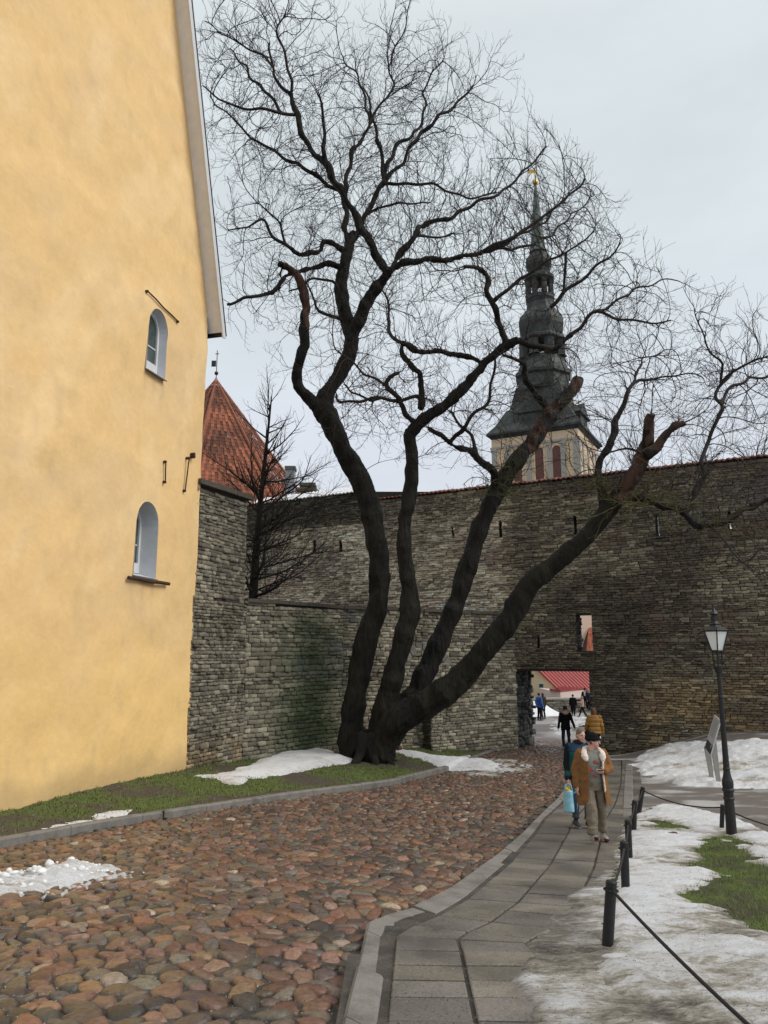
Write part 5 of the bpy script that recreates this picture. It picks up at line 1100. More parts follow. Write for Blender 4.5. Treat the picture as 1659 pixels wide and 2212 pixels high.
def twiglets(pos, par, dirs, n0, r_, count=(1, 3), ln=(.12, .34), up=.5, every=.8):
    """short upturned end twigs on thin nodes"""
    ch = np.zeros(len(pos), int)
    for p in par:
        if p >= 0: ch[p] += 1
    m = len(pos)
    for i in range(n0, m):
        k = r_.randint(*count) if ch[i] == 0 else (1 if r_.random() < every else 0)
        for _ in range(k):
            d = dirs[i]+V(r_.gauss(0, .6), r_.gauss(0, .6), r_.gauss(0, .5)); d.normalize(); l = r_.uniform(*ln); q = i; pp = pos[i]
            for s in range(2):
                d = (d+V(0, 0, up*(.25+.4*s))+V(r_.gauss(0, .12), r_.gauss(0, .12), 0)).normalized(); pp = pp+d*l*.5; pos.append(pp); par.append(q); dirs.append(d); q = len(pos)-1
def spray(pos, par, dirs, i0, i1, r_, prob, L2, L3, upb=.22, sp3=.17, ok=None):
    """fine straight twigs forking off the nodes i0..i1"""
    def shoot(q, d, l, wig):
        n = max(2, int(l/.16)); p = pos[q]; out = []
        for s in range(n):
            d = (d+V(r_.gauss(0, wig), r_.gauss(0, wig), r_.gauss(0, wig)+upb*.16)).normalized(); p = p+d*(l/n); pos.append(p); par.append(q); dirs.append(d); q = len(pos)-1; out.append(q)
        return out
    def side(d, lo=.5, hi=.95):
        a = V(r_.gauss(0, 1), r_.gauss(0, 1), r_.gauss(0, 1)); a = (a-d*a.dot(d)).normalized(); t = r_.uniform(lo, hi); return (d*math.cos(t)+a*math.sin(t)+V(0, 0, upb)).normalized()
    for i in range(i0, i1):
        if par[i] < 0 or r_.random() > prob: continue
        if ok and not ok(pos[i]): continue
        a = shoot(i, side(dirs[i]), r_.uniform(*L2), .10)
        for q in a:
            for _ in range(1 if r_.random() < .72 else (2 if q == a[-1] else 0)):
                b = shoot(q, side(dirs[q], .4, .8), r_.uniform(*L3), .09)
                if r_.random() < .5: shoot(b[-1], side(dirs[b[-1]], .3, .6), r_.uniform(.10, .22), .08)
                if r_.random() < .35: shoot(b[0], side(dirs[b[0]], .5, .9), r_.uniform(.10, .22), .08)
def bigtree():
    bp_ = G(790, 1640); root = thing('old_tree', 'large bare old tree with four dark leaning stems and sawn off limbs', 'tree', (bp_.x, bp_.y, bp_.z)); r_ = random.Random(11)
    mb = MB(); pos = []; par = []; dirs = []; fixed = {}; src = []; end_caps = []
    def addline(pts, rads, parent_near, crown):
        last = -1
        if parent_near and pos:
            bd = 1e9
            for i, p in enumerate(pos):
                d = (p-pts[0]).length
                if d < bd: bd = d; last = i
        for k, (p, r) in enumerate(zip(pts, rads)):
            d = (pts[min(k+1, len(pts)-1)]-pts[max(k-1, 0)]).normalized(); pos.append(p); par.append(last); dirs.append(d); fixed[len(pos)-1] = r; last = len(pos)-1; src.append(crown)
    for pl, rad, (d0, d1) in STEM:
        n = len(pl); dep = [d0+(d1-d0)*k/(n-1) for k in range(n)]; pts, rr = smooth(pl, dep, rad, .3)
        pts = [p+V(r_.gauss(0, .015), r_.gauss(0, .03), 0) for p in pts]; rr = [r*(1+.05*math.sin(k*1.7+n)+r_.gauss(0, .03)) for k, r in enumerate(rr)]
        mb.tube(pts, rr, 14); addline(pts, rr, False, 0)
        if n > 4: end_caps.append((pts[-1], (pts[-1]-pts[-3]).normalized(), rr[-1]))
    for k in range(9):                                  # root flare
        a = 2*math.pi*k/9+.2; b = V(bp_.x, bp_.y, bp_.z); rr_ = r_.uniform(.95, 1.25); q = b+V(math.cos(a)*rr_*1.05, math.sin(a)*rr_*1.0, 0); q.z = gz(q.x, q.y)-.12
        mb.tube([q, b+V(math.cos(a)*.62, math.sin(a)*.6, .16), b+V(math.cos(a)*.35, math.sin(a)*.3, .8)], [.05, .14, .24], 8)
    for pl, r0, r1, d0, d1 in LIMB:
        n = len(pl); dep = [d0+(d1-d0)*k/(n-1) for k in range(n)]; 
        rad = [r0+(r1-r0)*k/(n-1) for k in range(n)]; pts, rr = smooth(pl, dep, rad, .16)
        # start on the nearest wood already there
        best = min(range(len(pos)), key=lambda i: (pos[i]-pts[0]).length_squared); off = pos[best]-pts[0]
        if off.length < 3.5:
            m = len(pts); pts = [p+off*(1-k/m)**2 for k, p in enumerate(pts)]
        ph = [r_.uniform(0, 6) for _ in range(3)]; m = len(pts)
        pts = [p+V(.045*math.sin(k*.8+ph[0]), .08*math.sin(k*.5+ph[1]), .045*math.sin(k*.9+ph[2]))*min(1, k/4) for k, p in enumerate(pts)]
        t = [(p, r) for p, r in zip(pts, rr) if r > .07]
        if len(t) > 2: mb.tube([p for p, _ in t], [r for _, r in t], 10)
        addline(pts, rr, True, 1)
    tr_ = mb.build('trunk', M_bark, root); bake(tr_, [('REMESH', dict(mode='VOXEL', voxel_size=.03)), ('SMOOTH', dict(factor=.5, iterations=4))])
    me = tr_.data; n = len(me.vertices); co = np.zeros(n*3, np.float32); me.vertices.foreach_get('co', co); co = co.reshape(-1, 3); no = np.zeros(n*3, np.float32); me.vertices.foreach_get('normal', no); no = no.reshape(-1, 3)
    f = .09*fbm(co[:, 0]*2.4, co[:, 1]*2.4, co[:, 2]*1.3, 3, 4)+.05*fbm(co[:, 0]*9, co[:, 1]*9, co[:, 2]*2.2, 3, 8); co = co+no*f[:, None]; me.vertices.foreach_set('co', co.ravel()); me.polygons.foreach_set('use_smooth', np.ones(len(me.polygons), bool)); me.update()
    me.materials.clear(); me.materials.append(M_bark); me.materials.append(M_cut)
    pc = np.zeros(len(me.polygons)*3, np.float32); me.polygons.foreach_get('center', pc); pc = pc.reshape(-1, 3); mi = np.zeros(len(pc), np.int32)
    ix, iy, _ = toimg_np(pc)
    for poly, thr in (([(596, 555), (640, 565), (668, 620), (676, 700), (668, 720), (655, 690), (652, 640), (630, 600), (598, 585)], -.1), ([(1150, 905), (1240, 812), (1260, 820), (1240, 880), (1200, 960), (1150, 1010), (1140, 960)], .12), ([(1385, 940), (1385, 890), (1420, 890), (1490, 900), (1490, 930), (1440, 1000), (1400, 1040), (1330, 1130), (1310, 1110)], .1)):
        k = (sdf(ix, iy, poly) > 0) & (fbm(pc[:, 0]*2, pc[:, 1]*2, pc[:, 2]*1.1, 3, 23) > thr-.12); mi[k] = 1
    me.polygons.foreach_set('material_index', mi)
    # crown: attraction points around the limbs, inside the crown's outline
    n0 = len(pos); li = [i for i in range(n0) if src[i] == 1]; rg_ = np.random.RandomState(5); att = []
    PP = np.array([tuple(pos[i]) for i in li]); W_ = np.ones(len(li))
    while sum(len(a) for a in att) < 7000:
        b = PP[rg_.randint(0, len(PP), 20000)]; v = rg_.randn(20000, 3); v /= np.linalg.norm(v, axis=1)[:, None]; v *= (rg_.rand(20000, 1)**.45)*2.7; q = b+v; x_, y_, _ = toimg_np(q); k = (sdf(x_, y_, SIL) > 120*rg_.rand(20000)**2.5)
        k &= ~((y_ > 960) & (rg_.rand(20000) < .55)); q = q[k]; att.append(q)
    att = np.concatenate(att)[:7000]
    colonize(pos, par, dirs, att, 2.4, .34, .2, 60, .07, .10, 3, .8)
    nn = len(pos); spray(pos, par, dirs, n0, nn, r_, .45, (.35, .95), (.14, .42))
    thin = [i for i in li if fixed[i] < .075]; th_ok = set(thin); k0 = len(pos)
    for i in thin:
        if r_.random() < .26: spray(pos, par, dirs, i, i+1, r_, 1, (.5, 1.3), (.16, .45))
    rad = tips_radii(pos, par, fixed, .0042, 2.5); print('tree nodes', n0, nn, len(pos))
    cr_ob = segs_mesh('crown', pos, par, rad, .012, .09, M_twig, root, 5); segs_mesh('crown', pos, par, rad, 0, .012, M_twig, root, 3)
    # mossy shoots low in the crown
    pos2 = []; par2 = []; d2 = []
    for (px, py), d in (((1072, 1045), 1.0), ((1085, 1060), .8), ((1340, 1090), -3.0), ((1400, 1085), -3.6), ((1180, 890), 2.0), ((1470, 1105), -4.4), ((1530, 1140), -4.6), ((1290, 1050), -2.6), ((1225, 860), 2.2), ((1105, 1020), 1.4)):
        for k in range(9):
            p = P(px+r_.uniform(-22, 22), py+r_.uniform(-18, 18), YT+d-.2); q = -1; dv = V(r_.gauss(0, 1), -.2+r_.gauss(0, .8), r_.uniform(-.4, .7)).normalized()
            for s in range(r_.randint(6, 15)):
                pos2.append(p); par2.append(q); d2.append(dv); q = len(pos2)-1; dv = (dv+V(r_.gauss(0, .25), r_.gauss(0, .25), r_.gauss(0, .2)-.03)).normalized(); p = p+dv*.16
    m0 = len(pos2); twiglets(pos2, par2, d2, 0, r_, (1, 3), (.15, .45), .1, .7); rd = [.012 if i < m0 else .007 for i in range(len(pos2))]
    segs_mesh('mossy_shoots', pos2, par2, rd, 0, 1, M_moss, root, 4)
    rehome(root)
bigtree()
def smalltree(name, label, base, H, lean, spread, natt, seed, group=None, r0=.14, shape='vase', dens=.3, limbs=None, zmin=.3):
    root = thing(name, label, 'tree', tuple(base), 0, group); r_ = random.Random(seed); rg_ = np.random.RandomState(seed); pos = []; par = []; dirs = []; fixed = {}
    mb = MB(); pts = []; n = int(H*(.55 if shape == 'vase' else .97)/.2)
    for k in range(n+1):
        t = k/n; pts.append(base+V(lean[0]*t+.1*math.sin(3.1*t+seed), lean[1]*t+.1*math.sin(2.3*t+seed*2), H*(.55 if shape == 'vase' else .97)*t))
    rr = [r0*(1-.86*k/n) for k in range(n+1)]; mb.tube(pts, rr, 9); mb.build('trunk', M_bark, root, smooth=True)
    for k, (p, r) in enumerate(zip(pts, rr)): pos.append(p); par.append(k-1); dirs.append(V(0, 0, 1)); fixed[k] = r
    n0 = len(pos)
    def branch(q, d, l, r, dep):
        n = max(2, int(l/.17)); p = pos[q]; out = []
        for s in range(n):
            d = (d+V(r_.gauss(0, .09), r_.gauss(0, .09), r_.gauss(0, .07)+(.05 if shape == 'vase' else .025))).normalized(); p = p+d*(l/n); pos.append(p); par.append(q); dirs.append(d); q = len(pos)-1; out.append(q); fixed[q] = max(.0035, r*(1-.8*(s+1)/n))
        if dep < 3:
            for s, q in enumerate(out):
                for _ in range(1 if r_.random() < (.82 if dep < 2 else .72) else 0):
                    a = V(r_.gauss(0, 1), r_.gauss(0, 1), r_.gauss(0, .7)); dq = dirs[q]; a = (a-dq*a.dot(dq)).normalized(); t = r_.uniform(.5, .95); branch(q, (dq*math.cos(t)+a*math.sin(t)+V(0, 0, .18)).normalized(), l*(1-.55*s/n)*r_.uniform(.28, .5), fixed[q]*.62, dep+1)
    for k in range(3, n0):
        t = k/n0
        for _ in range(2 if shape == 'larch' else 1):
            if r_.random() < (.5 if shape == 'larch' else (.0 if t < zmin else .9)):
                a = r_.uniform(0, 6.283); e_ = (r_.uniform(.05, .35) if t < .42 else r_.uniform(.35, .95)) if shape == 'larch' else r_.uniform(.5, 1.2); l = spread*((.95 if t < .42 else 1.15*(1-.62*t)) if shape == 'larch' else 1.05)*r_.uniform(.55, 1.0); branch(k, V(math.cos(a)*math.cos(e_), math.sin(a)*math.cos(e_), math.sin(e_)), l, min(fixed[k]*.65, .014+.014*l), 1)
    if shape == 'larch':
        for t, dx, dy, l in ((.10, 1, -.2, 3.6), (.20, 1, .1, 3.9), (.27, 1, -.25, 4.2), (.36, 1, .2, 3.6), (.30, -1, .3, 2.4), (.5, .9, -.3, 3.0), (.6, 1, .1, 2.8)): branch(int(n0*t), V(dx, dy, .22).normalized(), l, .04, 1)
    if shape == 'vase':
        for _ in range(4): branch(n0-1, V(r_.gauss(0, .5), r_.gauss(0, .5), 1).normalized(), H*.4*r_.uniform(.7, 1), .04, 1)
    rad = [fixed.get(i, .004) for i in range(len(pos))]; segs_mesh('crown', pos, par, rad, 0, .2, M_twig, root, 3, skip=n0); rehome(root)
b_ = P(549, 1300, 27.6); b_.z = ZC-.3
smalltree('young_tree', 'slim bare tree with level branches standing on the terrace behind the low wall', b_, P(520, 845, 27.6).z-b_.z, (.35, 0), 3.7, 1900, 4, r0=.18, shape='larch', dens=.32)
for i, (px, py, Y, H, sp, lb) in enumerate(((1350, 870, 42, 9, 1.9, 'faint bare tree behind the city wall between the two sawn limbs'), (1600, 850, 40, 10.0, 2.8, 'bare bushy tree behind the wall at the right edge'), (1500, 880, 44, 9.0, 2.2, 'thin bare tree behind the wall right of the sawn limbs'))):
    t = P(px, py, Y); smalltree('bare_tree', lb, V(t.x, Y, t.z-H), H, (.4, .2), sp, 1000, 30+i, 'bare trees behind the city wall', r0=.12, dens=.34, zmin=.45)
# ------------------------------------------------ people
M_skin = mat('skin', rough=.6, attr=True, var=.06, scale=20)
M_hair = mat('hair', rough=.7, attr=True, var=.35, scale=60, stretch=(1, 1, .3), bump=.4, bscale=90, bdist=.01)
M_cloth = mat('cloth', rough=.95, spec=.1, attr=True, var=.16, scale=14, bump=.35, bscale=16, bdist=.02)
M_quilt = mat('quilted_nylon', rough=.5, attr=True, var=.15, scale=12, bump=.3, bscale=14, bdist=.02)
M_shoe = mat('shoe', rough=.6, attr=True, var=.1)
M_fleece = mat('fleece', (.72, .62, .55), .95, var=.15, scale=50, bump=.6, bscale=70, bdist=.01)
M_specs = mat('spectacles', (.25, .25, .27), .2, var=0)
def rem(mb, name, mat_, parent, vox, it=3, fac=.5, col=None, disp=0.0, dsc=8, seed=1):
    o = mb.build(name, mat_, parent, smooth=True); bake(o, [('REMESH', dict(mode='VOXEL', voxel_size=vox)), ('SMOOTH', dict(factor=fac, iterations=it))]); me = o.data
    n = len(me.vertices); co = np.zeros(n*3, np.float32); me.vertices.foreach_get('co', co); co = co.reshape(-1, 3)
    if disp:
        no = np.zeros(n*3, np.float32); me.vertices.foreach_get('normal', no); no = no.reshape(-1, 3); co = co+no*(disp*fbm(co[:, 0]*dsc, co[:, 1]*dsc, co[:, 2]*dsc*1.4, 3, seed))[:, None]; me.vertices.foreach_set('co', co.ravel())
    me.polygons.foreach_set('use_smooth', np.ones(len(me.polygons), bool)); c = col(co) if callable(col) else np.tile(np.array(col), (n, 1))
    for a in list(me.color_attributes): me.color_attributes.remove(a)
    a = me.color_attributes.new('col', 'FLOAT_COLOR', 'POINT'); c4 = np.ones((n, 4), np.float32); c4[:, :3] = c; a.data.foreach_set('color', c4.ravel()); me.materials.clear(); me.materials.append(mat_); me.update(); return o
def cap(mb, a, b, ra, rb, n=10):
    a, b = Vector(a), Vector(b); t = (b-a); L_ = t.length; t = t.normalized() if L_ > 1e-6 else V(0, 0, 1); pts = []; rr = []
    for k in range(4): s = math.sin(math.pi/2*(k+.3)/4); pts.append(a-t*ra*math.cos(math.asin(s))); rr.append(ra*s)
    for k in range(4): s = math.cos(math.pi/2*k/4*.96); pts.append(b+t*rb*math.sin(math.acos(s))); rr.append(rb*s)
    mb.tube(pts, rr, n)
def loft(mb, rings, n=18):                       # rings: (cx, cy, z, rx, ry)
    vs = []
    for cx, cy, z, rx, ry in rings:
        for k in range(n):
            a = 2*math.pi*k/n; c, s = math.cos(a), math.sin(a); q = 2.4; vs.append(V(cx+rx*math.copysign(abs(c)**(2/q), c), cy+ry*math.copysign(abs(s)**(2/q), s), z))
    m = len(rings); mb.add(vs, [(i*n+k, i*n+(k+1) % n, (i+1)*n+(k+1) % n, (i+1)*n+k) for i in range(m-1) for k in range(n)]+[tuple(range(n))[::-1], tuple(range((m-1)*n, m*n))])
def hand(mb, w, d, side, curl=.5, nrm=None):
    """palm and five fingers from wrist w along d; side: direction of the thumb"""
    d = Vector(d).normalized(); s = Vector(side); s = (s-d*s.dot(d)).normalized(); pn = d.cross(s)
    cap(mb, w-d*.01, w+d*.045, .026, .034, 8); cap(mb, w+d*.05+s*.014, w+d*.085+s*.022, .02, .016, 8); cap(mb, w+d*.05-s*.014, w+d*.08-s*.022, .02, .015, 8)
    for k, l in enumerate((.068, .078, .072, .056)):
        b = w+d*.085+s*(.028-.019*k); p = b; dd = d
        for q in range(3):
            dd = (dd+pn*curl*(.35+.3*q)).normalized(); e = p+dd*l*(.45, .32, .25)[q]; cap(mb, p, e, .0098-.0008*q, .0092-.0008*q, 6); p = e
    b = w+d*.03+s*.028; cap(mb, b, b+(d*.5+s*.75).normalized()*.035, .014, .012, 6); b2 = b+(d*.5+s*.75).normalized()*.035; cap(mb, b2, b2+(d+pn*curl*.5+s*.1).normalized()*.035, .011, .009, 6)
def person(label, foot, H, yaw, o, group=None):
    """o: pose and outfit. Built at 1.70 m facing -Y, then scaled and turned."""
    s = H/1.70; root = thing('person', label, 'person', tuple(foot), yaw, group); root.scale = (s, s, s); vox = o.get('vox', .012); det = o.get('det', False)
    hz = 1.565; hc = V(o.get('hx', 0), o.get('hy', -.02), hz); HM = Matrix.Rotation(o.get('hyaw', 0), 3, 'Z') @ Matrix.Rotation(o.get('hpit', 0), 3, 'X') @ Matrix.Rotation(o.get('hroll', 0), 3, 'Y')
    hp = lambda x, y, z: hc+HM @ V(x, y, z)
    sh = o.get('sh', .185); Ls, Rs = V(sh, .01, 1.39), V(-sh, .01, 1.39)
    Le, Lw = [V(*q) for q in o.get('LA', ((.25, .03, 1.11), (.27, -.06, .87)))]; Re, Rw = [V(*q) for q in o.get('RA', ((-.25, .03, 1.11), (-.27, -.06, .87)))]
    Lk, La = [V(*q) for q in o.get('LL', ((.10, -.02, .49), (.105, .03, .085)))]; Rk, Ra = [V(*q) for q in o.get('RL', ((-.10, -.02, .49), (-.105, .03, .085)))]
    Lh, Rh = V(.095, 0, .90), V(-.095, 0, .90)
    skin = np.array(o.get('skin', (.50, .27, .19)))
    # ---- body: one continuous surface
    mb = MB(); cap(mb, hp(0, .012, .02), hp(0, .012, .045), .085, .082, 14); mb.ball(hp(0, .005, .02), (.076, .097, .112), 18, 14, None, HM); cap(mb, hp(0, -.045, -.06), hp(0, -.055, -.07), .045, .036, 10)
    cap(mb, hp(0, -.09, .015), hp(0, -.108, -.018), .011, .015, 8); cap(mb, hp(-.02, -.085, -.052), hp(.02, -.085, -.052), .012, .012, 6); cap(mb, hp(-.03, -.078, .035), hp(.03, -.078, .035), .016, .016, 6)
    for x_ in (-1, 1): mb.ball(hp(.078*x_, .012, .005), (.012, .022, .034), 8, 6, None, HM); cap(mb, hp(.035*x_, -.06, -.02), hp(.04*x_, -.05, -.035), .026, .026, 8)
    cap(mb, hp(0, .02, -.07), V(0, .015, 1.39), .052, .062, 12)
    loft(mb, [(0, 0, .84, .14, .10), (0, 0, .92, .155, .11), (0, 0, 1.04, .13, .095), (0, 0, 1.2, .15, .105), (0, .005, 1.34, .17, .10), (0, .012, 1.42, .11, .07)])
    for a, b, c in ((Ls, Le, Lw), (Rs, Re, Rw)): cap(mb, a, b, .055, .042); cap(mb, b, c, .042, .027)
    for a, b, c in ((Lh, Lk, La), (Rh, Rk, Ra)): cap(mb, a, b, .082, .056); cap(mb, b, c, .056, .036)
    ld = o.get('Lhd', (Lw-Le)); rd = o.get('Rhd', (Rw-Re)); hand(mb, Lw, ld, o.get('Lth', (0, -1, 0)), o.get('Lc', .5)); hand(mb, Rw, rd, o.get('Rth', (0, -1, 0)), -o.get('Rc', .5))
    for A in (La, Ra): cap(mb, A, V(A.x, A.y-.03, A.z-.03), .032, .03)
    eyes = [np.array(hp(.031*x_, -.088, .018)) for x_ in (-1, 1)]; mouth = np.array(hp(0, -.098, -.052)); hc_ = np.array(hc); brow = [np.array(hp(.031*x_, -.09, .04)) for x_ in (-1, 1)]; chk = [np.array(hp(.045*x_, -.075, -.022)) for x_ in (-1, 1)]
    def bcol(co):
        c = np.tile(skin, (len(co), 1))
        for e_ in chk: m = np.linalg.norm(co-e_, axis=1); c += np.clip(1-m/.035, 0, 1)[:, None]*np.array([.06, -.02, -.02])
        for e_ in eyes: m = np.linalg.norm((co-e_)*np.array([1, 1, 1.6]), axis=1) < .014; c[m] = (.05, .035, .03)
        for e_ in brow: m = np.linalg.norm((co-e_)*np.array([.6, .6, 2.4]), axis=1) < .013; c[m] = np.array(o.get('brow', (.12, .08, .05)))
        m = np.linalg.norm((co-mouth)*np.array([.6, .6, 2]), axis=1) < .018; c[m] = (.30, .09, .08); c[co[:, 2] < .30] = (.02, .018, .018); return c
    rem(mb, 'body', M_skin, root, .0075 if det else vox, 2, .4, bcol)
    # ---- trousers / skirt
    if o.get('trousers') is not None:
        mb = MB(); w_ = o.get('tw', 1.0); loft(mb, [(0, 0, .80, .165*w_, .125), (0, 0, .9, .175*w_, .13), (0, 0, 1.0, .16, .118), (0, 0, 1.06, .15, .112)])
        for a, b, c in ((Lh, Lk, La), (Rh, Rk, Ra)): cap(mb, a-V(0, 0, .02), b, .098*w_, .078*w_); cap(mb, b, c+(c-b).normalized()*-.1, .078*w_, .064*w_); mb.tube([c+V(0, 0, .16), c+V(0, .01, .045)], [.066*w_, .066*w_], 12)
        rem(mb, 'trousers', M_cloth, root, vox, 3, .5, o['trousers'], .03, 6, 3)
    # ---- shoes
    for A, t in ((La, o.get('Lt', 0)), (Ra, o.get('Rt', 0))):
        mb = MB(); B = V(A.x, A.y, A.z-.085); up_ = V(0, -math.sin(t)*0, 0)
        def sp(y_, z_): return B+V(0, y_*math.cos(t)+z_*math.sin(t)*0, z_+max(0, -y_)*math.sin(t))
        cap(mb, sp(.03, .045), sp(-.14, .04), .048, .048); cap(mb, sp(.02, .05), sp(0, .10), .042, .044); cap(mb, sp(-.12, .04), sp(-.19, .038), .05, .038)
        so1, so2 = o.get('shoe', (.04, .04, .045)), o.get('sole', (.5, .5, .5)); toe = o.get('toe')
        def scol(co, B=B, t=t):
            zz = co[:, 2]-B.z-np.maximum(0, B.y-co[:, 1])*math.sin(t); c = np.where((zz < .028)[:, None], np.array(so2), np.array(so1))
            if toe: c = np.where(((co[:, 1] < B.y-.16) & (zz < .06))[:, None], np.array(toe), c)
            return c
        rem(mb, 'shoe', M_shoe, root, .009, 2, .4, scol)
    # ---- upper garments
    def sleeves(mb, k, wr=.05):
        for a, b, c in ((Ls, Le, Lw), (Rs, Re, Rw)): cap(mb, a+V(0, 0, -.005), b, .075*k, .064*k); cap(mb, b, c-(c-b).normalized()*.0, .064*k, wr*k)
    if o.get('sweater') is not None:
        mb = MB(); loft(mb, [(0, -.005, .93, .178, .135), (0, -.005, 1.05, .165, .128), (0, -.012, 1.2, .172, .135), (0, 0, 1.32, .185, .125), (0, .01, 1.39, .15, .095), (0, .01, 1.43, .085, .075)]); sleeves(mb, .8)
        rem(mb, 'sweater', M_cloth, root, vox, 3, .5, o['sweater'], .01, 9, 5)
    if o.get('jacket') is not None:
        mb = MB(); hem = o.get('hem', .80); k = o.get('jk', 1.0); rings = [(0, 0, hem, .205*k, .155*k)]+([(0, 0, .92, .20*k, .15*k)] if hem < .88 else [])+[(0, -.005, 1.05, .185*k, .142*k), (0, -.01, 1.2, .19*k, .15*k), (0, 0, 1.33, .205*k, .14*k), (0, .012, 1.40, .16*k, .105*k), (0, .015, 1.46, .085, .085)]
        loft(mb, rings); sleeves(mb, 1.0*k, .056); jc = o['jacket']
        q = o.get('quilt', 0)
        jo = rem(mb, 'jacket', M_quilt if q else M_cloth, root, vox, 3, .5, jc, .014, 8, 7)
        if q:
            me = jo.data; n = len(me.vertices); co = np.zeros(n*3, np.float32); me.vertices.foreach_get('co', co); co = co.reshape(-1, 3); no = np.zeros(n*3, np.float32); me.vertices.foreach_get('normal', no); no = no.reshape(-1, 3); co = co+no*(.022*k*np.abs(np.sin(co[:, 2]*math.pi/q))**.6-.008)[:, None]; me.vertices.foreach_set('co', co.ravel())
        if o.get('hoodc') is not None:
            mb = MB(); mb.ball((0, .085, 1.43), (.12, .075, .085), 14, 10); mb.ball((0, .03, 1.445), (.10, .085, .045), 14, 8); rem(mb, 'hood', M_cloth, root, .012, 2, .5, o['hoodc'])
    if o.get('scarf') is not None:
        mb = MB(); mb.ball((0, .0, 1.455), (.098, .098, .055), 16, 8); rem(mb, 'scarf', M_cloth, root, .012, 2, .5, o['scarf'], .01, 14)
    # ---- hair or hat
    hr = o.get('hair')
    if hr is not None:
        mb = MB(); L_ = o.get('hl', 0)
        mb.ball(hp(0, .022, .054), (.087, .103, .092), 16, 12, None, HM)
        if L_ > 0: cap(mb, hp(0, .05, .02), hp(0, .06, -.06-L_*.4), .085, .07); cap(mb, hp(0, .06, -.05), hp(0, .075, -.1-L_), .075, .05); 
        for x_ in (-1, 1): cap(mb, hp(.07*x_, .02, .03), hp(.074*x_, .022, -.02-L_*.8), .024, .02)
        ho = rem(mb, 'hair', M_hair, root, .009, 2, .4, hr, .012, 18)
    if o.get('hat') is not None:
        mb = MB(); mb.ball(hp(0, .02, .062), (.098, .115, .098), 18, 12, None, HM); cap(mb, hp(0, .055, .10), hp(0, .085, .135), .075, .055); loft_ = [hp(.098*math.cos(a), .012+.118*math.sin(a), .045) for a in np.linspace(0, 6.283, 21)]; mb.tube(loft_, .018, 6); rem(mb, 'hat', M_cloth, root, .009, 2, .4, o['hat'], .006, 30)
        if o.get('badge'): mb = MB(); mb.ball(hp(.01, -.118, .075), (.022, .008, .022), 12, 6, (.75, .72, .7), HM); mb.build('hat_patch', M_cloth, root, smooth=True)
    if o.get('glasses'):
        mb = MB()
        for x_ in (-1, 1): mb.tube([hp(.033*x_+.022*math.cos(a), -.106, .016+.018*math.sin(a)) for a in np.linspace(0, 6.283, 13)], .0025, 5); mb.tube([hp(.055*x_, -.104, .018), hp(.082*x_, .0, .02)], .0025, 5)
        mb.tube([hp(-.012, -.108, .018), hp(.012, -.108, .018)], .0025, 5); mb.build('glasses', M_specs, root)
    return root, s
def footp(px, py): return G(px, py, 0.02)
def height(px, pf, ptop): b = footp(px, pf); return P(px, ptop, b.y).z-b.z
def colz(fn): return lambda co: fn(co)
# ---- woman in the brown coat
b1 = footp(1287, 1816); H1 = (P(1281, 1577, b1.y).z-b1.z)/1.03
def sweat(co):
    return np.tile(np.array([.20, .205, .175]), (len(co), 1))
LA1 = ((.30, .02, 1.14), (.155, -.165, 1.10)); RA1 = ((-.275, .04, 1.12), (-.285, -.02, .87))
w1, s1 = person('person in open brown coat, black knit hat and grey sweater walking on the pavement', b1, H1, R(4), dict(det=True, vox=.010, hx=.03, hyaw=R(62), hpit=R(2), LA=LA1, RA=RA1, Lhd=V(-1, -.25, .1), Lth=(0, -.3, 1), Lc=.7,
    LL=((.125, -.01, .49), (.145, .06, .085)), RL=((-.10, -.14, .50), (-.11, -.20, .10)), Rt=.4, trousers=(.185, .155, .115), tw=1.12, sweater=sweat, hat=(.010, .009, .010), badge=True, glasses=True, hair=(.10, .06, .04), shoe=(.30, .29, .27), sole=(.62, .50, .48), toe=(.10, .015, .02), skin=(.60, .34, .26)))
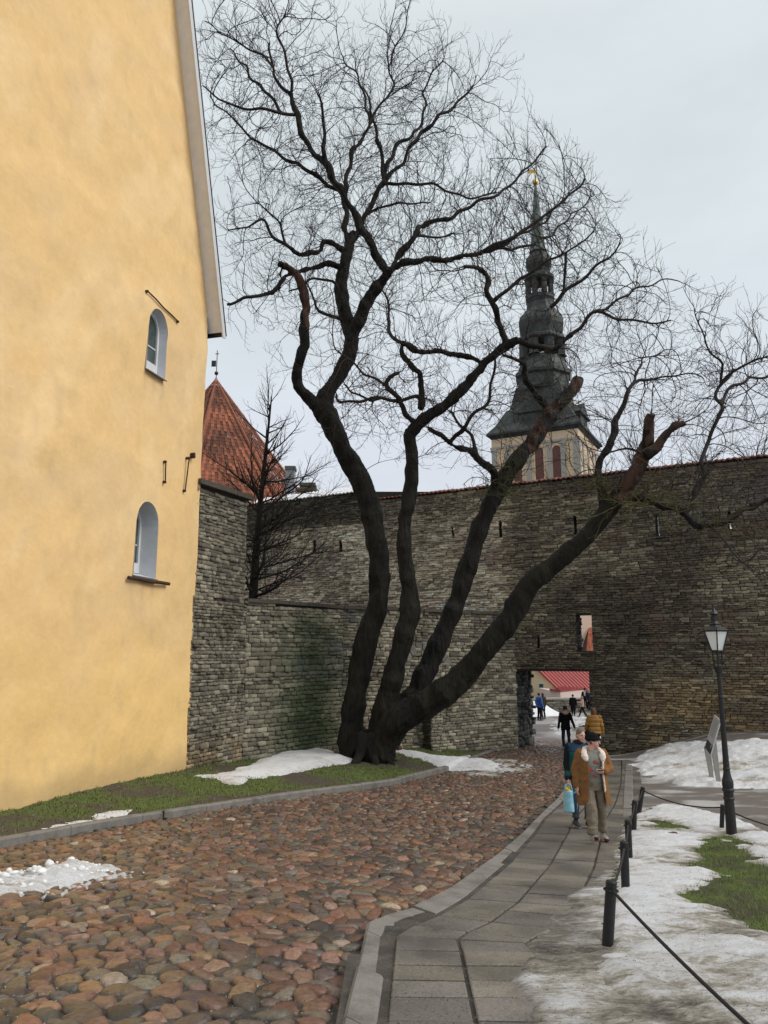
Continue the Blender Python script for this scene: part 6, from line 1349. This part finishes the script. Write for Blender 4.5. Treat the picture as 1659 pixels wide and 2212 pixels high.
# open coat: shell with a front gap, sleeves, fleece collar and lining edge
def coat(root, LA, RA, col):
    rows = [(.56, .275, .20, .50), (.70, .262, .19, .50), (.85, .245, .18, .46), (1.0, .23, .17, .42), (1.15, .225, .168, .42), (1.28, .225, .155, .46), (1.37, .20, .13, .52), (1.415, .15, .10, .6)]; n = 26; vs = []
    for z, rx, ry, gap in rows:
        for k in range(n+1):
            a = -math.pi/2+gap+(2*math.pi-2*gap)*k/n; w_ = 1+.05*math.sin(a*7+z*3)*(1.3-z); vs.append(V(rx*math.cos(a)*w_, ry*math.sin(a)*w_, z+.01*math.sin(a*5)))
    fs = [(i*(n+1)+k, i*(n+1)+k+1, (i+1)*(n+1)+k+1, (i+1)*(n+1)+k) for i in range(len(rows)-1) for k in range(n)]
    mb = MB(); mb.add(vs, fs); o = mb.build('tmp', M_cloth, None); bake(o, [('SOLIDIFY', dict(thickness=.022, offset=0)), ('SUBSURF', dict(levels=1))])
    mb = MB(); mb.add([v.co.copy() for v in o.data.vertices], [tuple(p.vertices) for p in o.data.polygons]); bpy.data.objects.remove(o)
    for sx_, (e_, w_) in ((1, LA), (-1, RA)):
        a = V(.19*sx_, .012, 1.375); e_, w_ = V(*e_), V(*w_); cap(mb, a, e_, .085, .078, 14); cap(mb, e_, w_, .078, .060, 14)
    rem(mb, 'coat', M_cloth, root, .011, 3, .5, col, .016, 8, 11)
    mb = MB()
    for sx_ in (-1, 1):
        pts = [V(sx_*.055, .075, 1.455), V(sx_*.11, .03, 1.44), V(sx_*.145, -.05, 1.40), V(sx_*.15, -.115, 1.33), V(sx_*.135, -.15, 1.27)]; mb.tube(pts, [.038, .045, .052, .055, .03], 10)
        mb.tube([V(sx_*.17, -.075, 1.385), V(sx_*.19, -.10, 1.33)], [.035, .025], 8)
    mb.tube([V(-.055, .08, 1.455), V(0, .095, 1.45), V(.055, .08, 1.455)], [.04, .045, .04], 8)
    mb.tube([V(.128, -.168, 1.26), V(.125, -.172, 1.0), V(.14, -.178, .78)], [.018, .02, .016], 6)
    rem(mb, 'fleece_collar', M_fleece, root, .010, 2, .5, (.72, .62, .55), .012, 26)
coat(w1, LA1, RA1, lambda co: np.array([.205, .10, .04])*(1+.16*fbm(co[:, 0]*9, co[:, 1]*9, co[:, 2]*9, 2, 3))[:, None])
M_red = mat('red_print', (.42, .035, .04), .8); M_lf = mat('leaf_print', (.05, .07, .05), .8)
def motif(name, x_, z_, parent, r=.028):
    y_ = -.152 if z_ > 1.1 else -.148; mb = MB(); pts = [(0, -1), (.75, -.1), (.8, .5), (.35, .75), (0, .55), (-.35, .75), (-.8, .5), (-.75, -.1)]
    a = [V(x_+u*r, y_, z_+v*r) for u, v in pts]; mb.hexa(a, [V(p.x*.98, p.y+.02, p.z) for p in a]); o = mb.build(name, M_red, parent)
    mb = MB(); a = [V(x_+u*r+.022, y_-.002, z_+v*r-.02) for u, v in ((0, 0), (.5, -.3), (.9, 0), (.5, .3))]; mb.hexa(a, [V(p.x, p.y+.02, p.z) for p in a]); mb.build('leaf_print', M_lf, o)
sw = [c for c in w1.children if c.name.startswith('sweater')][0]
for x_, z_, r in ((.01, 1.255, .036), (-.075, 1.14, .03), (-.02, 1.035, .03)): motif('red_print', x_, z_, sw, r)
bpy.context.view_layer.update()
wl = Matrix.Translation(b1) @ Matrix.Rotation(R(4), 4, 'Z') @ Matrix.Scale(s1, 4)
mb = MB(); c_ = wl @ V(.065, -.205, 1.125); MP = Matrix.Translation(c_) @ Matrix.Rotation(R(-15), 4, 'X'); mb.box((-.045, -.07, -.006), (.045, .06, .006), (1, 1, 1), MP); ph_ = mb.build('phone', mat('phone_case', (.03, .03, .035), .4), None, bevel=.004); tag(ph_, 'dark phone held flat in the hand of the walker in brown', 'phone')
mb = MB(); mb.box((-.041, -.066, .0065), (.041, .056, .0085), None, MP); o = mb.build('screen', mat('phone_screen', (.45, .46, .48), .2), ph_)
# ---- woman behind her
b2 = footp(1257, 1785); H2 = (P(1256, 1574, b2.y).z-b2.z)/1.0
def jk2(co):
    c = np.tile(np.array([.014, .018, .022]), (len(co), 1)); n = fbm(co[:, 0]*6, co[:, 1]*6, co[:, 2]*6, 3, 9)
    t = (np.abs(co[:, 0]+.02) < .17) & (co[:, 2] < 1.30) & (co[:, 2] > .95) & (co[:, 1] < 0); c[t] = np.array([.012, .09, .085]); t2 = (np.abs(co[:, 0]) < .2) & (co[:, 2] > 1.31) & (co[:, 1] < 0); c[t2] = np.array([.02, .05, .085]); t3 = (np.abs(co[:, 2]-.93) < .035); c[t3] = np.array([.014, .08, .075])
    return c*(1+.5*n)[:, None]
RA2 = ((-.225, .02, 1.10), (-.235, -.05, .84))
w2, s2 = person('older person with grey hair and glasses in dark green jacket behind the brown coat', b2, H2, R(2), dict(det=True, vox=.011, hx=.055, hyaw=R(12), hroll=R(7), RA=RA2, LL=((.10, -.06, .5), (.11, -.04, .085)), RL=((-.095, -.06, .5), (-.10, .02, .085)), trousers=(.085, .105, .135), jacket=jk2, hem=.84, scarf=(.025, .015, .018), hair=(.15, .11, .08), hl=0, glasses=True, shoe=(.03, .035, .05), sole=(.5, .5, .52), skin=(.62, .36, .28), brow=(.3, .24, .2), Rc=1.2))
wl = Matrix.Translation(b2) @ Matrix.Rotation(R(2), 4, 'Z') @ Matrix.Scale(s2, 4)
M_bag = mat('pale_blue_bag', (.26, .52, .62), .5, var=.15, scale=9, bump=.5, bscale=11, bdist=.03)
hd = wl @ V(-.245, -.085, .75); bag = thing('shopping_bag', 'pale blue carrier bag with yellow flowers hanging from the older walker\'s hand', 'bag', tuple(hd-V(0, 0, .50)))
mb = MB(); W_, D_, Hh = .10, .14, .38; rows = []
for k in range(7):
    t = k/6; rows.append((0, 0, t*Hh, W_*(1-.2*t), D_*(1-.1*t)))
loft(mb, rows, 20); bo = rem(mb, 'bag_body', M_bag, bag, .012, 2, .4, (1, 1, 1), .01, 8)
mb = MB()
for y_ in (-.05, .05): mb.tube([V(-.07, y_, Hh-.02), V(-.05, y_*.7, Hh+.09), V(0, y_*.2, .50), V(.05, y_*.7, Hh+.09), V(.07, y_, Hh-.02)], [.013, .011, .01, .011, .013], 6)
mb.tube([V(.07, -.1, Hh-.05), V(.14, -.1, Hh), V(.16, -.09, Hh-.15), V(.14, -.08, Hh-.33)], .009, 6); mb.build('handle', M_bag, bag, smooth=True)
mb = MB(); r_ = random.Random(1)
fl = thing('flowers', 'bunch of yellow flowers sticking out of the pale blue bag', 'flowers', tuple(hd-V(0, 0, .16)))
for k in range(16): mb.ball((r_.uniform(-.05, .05), r_.uniform(-.09, .02), r_.uniform(-.05, .09)), r_.uniform(.018, .03), 7, 5)
mb.build('petals', mat('yellow_petal', (.75, .46, .02), .7), fl, smooth=True)
mb = MB()
for k in range(6): mb.tube([V(r_.uniform(-.03, .03), r_.uniform(-.04, .0), -.12), V(r_.uniform(-.04, .04), r_.uniform(-.07, 0), .02)], .005, 5)
mb.build('stems', M_moss, fl)
# ---- people near and beyond the gate
def at(px, pf, ptop): b = footp(px, pf); return b, P(px, ptop, b.y).z-b.z
b, h = at(1224, 1619, 1525)
person('person in black pullover and jeans seen from behind, heading for the gateway', b, h, R(178), dict(jacket=(.008, .008, .009), hem=.76, jk=.95, trousers=(.02, .03, .055), hair=(.02, .015, .012), hoodc=(.50, .28, .23), RA=((-.27, .03, 1.10), (-.36, -.06, .88)), LA=((.245, .03, 1.12), (.285, -.03, .86)), LL=((.10, -.06, .5), (.10, -.02, .085)), RL=((-.10, .02, .49), (-.10, .10, .09)), shoe=(.3, .3, .3)))
b, h = at(1288, 1634, 1530)
person('person in mustard padded jacket and dark red scarf with back turned by the wall', b, h, R(165), dict(jacket=(.34, .17, .035), quilt=.15, jk=1.12, hem=.82, trousers=(.02, .02, .025), hair=(.16, .08, .04), hl=.02, scarf=(.12, .012, .012), LA=((.26, -.02, 1.13), (.30, -.14, .93)), LL=((.09, -.1, .5), (.09, -.1, .085))))
b, h = at(1166, 1557, 1497)
person('person in bright blue padded jacket standing in the yard beyond the gate', b, h, R(120), dict(vox=.016, jacket=(.01, .07, .28), quilt=.12, jk=1.1, hem=.82, trousers=(.01, .01, .012), hair=(.02, .015, .012), shoe=(.01, .01, .01)))
b, h = at(1174, 1553, 1497)
person('person in dark brown jacket standing right beside the blue jacket', b, h, R(-150), dict(vox=.016, jacket=(.05, .035, .018), hem=.86, trousers=(.012, .012, .015), hair=(.06, .03, .018), hl=.12))
b, h = at(1239, 1547, 1500)
person('person in long black coat walking away beyond the gate', b, h, R(160), dict(vox=.016, jacket=(.009, .009, .01), hem=.45, trousers=(.01, .01, .01), hair=(.015, .01, .01), LL=((.1, -.1, .5), (.1, -.12, .09)), RL=((-.1, .05, .5), (-.1, .16, .1))))
b, h = at(1259, 1549, 1504)
person('person in pale pink jacket striding across the yard beyond the gate', b, h, R(-95), dict(vox=.016, jacket=(.50, .33, .29), hem=.84, trousers=(.01, .01, .012), hair=(.30, .2, .14), hl=.05, LL=((.1, -.16, .5), (.1, -.28, .1)), RL=((-.1, .1, .49), (-.1, .30, .1)), RA=((-.24, -.1, 1.14), (-.15, -.26, 1.18)), LA=((.24, -.1, 1.14), (.15, -.26, 1.2))))
b, h = at(1265, 1533, 1487)
person('person in black jacket with white front standing at the right end of the yard', b, h, R(-20), dict(vox=.016, jacket=lambda co: np.where((np.abs(co[:, 0]) < .06)[:, None] & (co[:, 2] > 1.1)[:, None] & (co[:, 1] < 0)[:, None], .5, .012)*np.ones((1, 3)), hem=.8, trousers=(.012, .012, .014), hat=(.012, .012, .014), hair=(.02, .015, .01)))
b, h = at(1273, 1536, 1489)
person('fair haired person in dark coat half hidden by the right side of the gate', b, h, R(30), dict(vox=.016, jacket=(.02, .022, .028), hem=.72, trousers=(.012, .012, .014), hair=(.30, .21, .12), scarf=(.4, .4, .42)))
# ------------------------------------------------ street furniture
M_blk = mat('black_paint', (.012, .012, .013), .5, var=.4, scale=18, bump=.25, bscale=60, bdist=.006)
M_rope = mat('tarred_rope', (.02, .018, .018), .9, var=.4, scale=60)
M_frost = mat('frosted_glass', (.72, .75, .73), .35, var=.06, scale=4)
M_board = mat('sign_board', (.42, .43, .44), .5, var=.06); M_ink = mat('sign_print', (.16, .17, .18), .7); M_navy = mat('sign_panel', (.025, .03, .035), .5); M_leg = mat('grey_post', (.28, .27, .25), .6, var=.15)
BOL = [((1312, 2050), (1321, 1902)), ((1352, 1935), (1348, 1817)), ((1360, 1858), (1356, 1771)), ((1369, 1800), (1371, 1729)), ((1379, 1763), (1389, 1700)), ((1559, 1794), (1561, 1738))]
BL = ['nearest black bollard, in the dirty ice beside the pavement', 'black bollard with a tuft of grass at its foot, just beyond the nearest one', 'black bollard in the middle of the row, third from the camera', 'black bollard in the snow, fourth from the camera along the row', 'black bollard at the far corner where the rope turns away', 'lone black bollard standing close beside the street lamp']
tops = []; r_ = random.Random(9)
for i, ((bx, by), (tx, ty)) in enumerate(BOL):
    b = G(bx, by); t = P(tx, ty, b.y); ax_ = (t-b); h = ax_.length; rt = thing('bollard', BL[i], 'bollard', tuple(b), 0, 'black bollards round the lawn')
    rt.rotation_euler = ax_.to_track_quat('Z', 'Y').to_euler()
    rr = .047 if i < 5 else .042; mb = MB(); mb.lathe([(rr*1.02, -.12), (rr, .0), (rr*1.0, h*.5), (rr*.98, h-.025), (rr*.99, h-.012), (rr*.86, h)], 14); mb.build('post', M_blk, rt, smooth=False, bevel=.004)
    mb = MB(); z = h*.86; mb.tube([V(rr*1.25*math.cos(a), rr*1.25*math.sin(a), z) for a in np.linspace(0, 6.28, 13)], .008, 6); mb.build('rope_loop', M_rope, rt)
    tops.append(b+ax_*.87)
def rope(a, b, sag, label, r=.013):
    d = b-a; n_ = 12; mb = MB(); off = d.normalized()*.05; a = a+off; b = b-off; pts = [a.lerp(b, k/n_)-V(0, 0, sag*4*(k/n_)*(1-k/n_)) for k in range(n_+1)]
    mb.tube(pts, r, 8); tag(mb.build('rope', M_rope, None, smooth=True), label, 'rope', 'ropes strung between the bollards')
NB = P(1655, 2245, tops[0].y-2.3)
rope(tops[1], tops[0], .05, 'dark rope between the nearest bollard and the one with grass'); rope(tops[2], tops[1], .06, 'dark rope between the bollard with grass and the middle bollard'); rope(tops[3], tops[2], .05, 'dark rope between the middle and fourth bollards'); rope(tops[4], tops[3], .05, 'dark rope between the fourth bollard and the corner bollard')
rope(tops[0], NB+(NB-tops[0])*.12, .03, 'thick dark rope running from the nearest bollard out of the bottom corner'); rope(tops[4], tops[5], .10, 'dark rope from the corner bollard across to the lamp'); e_ = P(1720, 1797, tops[5].y-.4); rope(tops[5], e_, .05, 'dark rope behind the lamp post leaving at the right edge')
# lamp post
lb = G(1581, 1806); k = lb.y/F*1.0; lp = thing('street_lamp', 'black cast iron street lamp with frosted lantern beside the snowy lawn', 'street lamp', tuple(lb))
s = .5486/2.457*lb.y/F*1.01
def zc(y): return (2190-y)*s
mb = MB(); prof = [(52, 2260), (52, 2185), (46, 2170), (45, 2050), (42, 1880), (48, 1872), (48, 1862), (42, 1855), (44, 1810), (52, 1800), (52, 1788), (46, 1778), (50, 1745), (48, 1715), (38, 1680), (30, 1640), (28, 1620), (33, 1612), (33, 1604), (27, 1598), (27, 1570), (30, 1562), (27, 1555), (25, 1400), (23, 1200), (22, 985), (25, 975), (25, 965), (21, 955), (19, 780)]
mb.lathe([(r*s, zc(y)) for r, y in prof], 20); mb.build('post', M_blk, lp, smooth=False)
mb = MB(); mb.lathe([(r*s, zc(y)) for r, y in [(19, 782), (22, 770), (22, 755), (32, 745), (36, 715), (42, 700), (42, 688), (30, 684)]], 16); mb.build('collar', M_blk, lp)
mb = MB(); N6 = 6; ph = R(12)
for q in range(N6):
    a = ph+2*math.pi*q/N6; mb.tube([(40*s*math.cos(a), 40*s*math.sin(a), zc(690)), (48*s*math.cos(a), 48*s*math.sin(a), zc(548))], 5*s, 5)
    mb.tube([(58*s*math.cos(a), 58*s*math.sin(a), zc(545)), (118*s*math.cos(a), 118*s*math.sin(a), zc(362))], 6*s, 5)
    a2 = ph+2*math.pi*(q+1)/N6; mb.tube([(58*s*math.cos(a), 58*s*math.sin(a), zc(545)), (58*s*math.cos(a2), 58*s*math.sin(a2), zc(545))], 7*s, 5); mb.tube([(118*s*math.cos(a), 118*s*math.sin(a), zc(362)), (118*s*math.cos(a2), 118*s*math.sin(a2), zc(362))], 8*s, 5)
mb.build('lantern_frame', M_blk, lp)
for q in range(N6):
    a, a2 = ph+2*math.pi*q/N6, ph+2*math.pi*(q+1)/N6; mb = MB(); c = [V(56*s*math.cos(a), 56*s*math.sin(a), zc(543)), V(56*s*math.cos(a2), 56*s*math.sin(a2), zc(543)), V(115*s*math.cos(a2), 115*s*math.sin(a2), zc(364)), V(115*s*math.cos(a), 115*s*math.sin(a), zc(364))]
    mb.hexa([p*1.0 for p in c], [V(p.x*.94, p.y*.94, p.z) for p in c]); mb.build('lamp_pane', M_frost, lp)
mb = MB(); mb.lathe([(128*s, zc(366)), (130*s, zc(356)), (112*s, zc(345)), (84*s, zc(330)), (60*s, zc(318)), (50*s, zc(308)), (54*s, zc(298)), (40*s, zc(288)), (32*s, zc(270)), (30*s, zc(215)), (42*s, zc(205)), (42*s, zc(198)), (22*s, zc(172)), (12*s, zc(150)), (9*s, zc(140)), (4*s, zc(110))], 6, rot=ph)
for q in range(6):
    a = ph+2*math.pi*q/6; mb.tube([(128*s*math.cos(a), 128*s*math.sin(a), zc(360)), (140*s*math.cos(a), 140*s*math.sin(a), zc(336))], [6*s, 2*s], 5)
mb.build('lamp_cap', M_blk, lp)
# information board
sg_ = G(1540, 1692); ib = thing('information_board', 'tilted grey information board on two posts by the snow bank', 'sign', tuple(sg_)); Y0 = sg_.y
tl, tr2, bl, br = P(1543, 1544, Y0+.55), P(1556, 1557, Y0-.15), P(1522, 1614, Y0+.45), P(1534.5, 1632, Y0-.25); nrm = (tr2-tl).cross(bl-tl).normalized(); nrm = nrm if nrm.dot(V(-1, -.3, .3)) > 0 else -nrm
mb = MB(); mb.hexa([p-nrm*.03 for p in (tl, tr2, br, bl)], [tl, tr2, br, bl]); mb.build('panel', M_board, ib)
def bb(u, v): return tl.lerp(tr2, u).lerp(bl.lerp(br, u), v)
mb = MB(); mb.add([bb(*q)+nrm*.004 for q in ((.05, .74), (.97, .74), (.97, .985), (.05, .985))], [(0, 1, 2, 3)]); mb.build('dark_strip', M_navy, ib)
mb = MB(); rr_ = random.Random(3)
for k in range(15):
    v = .07+.035*k; u1 = .9-rr_.random()*.22; mb.add([bb(*q)+nrm*.004 for q in ((.12, v), (u1, v), (u1, v+.009), (.12, v+.009))], [(0, 1, 2, 3)])
mb.build('print_lines', M_ink, ib)
for (px, py, dy), (tx, ty) in (((1534, 1680, .45), (.1, .95)), ((1545, 1698, -.2), (.85, .75))):
    b = G(px, py); t = bb(tx, ty)-nrm*.03; b = V(t.x+.10, t.y, gz(t.x, t.y)-.1); mb = MB(); w_ = .06; mb.hexa([b+V(-w_, -.02, 0), b+V(w_*.6, -.02, 0), b+V(w_*.6, .02, 0), b+V(-w_, .02, 0)], [t+V(-w_*1.3, -.02, 0), t+V(w_*1.6, -.02, .12), t+V(w_*1.6, .02, .12), t+V(-w_*1.3, .02, 0)]); mb.build('leg', M_leg, ib, bevel=.004)
rehome(ib)
# loose things on the ground
def leafy(name, label, px, py, col, sz, cat='litter'):
    p = G(px, py, .03); mb = MB(); rr_ = random.Random(px)
    for k in range(5):
        a = rr_.uniform(0, 6.28); c = p+V(math.cos(a)*sz*.5, math.sin(a)*sz*.5, .012); M3 = Matrix.Rotation(rr_.uniform(0, 6), 3, 'Z') @ Matrix.Rotation(rr_.uniform(-.5, .5), 3, 'X'); mb.ball(c, (sz*.55, sz*.25, .012), 8, 4, col, M3)
    tag(mb.build(name, M_soil, None, smooth=True), label, cat)
leafy('fallen_leaf', 'small yellow leaf lying on the snow below the rope', 1422, 2001, (.45, .30, .03), .05, 'leaf')
leafy('fallen_leaf', 'curled brown leaf on the snow near the bottom corner', 1575, 2121, (.16, .08, .04), .05, 'leaf')
mb = MB(); p = G(1449, 1800, .06); mb.box((p.x-.11, p.y-.04, p.z-.03), (p.x+.11, p.y+.04, p.z+.02)); tag(mb.build('litter_box', mat('dark_red_card', (.09, .02, .02), .7), None, bevel=.01), 'dark red piece of litter lying in the lawn snow', 'litter')
p = G(350, 1768, 0); mb = MB(); mb.hexa([V(p.x-.05, p.y-.02, p.z-.1), V(p.x+.05, p.y-.02, p.z-.1), V(p.x+.04, p.y+.03, p.z-.1), V(p.x-.04, p.y+.03, p.z-.1)], [V(p.x-.06, p.y-.02, p.z+.12), V(p.x+.05, p.y-.02, p.z+.17), V(p.x+.04, p.y+.03, p.z+.16), V(p.x-.04, p.y+.03, p.z+.12)]); tag(mb.build('iron_stub', M_iron, None), 'short rusty iron stub against the face of the left kerb', 'stub')
mb = MB(); p = G(862, 1616, .1); mb.ball((p.x, p.y, p.z), (.12, .1, .1), 10, 7, (.1, .05, .035)); tag(mb.build('small_stone', M_soil, None, smooth=True), 'small brown stone in the snow right of the big tree', 'stone')
print('verts', sum(len(o.data.vertices) for o in bpy.data.objects if o.type == 'MESH'))
